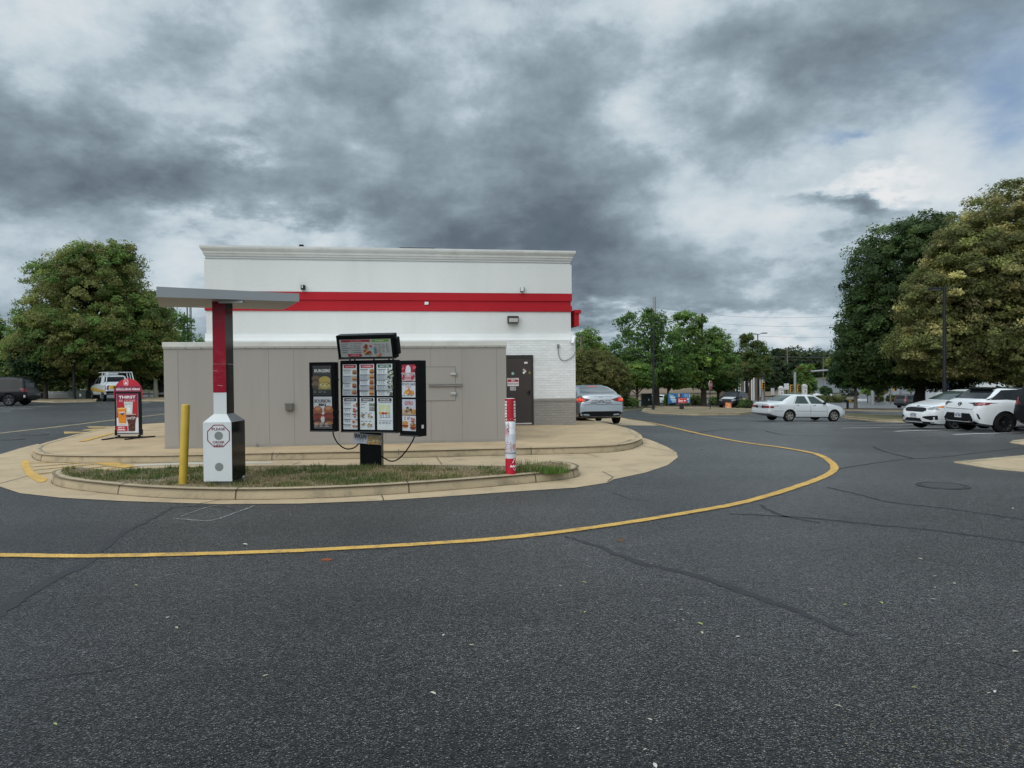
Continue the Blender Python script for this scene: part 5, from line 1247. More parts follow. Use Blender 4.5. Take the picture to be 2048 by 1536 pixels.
# --- old white saloon, side on
OLDW = dict(L=4.66, W=1.73, R=.305, axles=(-1.14,1.49), rim='cover', paint=POLD, tumble=.55, blur=.035, arch=1.17, res=.06, shoulder=.975,
  top=[(-2.33,.62),(-2.315,.90),(-2.26,.99),(-1.55,1.03),(-1.0,1.32),(-.82,1.385),(-.5,1.41),(.3,1.405),(.5,1.36),(1.12,1.02),(1.3,.98),(2.0,.82),(2.27,.68),(2.33,.50)],
  belt=[(-2.33,.60),(-2.28,.85),(-2.0,.90),(1.2,.87),(1.9,.76),(2.33,.48)], bot=[(-2.33,.42),(-2.22,.34),(-1.7,.22),(1.8,.20),(2.2,.25),(2.33,.34)],
  hw=[(-2.33,.74),(-2.29,.80),(-2.1,.845),(-1.3,.865),(1.3,.865),(2.0,.82),(2.25,.70),(2.33,.56)], mirror=(.86,.84,.98), mirror_m=BLK,
  parts=[('side_window','L|R',[[(-.86,.94),(-.02,.94),(-.14,1.325),(-.58,1.325)],[(.13,.94),(.93,.93),(.42,1.31),(.02,1.325)]],GLG),
   ('rear_window','B',[[(-.64,1.055),(.64,1.055),(.52,1.355),(-.52,1.355)]],GLG),('windscreen','F',[[(-.66,1.045),(.66,1.045),(.52,1.355),(-.52,1.355)]],GLG),
   ('tail_light','B*',[[(.38,.70),(.84,.70),(.84,.83),(.38,.83)]],LRED,.010),('tail_light','L|R',[[(-2.32,.70),(-2.06,.71),(-2.06,.81),(-2.32,.82)]],LRED,.008),
   ('plate_panel','B',[[(-.37,.69),(.37,.69),(.37,.83),(-.37,.83)]],BLK,.008),('headlight','F*',[[(.42,.60),(.76,.62),(.74,.70),(.42,.69)]],LCLR),('grille','F',[[(-.38,.58),(.38,.58),(.36,.68),(-.36,.68)]],BLK),
   ('sill_trim','L|R',[[(-.80,.205),(1.16,.205),(1.16,.255),(-.80,.255)]],mat('lower_valance',(.10,.10,.10),rough=.6),.004),('bumper','B',[[(-.80,.44),(.80,.44),(.80,.56),(-.80,.56)]],POLD,.035),
   ('fuel_flap','R',[[(-1.74,.70),(-1.62,.70),(-1.60,.75),(-1.62,.80),(-1.74,.80),(-1.76,.75)]],mat('flap_paint',(.60,.62,.62),rough=.35),.004),
   ('door_handle','L|R',[[(-.76,.84),(-.60,.84),(-.60,.875),(-.76,.875)],[(.22,.84),(.38,.84),(.38,.875),(.22,.875)]],CHR,.012)],
  seams=[('LR',(.07,.25),(.075,1.33),.014),('LR',(-.90,.62),(-.92,.95),.012),('LR',(-.92,.95),(-.62,1.34),.014),('LR',(1.06,.25),(1.02,.90),.012),('LR',(-.78,.56),(1.05,.55),.014),('LR',(-2.3,.56),(-1.52,.56),.014),('LR',(1.0,.94),(.46,1.345),.014),('B',(-.78,.88),(.78,.88),.014)], plates=[('B',(0,.76),.3)])
p = at(1600,800,37.6); park('old_white_car', 'old white four-door saloon parked side on in the open lot', OLDW, (p.x-.05,p.y), rad(13))

# --- white hatchback, nose towards the viewer
FOC = dict(L=4.54, W=1.82, R=.325, axles=(-1.30,1.35), rim='dark', paint=PWHITE, tumble=.55,
  top=[(-2.27,.60),(-2.24,1.0),(-2.1,1.15),(-1.8,1.30),(-1.2,1.43),(-.4,1.475),(.2,1.445),(.55,1.34),(1.3,1.03),(1.5,1.0),(2.0,.87),(2.18,.76),(2.255,.60),(2.27,.48)],
  belt=[(-2.27,.58),(-2.2,.95),(-1.5,1.0),(1.2,.93),(1.9,.80),(2.18,.66),(2.27,.46)], bot=[(-2.27,.36),(-2.1,.24),(-1.7,.2),(1.9,.18),(2.2,.20),(2.27,.26)],
  hw=[(-2.27,.70),(-2.2,.80),(-1.8,.88),(-1.2,.91),(1.3,.91),(1.9,.86),(2.12,.77),(2.22,.62),(2.27,.46)], mirror=(.80,.90,1.02),
  parts=[('windscreen','F',[[(-.70,1.06),(.70,1.06),(.56,1.38),(-.56,1.38)]],GLG),('side_window','L|R',[[(-1.25,1.06),(-.02,1.03),(-.02,1.37),(-.75,1.36)],[(.05,1.03),(1.02,1.0),(.60,1.25),(.28,1.37),(.05,1.37)]],GLG),
   ('grille','F',[[(-.40,.62),(.40,.62),(.52,.68),(.46,.755),(.30,.775),(-.30,.775),(-.46,.755),(-.52,.68)]],BLK,.010),
   ('headlight','F*',[[(.50,.735),(.62,.70),(.80,.74),(.84,.85),(.66,.81)]],LCLR,.010),('indicator','F*',[[(.76,.775),(.86,.80),(.865,.865),(.78,.845)]],LAMB,.018),('indicator','L|R',[[(1.74,.80),(1.92,.775),(1.93,.82),(1.76,.865)]],LAMB,.014),('headlight','L|R',[[(1.90,.72),(2.12,.69),(2.14,.76),(1.90,.82)]],LCLR,.008),
   ('lower_intake','F',[[(-.42,.30),(.42,.30),(.34,.40),(-.34,.40)]],BLK,.010),('fog_lamp_recess','F*',[[(.44,.43),(.70,.345),(.82,.37),(.82,.52),(.48,.47)]],BLK,.010),('chin_spoiler','F',[[(-.70,.19),(.70,.19),(.76,.29),(-.76,.29)]],BLK,.014),
   ('sill_trim','L|R',[[(-.90,.2),(.95,.2),(.95,.27),(-.90,.27)]],BLK,.006),('tail_light','B*',[[(.5,.85),(.8,.88),(.8,1.05),(.6,1.0)]],LRED),('rear_window','B',[[(-.6,1.16),(.6,1.16),(.5,1.38),(-.5,1.38)]],GLS),('emblem','F',[[(-.06,.80),(.06,.80),(.06,.835),(-.06,.835)]],mat('dark_chrome',(.2,.2,.2),rough=.2,metal=1),.012)],
  plates=[('F',(.0,.50),.3)], seams=[('LR',(.02,.28),(.02,1.02),.012),('LR',(1.08,.30),(1.08,.95),.012),('LR',(-1.0,.6),(-.92,1.02),.012),('F',(-.70,.80),(.70,.80),.010),('L',(.95,.99),(.30,1.40),.03)])
p = at(1893,820,25.2); park('white_hatchback', 'white hatchback with black grille and amber corner lamp facing the drive lane', FOC, (16.50,25.60), rad(180+9))

# --- two-tone hatchback, tail towards the viewer
CRL = dict(L=4.37, W=1.80, R=.335, axles=(-1.30,1.34), rim='black', paint=PWHITE, tumble=.60, arch=1.13, res=.06,
  top=[(-2.185,.60),(-2.165,.88),(-2.10,1.0),(-1.90,1.07),(-1.62,1.22),(-1.40,1.36),(-1.34,1.41),(-.6,1.44),(.1,1.42),(.5,1.33),(1.25,1.0),(1.5,.96),(2.0,.82),(2.15,.68),(2.185,.5)],
  belt=[(-2.185,.58),(-2.14,.86),(-1.9,.96),(-1.3,1.02),(-.6,.97),(1.2,.90),(1.9,.76),(2.185,.46)], bot=[(-2.185,.34),(-2.05,.26),(-1.6,.2),(1.8,.19),(2.1,.22),(2.185,.28)],
  hw=[(-2.185,.66),(-2.14,.77),(-1.95,.85),(-1.4,.90),(-.6,.885),(1.3,.90),(1.9,.84),(2.1,.72),(2.185,.5)], mirror=(.78,.88,.98), mirror_m=BLK,
  parts=[('roof_panel','T',[[(-1.36,-.50),(-1.15,-.59),(.30,-.60),(.42,-.54),(.42,.54),(.30,.60),(-1.15,.59),(-1.36,.50)]],PBLACK,.006),
   ('rear_window','B',[[(-.71,1.065),(.71,1.065),(.67,1.18),(.57,1.335),(-.57,1.335),(-.67,1.18)]],GLS,.010),
   ('black_greenhouse','L|R',[[(-1.86,1.03),(-1.25,1.06),(-.85,1.035),(0,.99),(1.0,.95),(.58,1.22),(.28,1.36),(-.6,1.385),(-1.30,1.345),(-1.46,1.235),(-1.62,1.125)]],PBLACK,.004),
   ('side_window','L|R',[[(-1.10,1.10),(-.85,1.04),(-.02,1.00),(-.02,1.35),(-.85,1.35)],[(.05,1.0),(.98,.96),(.55,1.23),(.28,1.35),(.05,1.35)]],GLS,.007),
   ('tail_light','B*',[[(.34,.925),(.56,.895),(.62,.84),(.80,.85),(.87,.955),(.70,.955)]],mat('smoked_lens',(.02,.015,.016),rough=.1,coat=.5),.008),('tail_lamp','B*',[[(.60,.86),(.80,.865),(.85,.945),(.72,.945)]],LRED,.013),('tail_light','L|R',[[(-2.12,.86),(-1.86,.885),(-1.70,.955),(-2.10,.96)]],LRED,.009),
   ('diffuser','B',[[(-.58,.26),(.58,.26),(.74,.30),(.66,.42),(.52,.60),(-.52,.60),(-.66,.42),(-.74,.30)]],BLK,.010),('diffuser_trim','B*',[[(.45,.345),(.66,.325),(.66,.36),(.47,.375)]],CHR,.016),('badge','B',[[(-.085,.87),(0,.81),(.085,.87),(.085,.91),(0,.95),(-.085,.91)]],BLK,.012),('badge_ring','B',[[(-.05,.86),(0,.845),(.05,.86),(0,.875)],[(-.012,.83),(.012,.83),(.012,.94),(-.012,.94)]],CHR,.016),
   ('vent_slit','B*',[[(.775,.44),(.80,.44),(.78,.58),(.74,.62)]],BLK,.010),('sill_trim','L|R',[[(-.90,.2),(.95,.2),(.95,.28),(-.90,.28)]],BLK,.006),('windscreen','F',[[(-.66,1.03),(.66,1.03),(.54,1.36),(-.54,1.36)]],GLS),('headlight','F*',[[(.45,.70),(.76,.72),(.74,.80),(.5,.76)]],LCLR),
   ('door_handle','L|R',[[(-.80,.90),(-.60,.895),(-.60,.925),(-.80,.93)]],CHR,.014)],
  plates=[('B',(0,.53),.3)], seams=[('LR',(-.02,.30),(-.02,1.0),.012),('LR',(-.93,.45),(-.86,1.0),.014),('LR',(-.86,1.0),(-1.0,1.08),.012),('B',(-.60,.735),(.60,.735),.012),('B',(-.72,.93),(-.60,.735),.012),('B',(.60,.735),(.72,.93),.012)])
def crl_extra(root, bvh):
    mb = MB(); mb.add([(-1.50,-.50,1.37),(-1.50,.50,1.37),(-1.30,.54,1.435),(-1.30,-.54,1.435),(-1.49,-.50,1.34),(-1.49,.50,1.34)], [(0,3,2,1),(0,1,5,4)], PBLACK); mb.box((-1.42,0,1.385),(.20,1.0,.035),PBLACK); mb.build('roof_spoiler', root)
    mb = MB(); mb.add([(-.95,-.02,1.44),(-.75,-.02,1.44),(-.92,0,1.50),(-.75,.02,1.44),(-.95,.02,1.44)], [(0,1,2),(3,4,2),(1,3,2),(0,2,4)], PBLACK); mb.build('aerial', root)
CRL['extra'] = [crl_extra]
p = at(1962,820,22.3); park('two_tone_hatchback', 'white hatchback with black roof and smoked tail lights parked tail out', CRL, (16.43,22.85), rad(4))

# --- SUVs and pickup
def suv_spec(L, W, Hh, R, paint_, rim, boxy=0.0, **kw):
    h = L/2; b = Hh
    S = dict(L=L, W=W, R=R, axles=(-h+.98,h-.92), rim=rim, paint=paint_, tumble=.36, arch=1.13,
      top=[(-h,.66),(-h+.02,1.04),(-h+.10,1.12),(-h+.34-.1*boxy,b-.10),(-h+.50-.1*boxy,b-.03),(-h+1.4,b),(.1,b-.01),(h-1.82,b-.12),(h-1.10,1.08+.05*boxy),(h-.5,.98+.05*boxy),(h-.08,.84+.1*boxy),(h,.6)],
      belt=[(-h,.62),(-h+.05,.95),(-h+.4,1.02),(h-1.2,.99),(h-.4,.88+.05*boxy),(h,.55)], bot=[(-h,.42),(-h+.2,.30),(-h+.6,.25),(h-.6,.25),(h-.15,.28),(h,.36)],
      hw=[(-h,.80*W/2),(-h+.06,.88*W/2),(-h+.3,.95*W/2),(-h+.9,W/2),(h-1.0,W/2),(h-.35,.93*W/2),(h-.06,.78*W/2),(h,.62*W/2)], mirror=(h-1.55,W/2,1.12), mirror_m=BLK,
      parts=[('rear_window','B',[[(-.62*W/2*1.1,1.14),(.62*W/2*1.1,1.14),(.55*W/2*1.1,b-.13),(-.55*W/2*1.1,b-.13)]],GLS),
        ('side_window','L|R',[[(-h+.46,1.12),(-h+1.20,1.10),(-h+1.20,b-.15),(-h+.60,b-.16)],[(-h+1.28,1.09),(-.02,1.07),(-.02,b-.14),(-h+1.28,b-.145)],[(.05,1.07),(h-1.38,1.05),(h-1.75,b-.20),(.05,b-.14)]],GLS),
        ('windscreen','F',[[(-.68*W/2,1.12),(.68*W/2,1.12),(.60*W/2,b-.13),(-.60*W/2,b-.13)]],GLS),
        ('tail_light','B*',[[(.66*W/2,.86),(.90*W/2,.86),(.88*W/2,1.10),(.72*W/2,1.08)]],LRED,.009),('tail_light','L|R',[[(-h+.02,.88),(-h+.26,.90),(-h+.22,1.10),(-h+.10,1.12)]],LRED,.009),
        ('headlight','F*',[[(.52*W/2,.74),(.86*W/2,.76),(.84*W/2,.90),(.54*W/2,.86)]],LCLR,.009),('grille','F',[[(-.44*W/2,.60),(.44*W/2,.60),(.48*W/2,.84),(-.48*W/2,.84)]],BLK,.009),
        ('lower_cladding','L|R',[[(-.9,.26),(.95,.26),(.95,.38),(-.9,.38)]],BLK,.006),('bumper_trim','B',[[(-.80*W/2,.42),(.80*W/2,.42),(.80*W/2,.58),(-.80*W/2,.58)]],BLK,.010),('bumper_trim','F',[[(-.6*W/2,.36),(.6*W/2,.36),(.6*W/2,.50),(-.6*W/2,.50)]],BLK,.010)],
      seams=[('LR',(.02,.40),(.02,1.05),.014),('LR',(h-1.3,.40),(h-1.3,1.0),.014),('LR',(-h+1.25,.6),(-h+1.25,1.08),.014)])
    S.update(kw); S['parts'] = S['parts']+kw.get('more', []); return S
def rails(root, bvh, h=1.78, a=-1.8, b=.4, y=.66):
    for s in (-1,1):
        mb = MB(); mb.tube([(a,s*y,h-.04),(a+.12,s*y,h+.03),(b-.12,s*y,h+.03),(b,s*y,h-.05)], .02, BLK); mb.build('roof_rail', root)
POL = suv_spec(5.05, 2.0, 1.80, .385, PBLACK, 'dark', 1.0, extra=[lambda r,b: rails(r,b,1.79,-2.0,.4,.68)], more=[('front_door','L|R',[[(.03,.40),(1.18,.40),(1.20,1.045),(.03,1.06)]],PWHITE,.004),('bumper_reflector','L',[[(-2.47,.52),(-2.38,.52),(-2.38,.68),(-2.47,.68)]],PLT,.012),
   ('door_crest','L',[[(.42,.92),(.5,.84),(.58,.92),(.5,1.0)],[(.25,.68),(.80,.68),(.80,.80),(.25,.80)]],BLK,.010),('sill_step','L|R',[[(-1.0,.27),(1.2,.27),(1.2,.36),(-1.0,.36)]],CHR,.010)])
p = at(38,800,44.8); park('police_suv', 'black sport utility vehicle with white front door at the left edge', POL, (p.x-2.15,p.y+.55), rad(180+7), cat='car')
PKW = dict(L=5.85, W=2.02, R=.40, axles=(-1.75,1.95), rim='dark', paint=paint('pickup_white',(.60,.63,.65)), tumble=.34, arch=1.12,
  top=[(-2.92,.72),(-2.90,1.24),(-2.86,1.30),(-1.02,1.30),(-.98,1.36),(-.86,1.84),(-.6,1.93),(.5,1.925),(.9,1.80),(1.5,1.26),(2.6,1.15),(2.88,.98),(2.92,.6)],
  belt=[(-2.92,.70),(-2.86,1.22),(1.4,1.18),(2.6,1.05),(2.92,.58)], bot=[(-2.92,.58),(-2.8,.48),(2.6,.38),(2.92,.46)], hw=[(-2.92,.94),(-2.85,.98),(-2.0,1.01),(2.0,1.01),(2.6,.95),(2.86,.84),(2.92,.7)], mirror=(1.1,1.02,1.25), mirror_m=BLK,
  parts=[('rear_window','B',[[(-.70,1.42),(.70,1.42),(.62,1.80),(-.62,1.80)]],GLS),('side_window','L|R',[[(-.80,1.30),(.05,1.28),(.05,1.78),(-.66,1.78)],[(.12,1.28),(1.22,1.26),(.72,1.76),(.12,1.78)]],GLS),('windscreen','F',[[(-.74,1.32),(.74,1.32),(.64,1.80),(-.64,1.80)]],GLS),
   ('tail_light','B*',[[(.80,.86),(.97,.86),(.97,1.18),(.80,1.18)]],LRED,.010),('tail_light','L|R',[[(-2.90,.88),(-2.72,.88),(-2.72,1.18),(-2.90,1.18)]],LRED,.010),('tailgate_sign','B',[[(-.74,.92),(.74,.92),(.74,1.16),(-.74,1.16)]],mat('yellow_vinyl',(.62,.42,.03),rough=.4),.008),
   ('side_stripe','L|R',[[(-2.5,.66),(1.5,.72),(2.6,.90),(2.6,1.02),(.8,.98),(-.8,.90),(-2.5,.80)]],mat('amber_vinyl',(.50,.30,.03),rough=.4,var=.3,vscale=5),.006),('bumper','B',[[(-.95,.60),(.95,.60),(.95,.76),(-.95,.76)]],BLK,.03),('headlight','F*',[[(.55,.85),(.9,.87),(.88,1.02),(.56,1.0)]],LCLR)],
  plates=[('B',(-.02,.68),.3)])
def rack(root, bvh):
    mb = MB(); RK = mat('white_rack_tube',(.55,.56,.57),rough=.4)
    for s in (-1,1):
        y = s*.80
        mb.tube([(-2.75,s*.93,1.28),(-2.55,y,2.12),(.4,y,2.12)], .035, RK); mb.tube([(-1.15,s*.93,1.28),(-1.0,y,2.12)], .035, RK); mb.tube([(-1.9,s*.93,1.28),(-1.9,y,2.12)], .03, RK)
    for x in (-2.55,-1.8,-1.0,.4): mb.tube([(x,-.80,2.12),(x,.80,2.12)], .03, RK)
    mb.build('ladder_rack', root)
    mb = MB(); mb.box((.1,.0,2.02),(.25,.9,.12),PLT,bev=.03); mb.build('light_bar', root)
    pn = Panel(lambda u,v,h: (-2.945-h,-u,v), .002); pn.text('RAP', -.30, 1.04, .17, '#33240a', width=.42, bold=.04); pn.text('ID', .25, 1.04, .17, '#33240a', width=.2, bold=.04); pn.build('tailgate_lettering', root)
PKW['extra'] = [rack]
p = at(208,800,52.5); park('pickup_truck', 'white pickup truck with yellow stripe and ladder rack behind the red sign', PKW, (p.x-.3,p.y+1.6), rad(131), cat='pickup truck')
CRV = suv_spec(4.62, 1.86, 1.69, .34, PGREY, 'alloy', extra=[lambda r,b: rails(r,b,1.68,-1.7,.2,.62)], more=[('tail_light','B*',[[(.60,1.08),(.72,1.08),(.66,1.48),(.58,1.46)]],LRED,.011)])
p = at(1825,800,88); p2_ = (p.x,p.y); park('grey_crossover', 'dark grey crossover with bright red tail lights on the road behind the tree trunk', CRV, p2_, rad(22), group='cars on the road beyond the lot')
GMC = suv_spec(4.7, 1.86, 1.72, .36, PBLACK, 'dark', .6)
p = at(1467,800,71.5); park('dark_suv', 'black sport utility vehicle with pale bonnet facing the lot near the young tree', dict(GMC, parts=GMC['parts']+[('bonnet','T',[[(1.25,-.62),(2.15,-.60),(2.15,.60),(1.25,.62)]],PWHITE,.006),('door_sign','L',[[(-.9,.72),(.0,.72),(.0,1.02),(-.9,1.02)]],mat('yellow_vinyl',(.62,.42,.03)),.008)]), (p.x,p.y), rad(-90-34), cat='car')
EDGE = suv_spec(4.75, 1.95, 1.80, .36, PBLACK, 'black', .8)
p = at(2078,820,20.3); park('black_suv', 'black sport utility vehicle cut off by the right edge, tail towards the drive lane', EDGE, (17.08,20.25), rad(8))
SML = dict(OLDW, paint=PBLACK, rim='dark', parts=OLDW['parts'][:5])
p = at(1700,790,165); park('black_car', 'small black car driving on the far side road', dict(suv_spec(4.3,1.8,1.5,.32,PBLACK,'dark')), (p.x,p.y), rad(205), group='cars on the road beyond the lot')
p = at(1643,790,160); park('white_car', 'small white car on the far road beside a leafy young tree', dict(suv_spec(4.4,1.8,1.45,.32,PWHITE,'white')), (p.x,p.y), rad(185), group='cars on the road beyond the lot')
p = at(1324,800,95); park('parked_white_car', 'white car half hidden behind the tree trunk near the blue banner', dict(suv_spec(4.4,1.8,1.45,.32,PWHITE,'white')), (p.x,p.y), rad(0), group='cars on the road beyond the lot')
# ================================================================== TREES
BARK = mat('bark', (.055,.045,.036), rough=.95, var=.25, vscale=6, fine=.25, fscale=30, bump=.6, bscale=25, zstretch=.3)
BARKP = mat('pale_bark', (.15,.125,.095), rough=.95, var=.25, vscale=6, fine=.25, fscale=30, bump=.5, bscale=25, zstretch=.3)
GREEN = (0.092,0.165,0.040); DARKG = (0.034,0.071,0.028); OLIVE = (0.185,0.188,0.060); YELG = (0.202,0.263,0.060); GOLD = (.38,.335,.15); BROWNG = (0.179,0.161,0.057); MIDG = (0.117,0.199,0.048)
def leaf_cards(pts, nrm, size, cols, rng):
    n = len(pts); r = rng.normal(size=(n,3)); N = nrm*.95 + r*.45 + np.array([0,0,.35]); N /= np.linalg.norm(N,axis=1)[:,None]
    a = rng.normal(size=(n,3)); a -= N*(a*N).sum(1)[:,None]; a /= np.linalg.norm(a,axis=1)[:,None]; b = np.cross(N, a)
    s = size*rng.uniform(.6,1.35,n)[:,None]; fold = N*s*rng.uniform(-.15,.15,n)[:,None]
    v = np.stack([pts-a*s*.62, pts-b*s*.36+fold, pts+a*s*.62, pts+b*s*.36+fold],1)
    return v.reshape(-1,3), np.repeat(cols,4,0)
def crown_pts(ells, nleaf, rc, rng, per=70, shell=.5, flat=.55, gap=1.9):
    """leaf points gathered in spaced sprays on two or three shells of every crown lobe"""
    cs = []; ds = []
    for li, e in enumerate(ells):
        R = np.array(e[3:6]); p_ = 1.6; area = 4*PI*((( (R[0]*R[1])**p_+(R[0]*R[2])**p_+(R[1]*R[2])**p_)/3)**(1/p_))
        for lay in (1.0, .76, .52):
            n = max(5, int(area*lay*lay/(rc*rc*gap))); i = np.arange(n)+.5; ph = np.arccos(1-2*i/n)+rng.normal(size=n)*.5/math.sqrt(n); th = PI*(1+5**.5)*i+rng.normal(size=n)*1.2/math.sqrt(n)+rng.uniform(0,6.28)
            d = np.stack([np.cos(th)*np.sin(ph), np.sin(th)*np.sin(ph), np.cos(ph)],1)
            k = lay*(1+rng.normal(size=n)*.055)+np.where(rng.random(n) < .06, .10, 0)*(lay == 1.0)
            c = np.array(e[:3])+d*k[:,None]*R; ok = np.ones(n, bool)
            if lay < 1: ok &= (d[:,2] > -.85)
            for lj, e2 in enumerate(ells):
                if lj != li: q = (c-np.array(e2[:3]))/np.array(e2[3:6]); ok &= (q*q).sum(1) > .30
            cs.append(c[ok]); ds.append(d[ok])
    c = np.concatenate(cs); d = np.concatenate(ds); nc = len(c); per = nleaf/nc
    m = np.maximum(6,(per*rng.uniform(.55,1.5,nc)).astype(int)); idx = np.repeat(np.arange(nc), m); n = len(idx)
    g = rng.normal(size=(n,3)); g /= np.linalg.norm(g,axis=1)[:,None]; g *= (rng.random(n)**.42)[:,None]
    sz = rc*rng.uniform(.65,1.3,nc); st = rng.uniform(.8,1.25,(nc,2)); g *= np.stack([st[idx,0],st[idx,1],np.full(n,flat)],1)*sz[idx][:,None]
    g[:,2] -= .35*(g[:,0]**2+g[:,1]**2)/rc
    g += d[idx]*np.array([1,1,.2])*(rng.random(n)**3*.55*rc)[:,None]
    return c[idx]+g, d[idx], idx, c
def leaf_cols(C, base, alt, altp, rng, vc=.28, vl=.25, sun=None):
    nc = C.max()+1; t = (rng.random(nc) < altp).astype(float)*rng.uniform(.4,1,nc); k = np.exp(rng.normal(size=nc)*vc)
    tl = np.clip(t[C]+rng.normal(size=len(C))*.12,0,1)[:,None]
    c = np.array(base)*(1-tl)+np.array(alt)*tl
    return c*(k[C]*np.exp(rng.normal(size=len(C))*vl))[:,None]
def tree(name, label, base, ells, nleaf, leaf, rc, base_c, alt_c, altp, tr, seed, fork=None, group=None, bark=None, lean=(0,0), limbs=14, shell=.5, cat='tree', per=70, vc=.20, flat=.55, gap=1.9):
    """ells: crown lobes (dx, dy, height, rx, ry, rz) relative to the foot"""
    rng = np.random.default_rng(seed); rd = random.Random(seed); base = Vector(base); root = thing(name, label, cat, base, 0, group)
    if gap > 2.2:      # stray boughs that break the outline
        for e in list(ells):
            for _ in range(3):
                a = rd.uniform(0, 2*PI); el = rd.uniform(-.15, 1.2); q = rd.uniform(.28, .42); k = rd.uniform(.92, 1.12)
                ells = ells + [(e[0]+math.cos(a)*math.cos(el)*e[3]*k, e[1]+math.sin(a)*math.cos(el)*e[4]*k, e[2]+math.sin(el)*e[5]*k, e[3]*q, e[4]*q, e[5]*q*.8)]
    P, N, C, cl = crown_pts(ells, nleaf, rc, rng, per, shell, flat, gap)
    keep = P[:,2] > .15; P, N, C = P[keep], N[keep], C[keep]
    v, c = leaf_cards(P, N, leaf, leaf_cols(C, base_c, alt_c, altp, rng, vc), rng)
    leaf_mesh('crown', v, 4, c, LEAFT, root)
    top = max(e[2]+e[5]*.5 for e in ells); ctr = np.mean([[e[0],e[1],e[2]] for e in ells],0); fork = fork or top*.33
    mb = MB(); bk = bark or BARK
    f = Vector((lean[0]*fork, lean[1]*fork, fork)); t2 = Vector((ctr[0]*.6+lean[0]*fork, ctr[1]*.6, top))
    mb.tube(smooth_line([(0,0,-.3),(lean[0]*fork*.3,lean[1]*fork*.3,fork*.45),f,f.lerp(t2,.5)+Vector((rd.uniform(-.2,.2),rd.uniform(-.2,.2),0)),t2],4), [tr*1.45,tr*1.22,tr*1.12,tr*1.05]+[tr*(1-.055*i) for i in range(13)], bk, 9)
    order = list(range(len(cl))); rd.shuffle(order)
    for i in order[:limbs]:
        q = Vector(cl[i]); h0 = min(q.z*.55, top*.7); h0 = max(h0, fork*.8); s = f.lerp(t2, max(0,min(1,(h0-fork)/max(.1,top-fork)))) if h0 > fork else f*(h0/fork)
        mid = s.lerp(q,.5)+Vector((rd.uniform(-.3,.3),rd.uniform(-.3,.3),rd.uniform(.0,.5)))
        r0 = tr*rd.uniform(.30,.5); mb.tube(smooth_line([s,mid,q],4), [r0*(1-.1*k) for k in range(9)], bk, 6)
    mb.build('trunk', root)
    return root
def mx(px, Y): return px/FPX*Y       # a width in photograph pixels, as metres at distance Y
def planted(px, Y): return gnd(px, Y)
def lobes(px0, Y, foot, items):
    """items: (px centre, py centre, half width px, half height px, depth factor)"""
    out = []
    for (px, py, rx, ry, dk) in items:
        c = at(px, py, Y); out.append((c.x-foot.x, dk*0.0, c.z-foot.z, mx(rx,Y), mx(rx,Y)*(dk or 1), mx(ry,Y)))
    return out
# -- left side
Y = 58; f = planted(187, Y); tree('maple_tree', 'broad round maple tree standing behind the white pickup truck', f, lobes(187,Y,f,[(188,600,95,108,1),(122,640,72,66,1),(258,645,66,72,1),(185,690,140,58,.9),(85,700,60,48,.9),(295,695,46,56,.9),(183,552,64,60,1)]), 186300, 0.156, .62, OLIVE, MIDG, .45, .42, 1, fork=2.4, limbs=34, shell=.45, gap=2.5)
Y = 72; f = planted(-14, Y); tree('maple_tree', 'dark tree crown cut off by the left edge of the photo', f, lobes(0,Y,f,[(-20,690,34,60,1),(-40,725,50,45,1),(4,740,30,28,1)]), 21600, 0.234, .6, GREEN, OLIVE, .4, .3, 2, fork=2.2)
Y = 56; f = planted(91, Y); tree('street_tree', 'small dark tree growing from the kerbed verge beside the black vehicle', f, lobes(91,Y,f,[(90,715,55,36,.9),(60,735,36,25,.9),(122,738,36,26,.9)]), 20250, 0.172, .5, DARKG, OLIVE, .35, .17, 3, fork=1.4)
Y = 62; f = planted(322, Y); tree('street_tree', 'slim dark tree at the left corner of the cooler box', f, lobes(322,Y,f,[(318,715,36,45,.9),(300,740,32,26,.9),(345,735,24,30,.9)]), 16200, 0.172, .5, DARKG, YELG, .3, .2, 4, fork=1.9)
Y = 80; f = planted(372, Y); tree('street_tree', 'loose airy tree rising behind the cooler box below the canopy', f, lobes(372,Y,f,[(350,670,32,45,1),(378,690,20,30,1),(398,720,20,24,1),(340,720,40,40,1)]), 12150, 0.203, .55, GREEN, MIDG, .4, .16, 5, fork=2.2, per=40, gap=3.2)
# -- behind the silver car
Y = 96; f = planted(1178, Y); tree('street_tree', 'small green tree showing above the olive shrub beside the building corner', f, lobes(1178,Y,f,[(1174,682,24,26,1),(1196,700,20,16,1),(1160,705,22,24,1),(1180,725,30,30,1)]), 12150, 0.234, .6, MIDG, YELG, .35, .2, 6, fork=2.2)
Y = 66; f = planted(1188, Y); tree('olive_shrub', 'large olive brown shrub behind the silver car', f, lobes(1188,Y,f,[(1192,745,48,44,.9),(1160,740,36,42,.9),(1225,755,34,34,.9),(1190,780,44,30,.9)]), 35100, 0.148, .42, (.125,.135,.042), BROWNG, .4, .12, 7, fork=.8, cat='shrub', shell=.62)
Y = 70; f = planted(1240, Y); tree('dark_shrub', 'dark low shrub to the right of the olive shrub', f, lobes(1240,Y,f,[(1238,778,18,22,.9),(1226,786,18,18,.9),(1210,790,16,16,.9)]), 12150, 0.156, .4, (.03,.045,.018), DARKG, .3, .08, 8, fork=.5, cat='shrub', shell=.6)
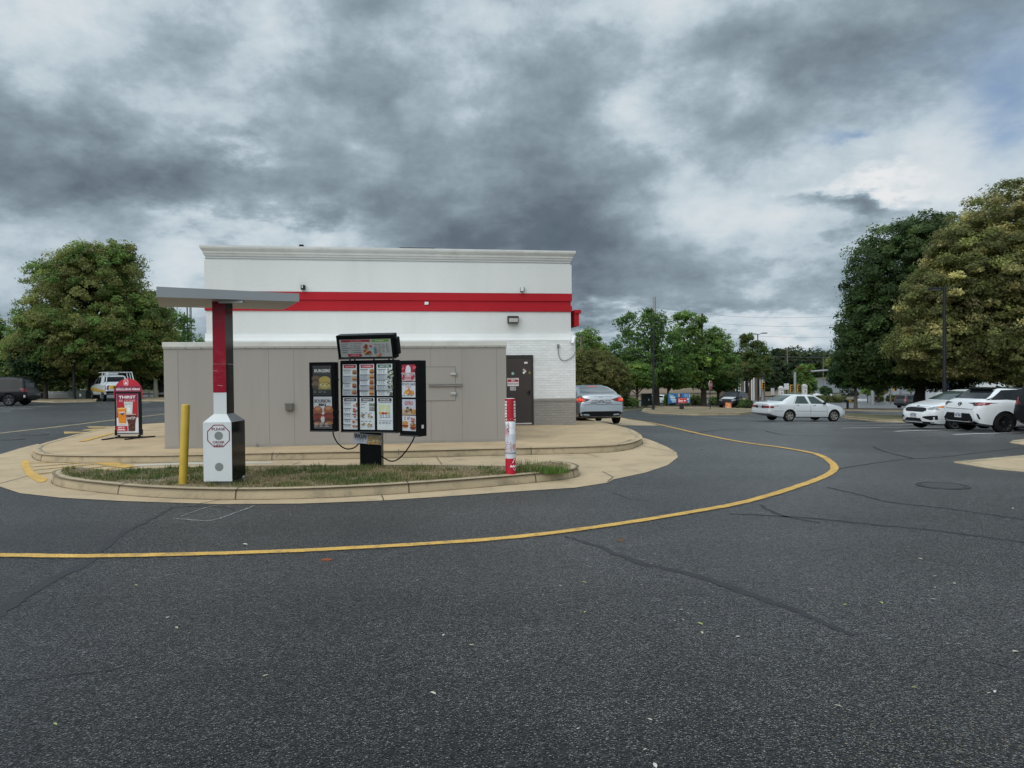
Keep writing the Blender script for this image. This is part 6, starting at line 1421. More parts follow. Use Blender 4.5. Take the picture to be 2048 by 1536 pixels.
Y = 78; f = planted(1313, Y); tree('oak_tree', 'tall open oak with sky showing through beside the black lamp post', f, lobes(1313,Y,f,[(1285,655,42,34,1),(1310,650,28,30,1),(1262,690,36,30,1),(1330,690,30,34,1),(1300,728,56,34,.9),(1255,735,30,28,.9),(1330,735,36,30,.9)]), 12500, 0.226, .50 , (.09,.155,.045), MIDG, .3, .33, 9, fork=3.0, limbs=26, per=36, vc=.32, gap=4.2)
Y = 75; f = planted(1274, Y); tree('street_tree', 'small green tree with thin trunk left of the lamp post', f, lobes(1274,Y,f,[(1274,748,30,22,.9),(1256,757,20,15,.9),(1292,758,20,15,.9)]), 14850, 0.172, .45, MIDG, YELG, .35, .14, 10, fork=1.6)
Y = 80; f = planted(1336, Y); tree('street_tree', 'bright green young tree just right of the lamp post above the blue banner', f, lobes(1336,Y,f,[(1345,744,30,24,.9),(1325,756,22,16,.9),(1362,757,22,16,.9)]), 16200, 0.179, .45, MIDG, YELG, .5, .13, 11, fork=2.0)
Y = 83; f = planted(1407, Y); tree('oak_tree', 'full green oak standing behind the stop sign', f, lobes(1407,Y,f,[(1376,648,26,26,1),(1372,680,36,30,1),(1412,700,44,40,1),(1440,690,26,26,1),(1400,738,54,34,.95),(1370,733,32,30,.95),(1438,730,34,32,.95)]), 23000, 0.218, .52, (.105,.18,.048), YELG, .35, .34, 12, fork=2.6, limbs=24, per=55, vc=.34, gap=3.4)
Y = 86; f = planted(1436, Y); tree('street_tree', 'lower green tree to the right of the stop sign', f, lobes(1436,Y,f,[(1440,752,28,26,.95),(1456,764,20,15,.95),(1424,766,18,12,.95)]), 16200, 0.187, .45, MIDG, DARKG, .35, .18, 13, fork=1.8)
Y = 74; f = planted(1500, Y); tree('young_tree', 'thin young tree with a bent trunk left of the white saloon', f, lobes(1500,Y,f,[(1494,690,12,22,1),(1520,700,14,18,1),(1506,725,28,22,1),(1486,742,26,16,1),(1522,738,18,18,1)]), 10125, 0.179, .38, (.085,.13,.038), BROWNG, .25, .09, 14, fork=3.2, per=40, lean=(-.10,0), gap=4.0)
Y = 140; f = planted(1611, Y); tree('young_tree', 'young tree with a reddening top behind the white saloon roof', f, lobes(1611,Y,f,[(1606,748,14,18,1),(1614,768,16,16,1),(1618,738,8,9,1)]), 9450, 0.296, .5, MIDG, (.20,.10,.035), .16, .12, 15, fork=1.5)
Y = 150; f = planted(1652, Y); tree('young_tree', 'little dark tree beside the small white car', f, lobes(1652,Y,f,[(1652,782,9,8,1),(1648,778,6,6,1)]), 2970, 0.234, .4, DARKG, GREEN, .3, .07, 16, fork=1)
Y = 190; f = planted(1680, Y); tree('young_tree', 'yellowish tree in front of the far parking lot under the mast arm', f, lobes(1680,Y,f,[(1672,752,12,12,1),(1664,726,12,12,1),(1676,740,14,14,1)]), 6750, 0.312, .6, OLIVE, YELG, .5, .12, 17, fork=2)
Y = 130; f = planted(1756, Y); tree('street_tree', 'small tree on the grassy median in front of the side road', f, lobes(1756,Y,f,[(1754,762,14,20,1),(1762,780,10,8,1)]), 6750, 0.265, .5, DARKG, BROWNG, .35, .2, 18, fork=1.4)
Y = 128; f = planted(1735, Y); tree('young_tree', 'leafy sapling on the median left of the small street tree', f, lobes(1735,Y,f,[(1735,778,10,10,1)]), 2970, 0.234, .4, MIDG, YELG, .4, .07, 19, fork=1.0)
Y = 110; f = planted(1822, Y); tree('young_tree', 'pale sparse sapling beyond the leaning dark trunk', f, lobes(1822,Y,f,[(1820,768,12,14,1)]), 945, 0.234, .4, (.12,.15,.07), YELG, .4, .05, 20, fork=2, per=30)
# -- right side
Y = 46; f = planted(1836, Y); tree('dark_maple_tree', 'tall dark green maple at the left of the right-hand trees', f, lobes(1836,Y,f,[(1815,560,105,115,1),(1768,640,76,82,1),(1734,700,53,58,.9),(1830,690,130,75,.9),(1772,728,78,42,.9),(1860,480,62,52,1),(1870,620,90,110,.9),(1890,735,80,40,.9)]), 202500, 0.141, .55, (.050,.086,.026), (.085,.122,.036), .4, .33, 21, fork=2.4, limbs=34, shell=.42, lean=(.05,0))
Y = 62; f = planted(1711, Y); tree('street_tree', 'slender tree with a pale trunk left of the grey crossover', f, lobes(1711,Y,f,[(1712,735,44,36,.9),(1690,750,26,22,.9)]), 16200, 0.172, .5, DARKG, GREEN, .3, .15, 22, fork=2.6, bark=BARKP)
Y = 39; f = planted(2046, Y); tree('golden_maple_tree', 'huge maple with pale golden seed clusters filling the right edge', f, lobes(2046,Y,f,[(2035,470,105,100,1),(1965,540,100,95,1),(1900,610,85,80,1),(2080,590,130,140,1),(1880,690,85,60,.9),(1990,680,120,75,.9),(2100,710,130,60,.9),(1930,500,60,55,1)]), 245699, 0.131, .50, (.135,.150,.050), GOLD, .30, .40, 23, fork=2.6, limbs=40, shell=.45, vc=.32)
Y = 92; f = planted(1962, Y); tree('street_tree', 'small tree by the white sheds beyond the parked hatchbacks', f, lobes(1962,Y,f,[(1960,752,22,18,1),(1940,760,14,12,1),(1978,758,14,12,1)]), 8100, 0.234, .5, GREEN, DARKG, .4, .12, 24, fork=1.8)
# -- shrubs
for i, (px, Yk, ry, rx) in enumerate(((1478,70,8,12),(1494,70,9,11),(1486,69.5,7,10))):
    f = planted(px, Yk); tree('round_shrub', ['clipped green shrub at the foot of the black vehicle','clipped green shrub at the foot of the young tree','low shrub between the two clipped ones'][i], f, [(0,0,mx(ry,Yk)*.9,mx(rx,Yk),mx(rx,Yk),mx(ry,Yk))], 5200, .12, .2, (.07,.1,.03), GREEN, .3, .03, 40+i, fork=.2, cat='shrub', limbs=4, shell=.7, group='shrubs in the tree bed')
for i, (px, py, rx, Yk) in enumerate(((1662,800,22,128),(1690,799,22,130),(1640,797,14,130),(1757,801,7,135),(1782,800,7,135),(1797,800,6,135))):
    f = planted(px, Yk); tree('median_shrub', 'low green hedge clump in the median beyond the lot', f, [(0,0,.55,mx(rx,Yk),1.0,.75)], 2600, .22, .25, (.07,.085,.03), OLIVE, .4, .03, 50+i, fork=.2, cat='shrub', limbs=3, shell=.6, group='shrubs along the median')
for i, (px, Yk, rx, ry) in enumerate(((1253,72,12,11),(1264,73,10,10),(1340,88,11,14),(1390,90,10,12),(1378,92,9,9),(1430,92,10,10))):
    f = planted(px, Yk); tree('bush', 'leafy bush on the brown bank beyond the verge', f, [(0,0,mx(ry,Yk)*.8,mx(rx,Yk),mx(rx,Yk),mx(ry,Yk))], 2200, .2, .25, GREEN, OLIVE, .4, .04, 60+i, fork=.3, cat='shrub', limbs=4, shell=.5, group='bushes on the brown bank')
# -- distant woods
def woods(name, items, seed, leaf, cols, alt, n):
    rng = np.random.default_rng(seed); V=[];K=[]
    for (px, py, rx, ry, Y) in items:
        c = at(px, py, Y); P, N, C, cl = crown_pts([(c.x,c.y,c.z,mx(rx,Y),mx(rx,Y)*.5,mx(ry,Y))], n, mx(5,Y), rng, 60, .6)
        g = np.array([gz(float(a),float(b)) for a,b in P[::50,:2]]).mean(); ok = P[:,2] > g-1; P,N,C = P[ok],N[ok],C[ok]
        k = np.exp(rng.normal()*.22); v, c2 = leaf_cards(P, N, leaf, leaf_cols(C, np.array(cols)*k, alt, .3, rng), rng); V.append(v); K.append(c2)
    o = leaf_mesh(name, np.concatenate(V), 4, np.concatenate(K), LEAFT); o['kind'] = 'stuff'
rw_ = random.Random(77)
woods('far_woods', [(1430+i*13+rw_.uniform(-6,6), 742-rw_.uniform(0,8)-(6 if 1540 < 1430+i*13 < 1600 else 0), 26, 30+rw_.uniform(-4,8), 330+rw_.uniform(-30,60)) for i in range(24)], 5, 1.05, (.060,.085,.036), (.085,.095,.040), 2400)
woods('near_woods', [(1490+i*13+rw_.uniform(-5,5), 756+rw_.uniform(-6,6), 20, 26+rw_.uniform(-3,6), 215+rw_.uniform(-10,25)) for i in range(9)], 6, .7, (.040,.062,.028), (.065,.08,.032), 3000)
woods('left_woods', [(-60+i*22+rw_.uniform(-8,8), 742+rw_.uniform(-10,8), 26, 40+rw_.uniform(-6,8), 100+rw_.uniform(-6,14)) for i in range(23)], 7, .45, (.06,.085,.03), (.11,.11,.04), 2600)
woods('right_woods', [(1700+i*26+rw_.uniform(-8,8), 735+rw_.uniform(-6,6), 26, 20, 420+rw_.uniform(-20,30)) for i in range(16)], 8, 1.2, (.058,.08,.034), (.085,.095,.04), 1500)
woods('middle_woods', [(1150+i*22+rw_.uniform(-8,8), 742+rw_.uniform(-8,8), 26, 34+rw_.uniform(-6,6), 190+rw_.uniform(-10,14)) for i in range(16)], 9, .65, (.05,.072,.03), (.10,.09,.045), 2200)
Y = 320; f = planted(1555, Y); tree('pine_tree', 'tall dark pine on the far wooded skyline', f, lobes(1555,Y,f,[(1555,703,9,5,1),(1556,712,11,5,1),(1554,724,10,8,1)]), 4050, 0.702, 1.2, (.016,.028,.014), DARKG, .3, .3, 30, fork=12, limbs=6)
# ================================================================== STREET FURNITURE
LAMPB = mat('black_pole_paint', (.010,.010,.011), rough=.5, var=.15); STEEL = mat('galvanised_steel', (.33,.34,.35), rough=.5, metal=.4, var=.1); WOOD = mat('weathered_pole_wood', (.16,.14,.115), rough=.9, var=.2, vscale=5, zstretch=.1)
def pole(name, label, px, Y, py_top, r, m, cat='lamp post', heads=(), lean=0.0, base=.0, group=None):
    f = gnd(px, Y); zt = at(px, py_top, Y).z; t = thing(name, label, cat, f, 0, group); h = zt-f.z
    mb = MB(); mb.tube([(0,0,-.2),(lean*h,0,h)], [r*1.1,r*.85], m, 10)
    if base: mb.lathe([(base,-.1),(base,.03),(r*1.5,.09),(r*1.4,.3)], m, 14)
    mb.build('pole', t)
    for (dx, dz, w) in heads:
        mb = MB(); mb.tube([(lean*h,0,h-.10),(lean*h+dx,0,h+dz)], .035, m, 8); mb.build('arm', t)
        mb = MB(); s = 1 if dx > 0 else -1; mb.box((lean*h+dx+s*w/2,0,h+dz), (w,.30,.10), m, bev=.02); mb.box((lean*h+dx+s*w/2,0,h+dz-.055), (w*.7,.22,.02), WHITEM); mb.build('lamp_head', t)
    return t
pole('lamp_post', 'tall black lamp post on the verge before the open oak', 1306, 55.5, 652, .085, LAMPB, base=.16, heads=((-.5,.05,.5),), lean=.012)
pole('lamp_post', 'black lamp post standing in front of the broad left maple', 148, 54.5, 629, .10, LAMPB, base=.2, heads=((.25,.0,.45),))
pole('lamp_post', 'black lamp post in front of the golden maple with one arm', 1889, 33.5, 573, .085, LAMPB, base=.18, heads=((-.15,-.10,.55),))
pole('lamp_post', 'thin black lamp post with a double head beside the young tree', 1516, 84, 668, .07, LAMPB, heads=((-.15,.0,.45),(.5,.1,.6)))
pole('lamp_post', 'dark lamp post just right of the leaning maple trunk', 1848, 62, 760, .12, LAMPB, heads=())
pole('steel_mast', 'grey steel transmission pole rising above the open oak', 1309, 170, 594, .42, STEEL, cat='utility pole', lean=.004)
pole('light_pole', 'grey steel pole seen between the canopy and the white wall', 383, 88, 606, .16, STEEL, cat='lamp post', heads=((-.3,.05,.6),))
pole('light_pole', 'thin dark pole beside the grey steel pole left of the white wall', 376.5, 95, 606, .09, LAMPB, cat='lamp post')
pole('wooden_post', 'short pale wooden post right of the red sidewalk sign', 311, 58, 758, .16, mat('pale_post_wood',(.30,.27,.22),rough=.9,var=.15), cat='post')
pole('utility_pole', 'wooden pole behind the shrubs at the building corner', 1163, 88, 672, .15, WOOD, cat='utility pole')
# arms of the steel transmission pole, wooden utility pole, wires
f = gnd(1575, 235); up = thing('utility_pole', 'wooden utility pole with cross arms behind the white saloon', 'utility pole', f); h = at(1575,697,235).z-f.z
mb = MB(); mb.tube([(0,0,-.3),(0,0,h)], [.26,.17], WOOD, 10); mb.build('pole', up)
mb = MB()
for dz, w in ((-.3,2.9),(-2.0,1.8)): mb.box((0,-.15,h+dz), (w,.12,.14), WOOD)
for x in (-1.3,-.8,.8,1.3): mb.tube([(x,-.15,h-.25),(x,-.15,h+.05)], .05, GREYM, 6)
mb.build('cross_arm', up)
sm = bpy.data.objects['steel_mast']; hm = at(1309,594,170).z-sm.location.z
mb = MB()
for py, s in ((613,-1),(629.5,-1),(629.5,1)): z = at(1309,py,170).z-sm.location.z; mb.tube([(0,0,z-.15),(s*1.1,0,z)], .08, STEEL, 6)
mb.build('insulator_arm', sm)
WIRE = mat('overhead_wire', (.07,.075,.08), rough=.6)
def wire(label, a, b, sag, r=.028, grp='overhead wires across the sky'):
    a = at(*a); b = at(*b); pts = [a.lerp(b, t/24)-Vector((0,0,sag*4*(t/24)*(1-t/24))) for t in range(25)]
    mb = MB(); mb.tube(pts, r, WIRE, 5); o = mb.build('overhead_wire'); tag(o, label, 'wire', grp)
wire('highest overhead wire running right from the steel transmission pole', (1306,613,170), (2100,548,150), 5.5, .022)
wire('second overhead wire running right from the steel transmission pole', (1308,630,170), (2100,578,150), 5, .022)
wire('third overhead wire running right from the steel transmission pole', (1308,646,170), (2100,610,150), 5, .022)
wire('overhead wire sloping from the steel pole down to the building corner', (1302,613,170), (1000,668,190), 2.2, .02)
wire('lower overhead wire from the steel pole down to the building corner', (1304,630,170), (1000,678,190), 2.0, .02)
wire('pale wire crossing the far wood left and right of the wooden utility pole', (1440,711,235), (1900,713,235), .5, .09)
wire('thin lower wire crossing the far wood beside the wooden utility pole', (1575,720,235), (1900,722,235), .5, .05)
# stop sign
f = gnd(1420, 59); st = thing('stop_sign', 'red stop sign on a dark post in the verge', 'stop sign', f, rad(52))
mb = MB(); mb.tube([(0,0,-.1),(0,.0,2.5)], .035, LAMPB, 8); mb.build('post', st)
zc = at(1422.5,770,59).z-f.z; o8 = lambda R, k=1.0: [(R*k*math.cos(PI/8+i*PI/4), zc+R*math.sin(PI/8+i*PI/4)) for i in range(8)]
mb = MB(); T = Matrix(((1,0,0,0),(0,0,-1,0),(0,1,0,0),(0,0,0,1))); mb.prism([(x,z) for x,z in o8(.39)], .04, .06, WHITEM, T); pl = mb.build('sign_plate', st)
p = Panel(lambda u,v,h: (u,-.061-h,v), .001); p.poly(o8(.365), '#a82328'); p.text('STOP', 0, zc, .24, '#d9cfcf', width=.5, bold=.03); p.build('lettering', pl)
# exit sign
f = gnd(1363, 57.3); ex = thing('exit_sign', 'small black and red drive-through exit sign on the verge', 'exit sign', f, rad(-16)); k_ = 57.3/1420; ZZ = lambda py: (821-py)*k_
mb = MB(); mb.span((-.17,-.14,-.1),(.17,.14,ZZ(807)), LAMPB); mb.build('pedestal', ex)
mb = MB(); mb.span((-.42,-.16,ZZ(807.3)),(.40,.16,ZZ(794.3)), LAMPB, bev=.015); cb_ = mb.build('sign_cabinet', ex)
p = Panel(lambda u,v,h: (u,-.161-h,v), .001); z0,z1 = ZZ(805.7),ZZ(795.7); p.rect(-.30,z0,.385,z1,'#c01226'); zm = (z0+z1)/2
p.text('Exit', -.06, zm, .19, '#f2e4e4', width=.33, bold=.03); p.poly([(.16,zm-.02),(.24,zm-.02),(.24,zm-.09),(.34,zm),(.24,zm+.09),(.24,zm+.02),(.16,zm+.02)], '#f2e4e4'); p.rect(-.27,z0+.015,.36,z0+.03,'#e9c9c9'); p.rect(-.27,z1-.03,.36,z1-.015,'#e9c9c9'); p.build('lettering', cb_)
# blue banner
Yb = 76; a = at(1336,787,Yb); b = at(1380,806,Yb); f = gnd(1358,Yb); bn = thing('banner', 'wide blue banner stretched between stakes behind the exit sign', 'banner', f)
zt, zb_ = a.z-f.z, b.z-f.z; hwb = (b.x-a.x)/2
mb = MB()
for s in (-1,1): mb.tube([(s*hwb,.03,-.1),(s*hwb,.03,zt+.1)], .025, GREYM, 6)
mb.build('stake', bn); mb = MB(); mb.span((-hwb,-.005,zb_),(hwb,.005,zt), mat('banner_blue',(.035,.17,.42),rough=.5,var=.06)); bs_ = mb.build('banner_sheet', bn)
p = Panel(lambda u,v,h: (u,-.0055-h,v), .001); zz = (zt+zb_)/2
p.poly([(-hwb*.92,zt-.1),(-hwb*.55,zt-.15),(-hwb*.2,zb_+.12),(-hwb*.62,zb_+.05)], '#9cc0dd'); p.text('Now', -hwb*.6, zz+.15, .22, '#e4eef5', width=.6, bold=.04); p.text('Open', -hwb*.5, zz-.15, .22, '#e4eef5', width=.7, bold=.04)
for k in range(4): p.poly([(hwb*(.35+.16*k),zb_+.05),(hwb*(.42+.16*k),zb_+.05),(hwb*(.52+.15*k),zt-.05),(hwb*(.46+.15*k),zt-.05)], ['#7fb0dc','#c5d8e8'][k%2])
p.rect(hwb*.05,zt-.35,hwb*.2,zt-.05,'#20304c'); p.oval(hwb*-.02,zt-.2,.12,.2,'#c7b09a',10); p.rect(hwb*.5,zb_+.35,hwb*.85,zb_+.5,'#d9e6ef'); p.build('print', bs_)
# green utility cabinet, left cabinet, guard rails
GRN = mat('cabinet_green', (.055,.075,.06), rough=.55, var=.12); 
def cabinet(label, px0, px1, py0, py1, Y, m, dep=.7):
    a = at(px0,py1,Y); b = at(px1,py0,Y); f = Vector(((a.x+b.x)/2, Y, a.z)); t = thing('utility_cabinet', label, 'utility cabinet', f); w = b.x-a.x; h = b.z-a.z
    mb = MB(); mb.span((-w/2,0,-.2),(w/2,dep,h-.05), m, bev=.01); mb.build('housing', t); mb = MB(); mb.span((-w/2-.03,-.03,h-.05),(w/2+.03,dep+.03,h), m, bev=.01); mb.build('lid', t)
    mb = MB()
    for x in (-w/4,w/4): mb.span((x-w/4+.03,-.018,.05),(x+w/4-.03,-.001,h-.12), m)
    mb.build('doors', t); mb = MB(); mb.span((w*.12,-.025,h*.35),(w*.12+.14,-.019,h*.35+.2), PLT); mb.build('notice', t)
cabinet('green utility cabinet behind the left verge near the lamp post', 138, 172, 780.5, 799.5, 55.8, GRN)
cabinet('dark utility cabinet hidden behind the small dark verge tree', 70, 83, 786, 798, 57, mat('cabinet_dark',(.025,.03,.035),rough=.6))
cabinet('tall dark green cabinet on the bank left of the lamp post', 1284, 1304, 787, 809, 79, mat('cabinet_dark_green',(.02,.032,.026),rough=.6))
def guard_rail(label, px0, px1, pys, Y, m):
    a = gnd(px0,Y); b = gnd(px1,Y); t = thing('guard_rail', label, 'guard rail', a); L = (b-a).length
    n = max(2, int(L/2.2))
    for py0, py1 in pys:
        z0 = at(px0,py1,Y).z-a.z; z1 = at(px0,py0,Y).z-a.z; mb = MB(); zm = (z0+z1)/2
        mb.prism([(0,z0),(.05,z0+(z1-z0)*.2),(0,zm),(.05,z1-(z1-z0)*.2),(0,z1),(-.02,z1),(.03,z1-(z1-z0)*.2),(-.02,zm),(.03,z0+(z1-z0)*.2),(-.02,z0)], 0, L, m, Matrix(((0,0,1,0),(-1,0,0,0),(0,1,0,0),(0,0,0,1)))); mb.build('beam', t)
    for i in range(n+1): mb = MB(); mb.box((L*i/n,.08,.3),(.12,.12,.75),m); mb.build('post', t)
GRM = mat('guard_rail_zinc', (.52,.53,.53), rough=.5, metal=.2, var=.08)
guard_rail('grey guard rail left of the green utility cabinet', 96, 136, [(784,790)], 59.5, GRM)
guard_rail('grey guard rail right of the red sidewalk sign', 262, 332, [(786,790)], 59.5, GRM)
guard_rail('grey guard rail between the green cabinet and the pickup truck', 172, 186, [(784,790)], 59.5, GRM)
mb = MB(); a = at(95,798,58.6); b = at(138,790,58.6); mb.box(((a.x+b.x)/2,58.8,(a.z+b.z)/2-.1),(b.x-a.x,.18,b.z-a.z+.25),mat('barrier_concrete',(.50,.49,.46),rough=.85,var=.1),bev=.03); tag(mb.build('concrete_barrier'), 'low pale concrete barrier below the left guard rail', 'barrier')
# mast arms with traffic lights
TRY = mat('signal_yellow', (.62,.32,.02), rough=.45)
def signal(parent, org, s=1.0):
    mb = MB(); mb.span((org.x-.18*s,org.y-.12,org.z-.55*s),(org.x+.18*s,org.y+.12,org.z+.55*s), TRY, bev=.02)
    for k, c in enumerate((mat('signal_lens_off',(.03,.012,.01),rough=.2),)*3): mb.lathe([(0,0),(.11*s,0),(.14*s,.14),(.15*s,.14)], c, 12, Matrix.Translation((org.x,org.y-.12,org.z+(.34-.34*k)*s)) @ Matrix.Rotation(PI/2,4,'X'))
    mb.build('signal_head', parent)
def mast(label, pxp, py_top, Y, arm, heads, r=.16):
    f = gnd(pxp, Y); t = thing('traffic_signal', label, 'traffic light', f); mb = MB(); zt = at(pxp,py_top,Y).z-f.z; mb.tube([(0,0,-.3),(0,0,zt)], [r*1.15,r], STEEL, 10); mb.build('pole', t)
    if arm:
        mb = MB(); mb.tube(smooth_line([at(*q)-f for q in arm],3), [r*.8-.004*i for i in range((len(arm)-1)*3+1)], STEEL, 8); mb.build('mast_arm', t)
    for px, py, s in heads: signal(t, at(px,py,Y-.3)-f, s)
    return t
mast('traffic light on a grey mast arm between the thin lamp post and the saloon', 1525, 748, 105, [(1525,749,105),(1510,747,105),(1499,744,105)], [(1526,772,1.0)])
mast('pair of yellow traffic lights on a grey pole above the white saloon roof', 1590, 744, 115, [], [(1583,777,1.1),(1597,777,1.1)], .20)
t = mast('long curved mast arm reaching out of the dark maple over the far lot', 1745, 742, 110, [(1745,742,110),(1700,738,110),(1662,740,110),(1622,743,110)], [(1674,751,1.0)], .22)
mb = MB(); q = at(1685,748.5,109.5)-t.location; mb.box((q.x,q.y,q.z),(.55,.04,.5),WHITEM); mb.build('street_sign', t)
mast('yellow traffic light on a pole right of the median tree', 1801, 760, 112, [], [(1790,774,1.15)], .11)
pole('lamp_post', 'slim grey post left of the yellow signal on the side road', 1781, 120, 762, .12, WOOD, cat='post'); pole('lamp_post', 'dark thin post just behind the yellow signal pole', 1801.5, 118, 756, .10, LAMPB, cat='post')
pole('lamp_post', 'thin tall lamp post standing in the far parking lot', 1646.5, 245, 715, .09, GREYM)
# stone gate piers with numerals, small signs
for i, (px, py0, py1, tx, lb) in enumerate(((1562,772,790,'3','narrow white gate pier left of the yellow traffic lights'),(1609,768,788,'7','white gate pier with a dark numeral right of the yellow traffic lights'))):
    Yp = 100; a = at(px,py1+6,Yp); h = at(px,py0,Yp).z-a.z; t = thing('gate_pier', lb, 'pillar', a); w = .28
    mb = MB(); mb.span((-w,-w,-.5),(w,w,h-.35), mat('pier_white',(.62,.60,.57),rough=.7,var=.08)); mb.build('shaft', t); mb = MB(); mb.span((-w-.05,-w-.05,h-.35),(w+.05,w+.05,h-.22), MATS['pier_white']); mb.prism([(-w,h-.22),(w,h-.22),(.12,h),(-.12,h)], -.2, .2, MATS['pier_white'], Matrix(((1,0,0,0),(0,0,-1,0),(0,1,0,0),(0,0,0,1)))); mb.build('cap', t)
    p = Panel(lambda u,v,hh: (u,-w-.002-hh,v), .002); p.text(tx, 0, h-1.1, .40, '#4a443f', width=.22, bold=.05); p.rect(-.2,h-.62,.2,h-.55,'#6a635c'); p.build('numeral', t)
def small_sign(label, px, py0, py1, w_px, Y, m, py_base, posts=1):
    a = at(px,py1,Y); b = at(px,py0,Y); f = gnd(px,Y); t = thing('roadside_sign', label, 'sign', f); w = mx(w_px,Y); mb = MB(); mb.span((-w/2,-.03,a.z-f.z),(w/2,.03,b.z-f.z), m); mb.build('panel', t)
    mb = MB(); mb.tube([(0,.05,-.1),(0,.05,a.z-f.z+.05)], .06, LAMPB, 6); mb.build('post', t); return t
small_sign('pale square roadside sign left of the gate piers', 1545, 776, 790, 7, 104, mat('sign_grey',(.42,.43,.44),rough=.6), 796)
small_sign('blue and white roadside sign between the gate piers', 1573, 767, 779, 10, 102, mat('sign_pale',(.55,.58,.60),rough=.6), 796)
mbx = thing('mailbox_sign', 'black post with a cream and orange board near the nose of the white saloon', 'sign', gnd(1695,66)); f = mbx.location
zq = lambda py: at(1695,py,66).z-f.z
mb = MB(); mb.span((-.08,-.08,-.2),(.08,.08,zq(801)), LAMPB); mb.build('post', mbx); mb = MB(); mb.span((-.30,-.1,zq(804)),(-.05,.1,zq(799)), LAMPB); mb.build('box', mbx)
mb = MB(); mb.span((-.06,-.06,zq(799)),(.55,.06,zq(794)), mat('cream_board',(.5,.46,.40),rough=.6)); mb.build('cream_panel', mbx); mb = MB(); mb.span((-.05,-.05,zq(804.5)),(.33,.05,zq(799.3)), mat('orange_board',(.58,.30,.02),rough=.5)); mb.build('orange_panel', mbx)
# orange sign before the dark SUV
f = gnd(1456,67.5); og = thing('roadwork_sign', 'small orange sign leaning in front of the dark vehicle', 'sign', f); T = Matrix.Rotation(rad(-14),4,'X') @ Matrix.Rotation(rad(5),4,'Y')
mb = MB(); mb.box((0,0,.33),(.60,.03,.55),mat('orange_sheet',(.60,.13,.04),rough=.5,var=.2,vscale=6),T=T); mb.build('panel', og); p = Panel(lambda u,v,h: T @ Vector((u,-.016-h,v)), .001)
p.rect(-.24,.40,.24,.50,'#e0a080'); p.oval(.05,.30,.13,.08,'#d9a52f',10,.2,rr); p.rect(-.25,.12,.25,.18,'#e6c3ae'); p.build('print', og)
mb = MB(); 
for x in (-.25,.25): mb.tube([(x,.0,.6),(x,.28,0)], .015, LAMPB, 6)
mb.build('stand', og)
# disabled-parking sign on the golden maple side
f = gnd(1894,42); dp = thing('parking_sign', 'small blue accessible parking sign under the golden maple', 'sign', f); zc2 = at(1896,771,42).z-f.z
mb = MB(); mb.tube([(0,.03,-.1),(0,.03,zc2+.2)], .04, LAMPB, 8); mb.build('post', dp); mb = MB(); mb.span((-.12,-.01,zc2-.17),(.14,.01,zc2+.17), mat('sign_blue',(.02,.10,.35),rough=.4)); q = mb.build('panel', dp)
p = Panel(lambda u,v,h: (u,-.011-h,v), .001); p.oval(.0,zc2+.09,.03,.03,'#cfd9e6',10); p.ring([(.02+.07*math.cos(i*PI/5),zc2-.05+.07*math.sin(i*PI/5)) for i in range(10)], .02, '#cfd9e6'); p.rect(-.02,zc2-.03,.0,zc2+.06,'#cfd9e6'); p.build('wheelchair_symbol', q)
# far buildings and lorry
def house(name, label, px0, px1, py_e, py_r, Y, wall, roof, dep=9.0, wins=(), cat='building', flat=False):
    f0 = gnd(px0,Y); f1 = gnd(px1,Y); t = thing(name, label, cat, (f0.x,Y,min(f0.z,f1.z))); w = f1.x-f0.x; e = at(px0,py_e,Y).z-t.location.z; r = at(px0,py_r,Y).z-t.location.z
    mb = MB(); mb.span((0,0,-.5),(w,dep,e), wall); 
    if not flat: mb.add([(0,.0,e),(0,dep,e),(0,dep/2,r-.05),(w,0,e),(w,dep,e),(w,dep/2,r-.05)], [(0,2,1),(3,4,5)], wall)
    mb.build('wall', t)
    mb = MB()
    if flat: mb.span((-.1,-.1,e),(w+.1,dep+.1,r), roof)
    else:
        for s in (0,1):
            y0 = -.4 if s == 0 else dep+.4; mb.add([(-.3,y0,e-.15),(w+.3,y0,e-.15),(w+.3,dep/2,r),(-.3,dep/2,r),(-.3,y0,e-.03),(w+.3,y0,e-.03),(w+.3,dep/2,r+.12),(-.3,dep/2,r+.12)], [(0,1,2,3),(7,6,5,4),(0,4,5,1),(0,3,7,4),(1,5,6,2)], roof)
    mb.build('roof', t)
    for (a, b, c, d_) in wins:
        mb = MB(); mb.span((w*a,-.06,e*c),(w*b,-.005,e*d_), GLS); o = mb.build('window', t)
        mb = MB()
        for u in (a,b): mb.span((w*u-.07,-.09,e*c-.07),(w*u+.07,-.061,e*d_+.07), WHITEM)
        mb.build('frame', o)
    return t
BRH = mat('brown_brick', (.14,.10,.075), rough=.85, var=.12); RFH = mat('grey_shingle', (.085,.08,.08), rough=.9, var=.12)
hs = house('brick_house', 'brown brick house with a grey roof behind the young tree', 1466, 1530, 751, 731, 150, BRH, RFH, 10, ((.08,.22,.30,.75),(.36,.48,.30,.75),(.78,.84,.15,.85)))
mb = MB()
for px in (1477.5,1504,1508): q = at(px,751,148.6); mb.tube([(q.x-hs.location.x,-1.3,-.3),(q.x-hs.location.x,-1.3,q.z-hs.location.z)], .12, WHITEM, 8)
mb.build('porch_posts', hs)
house('white_shed', 'white gabled shed seen between the trunk and the hatchback roof', 1872, 1912, 775, 771, 128, mat('shed_white',(.66,.67,.68),rough=.6), RFH, 6)
house('white_store', 'long white store front far behind the two hatchbacks', 1950, 1985, 762, 757, 175, mat('store_white',(.60,.61,.62),rough=.7), RFH, 8, flat=True)
house('dark_store', 'dark low building beyond the far parking lot', 1626, 1664, 752, 742, 330, mat('dark_cladding',(.03,.032,.035),rough=.7), RFH, 12, flat=True)
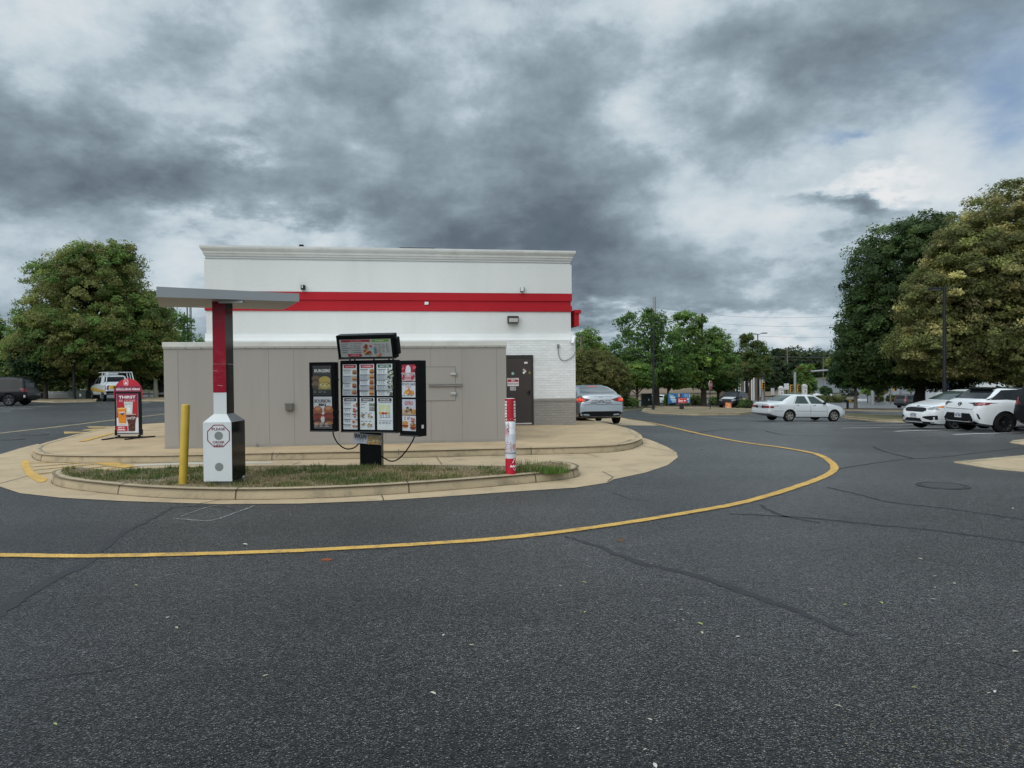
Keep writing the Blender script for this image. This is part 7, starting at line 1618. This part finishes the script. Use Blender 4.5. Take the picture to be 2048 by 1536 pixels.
house('pale_house', 'pale building glimpsed through the trees on the left', 66, 130, 778, 755, 120, mat('pale_siding',(.55,.53,.49),rough=.7), mat('red_brown_roof',(.20,.12,.09),rough=.9), 8, ((.1,.3,.3,.7),(.5,.7,.3,.7)))
f = gnd(1996,88); tk = thing('white_lorry', 'white box lorry cab under the golden maple', 'lorry', f, rad(0))
mb = MB(); mb.span((-3.4,0,.9),(.9,2.4,3.3), PWHITE, bev=.06); mb.build('box_body', tk)
mb = MB(); mb.add([(.95,.1,.5),(2.9,.1,.5),(2.9,2.3,.5),(.95,2.3,.5),(.95,.1,2.7),(2.1,.1,2.7),(2.1,2.3,2.7),(.95,2.3,2.7),(2.55,.1,1.6),(2.55,2.3,1.6),(2.9,.1,1.3),(2.9,2.3,1.3)], [(0,1,10,8,5,4),(3,7,6,9,11,2),(4,5,6,7),(1,2,11,10),(10,11,9,8),(0,4,7,3),(0,3,2,1)], PWHITE); cabn = mb.build('cab', tk)
mb = MB(); mb.add([(2.58,.25,1.68),(2.58,2.15,1.68),(2.16,2.15,2.58),(2.16,.25,2.58)], [(0,1,2,3)], GLS); mb.add([(1.2,.09,1.6),(2.4,.09,1.6),(2.05,.09,2.45),(1.2,.09,2.45)], [(0,1,2,3)], GLS); mb.build('cab_window', cabn)
for x in (-2.4,2.0):
    for y in (.0,2.1): mb = MB(); mb.lathe([(.2,0),(.45,.02),(.5,.1),(.5,.25),(.45,.3),(0,.3)], RUB, 20, Matrix.Translation((x,y+.32,.5)) @ Matrix.Rotation(PI/2,4,'X')); mb.build('wheel', tk)
mb = MB(); q = at(1722,800.5,128); mb.box((q.x,q.y,q.z),(2.0,.4,.42),PLT,bev=.08); tag(mb.build('median_barrier'), 'short white barrier lying in the median beside the slender tree', 'barrier')
# kerb stone block left of white saloon
# fallen leaves and litter
LC = ['#9aa08a','#b7b3a2','#8f9a5a','#a9a58f','#c4c0b4']
LP = [(1087,1190),(1110,1172),(1170,1225),(1155,1248),(1195,1207),(1233,1243),(1157,1458),(1168,1465-300),(1350,1242),(1365,1240),(1362,1220),(1352,1260),(1400,1248),(1404,1266),(1476,1274),(1490,1197),(1519,1242),(1494,1112),(1458,1110),(1540,1122),(1623,1179),(1765,1206),(1762,1206),(1870,1153),(1950,1138),(1921,1290),(2031,1304),(1829,1376),(1676,1413),(1870,1175),(1908,1167),(1866,1199),(1620,1058),(1581,1027),(1240,1080),(353,1256),(336,1236),(272,1171),(531,1352),(887,1271),(943,1291),(866,1387),(618,1134),(835,1161),(490,1089),(580,1029),(51,1181),(110,1449),(1410,1207),(1376,1227),(1264,1157),(1300,1440),(1690,1210),(1840,1118),(1990,1384),(1978,1387),(2026,1017),(2015,1040),(1290,1500),(1310,1532),(1120,1112+60)]
rl = random.Random(12)
def leaf_shape(s):
    mb = MB(); a = .055*s; pts = [(-a,0,.0),(-a*.45,a*.36,.006),(a*.3,a*.34,.008),(a,0,.002),(a*.3,-a*.34,.012),(-a*.45,-a*.36,.010),(0,0,.003)]
    return pts
protos = []
for k in range(5):
    mb = MB(); mb.add(leaf_shape(1.0), [(0,6,1),(1,6,2),(2,6,3),(3,6,4),(4,6,5),(5,6,0)], cm(LC[k], .6)); o = mb.build('fallen_leaf'); protos.append(o)
for i, (px, py) in enumerate(LP):
    q = hit(px, py); o = protos[i] if i < 5 else protos[i%5].copy()
    if i >= 5: COL.objects.link(o)
    s = rl.uniform(.18,.46)*(1.0 if py > 1120 else 1.2); o.location = (q.x,q.y,q.z+.003); o.scale = (s,s,s); o.rotation_euler = (rl.uniform(-.1,.1),rl.uniform(-.1,.1),rl.uniform(0,6.28))
    tag(o, 'small pale fallen leaf or scrap lying on the dark asphalt', 'fallen leaf', 'fallen leaves scattered on the asphalt')
q = hit(653,1121); mb = MB(); mb.box((q.x,q.y,q.z+.008),(.085,.016,.012),mat('orange_scrap',(.42,.10,.03),rough=.6),rz=.15); tag(mb.build('litter_scrap'), 'tiny orange scrap of litter below the yellow line', 'litter')
q = hit(1240,1083); mb = MB(); mb.add([(q.x-.04,q.y,q.z+.004),(q.x+.03,q.y-.03,q.z+.004),(q.x+.05,q.y+.03,q.z+.035),(q.x-.02,q.y+.04,q.z+.012)], [(0,1,2),(0,2,3)], mat('brown_leaf',(.09,.05,.03),rough=.8)); tag(mb.build('dry_leaf'), 'dark curled dry leaf just below the yellow line', 'fallen leaf')
# fallen blossom chaff in the near right corner
rng = np.random.default_rng(3); n = 2600; X_ = rng.uniform(.2,2.7,n*4); Y_ = rng.uniform(2.2,5.2,n*4)
w_ = np.exp(-((X_-2.2)**2/.7+(Y_-2.6)**2/.9)) ; ok = rng.random(n*4) < w_*.75; X_,Y_ = X_[ok][:n],Y_[ok][:n]; n = len(X_); a = rng.uniform(0,6.28,n); s = rng.uniform(.0025,.006,n)
v = np.zeros((n,4,3)); 
for k, (da, dl) in enumerate(((0,1.3),(1.57,.6),(3.14,1.3),(4.71,.6))): v[:,k,0] = X_+np.cos(a+da)*s*dl; v[:,k,1] = Y_+np.sin(a+da)*s*dl; v[:,k,2] = .0035
c = np.array([.30,.25,.15])*rng.uniform(.5,1.3,n)[:,None]; o = leaf_mesh('seed_chaff', v.reshape(-1,3), 4, np.repeat(c,4,0), LEAFG); o['kind'] = 'stuff'
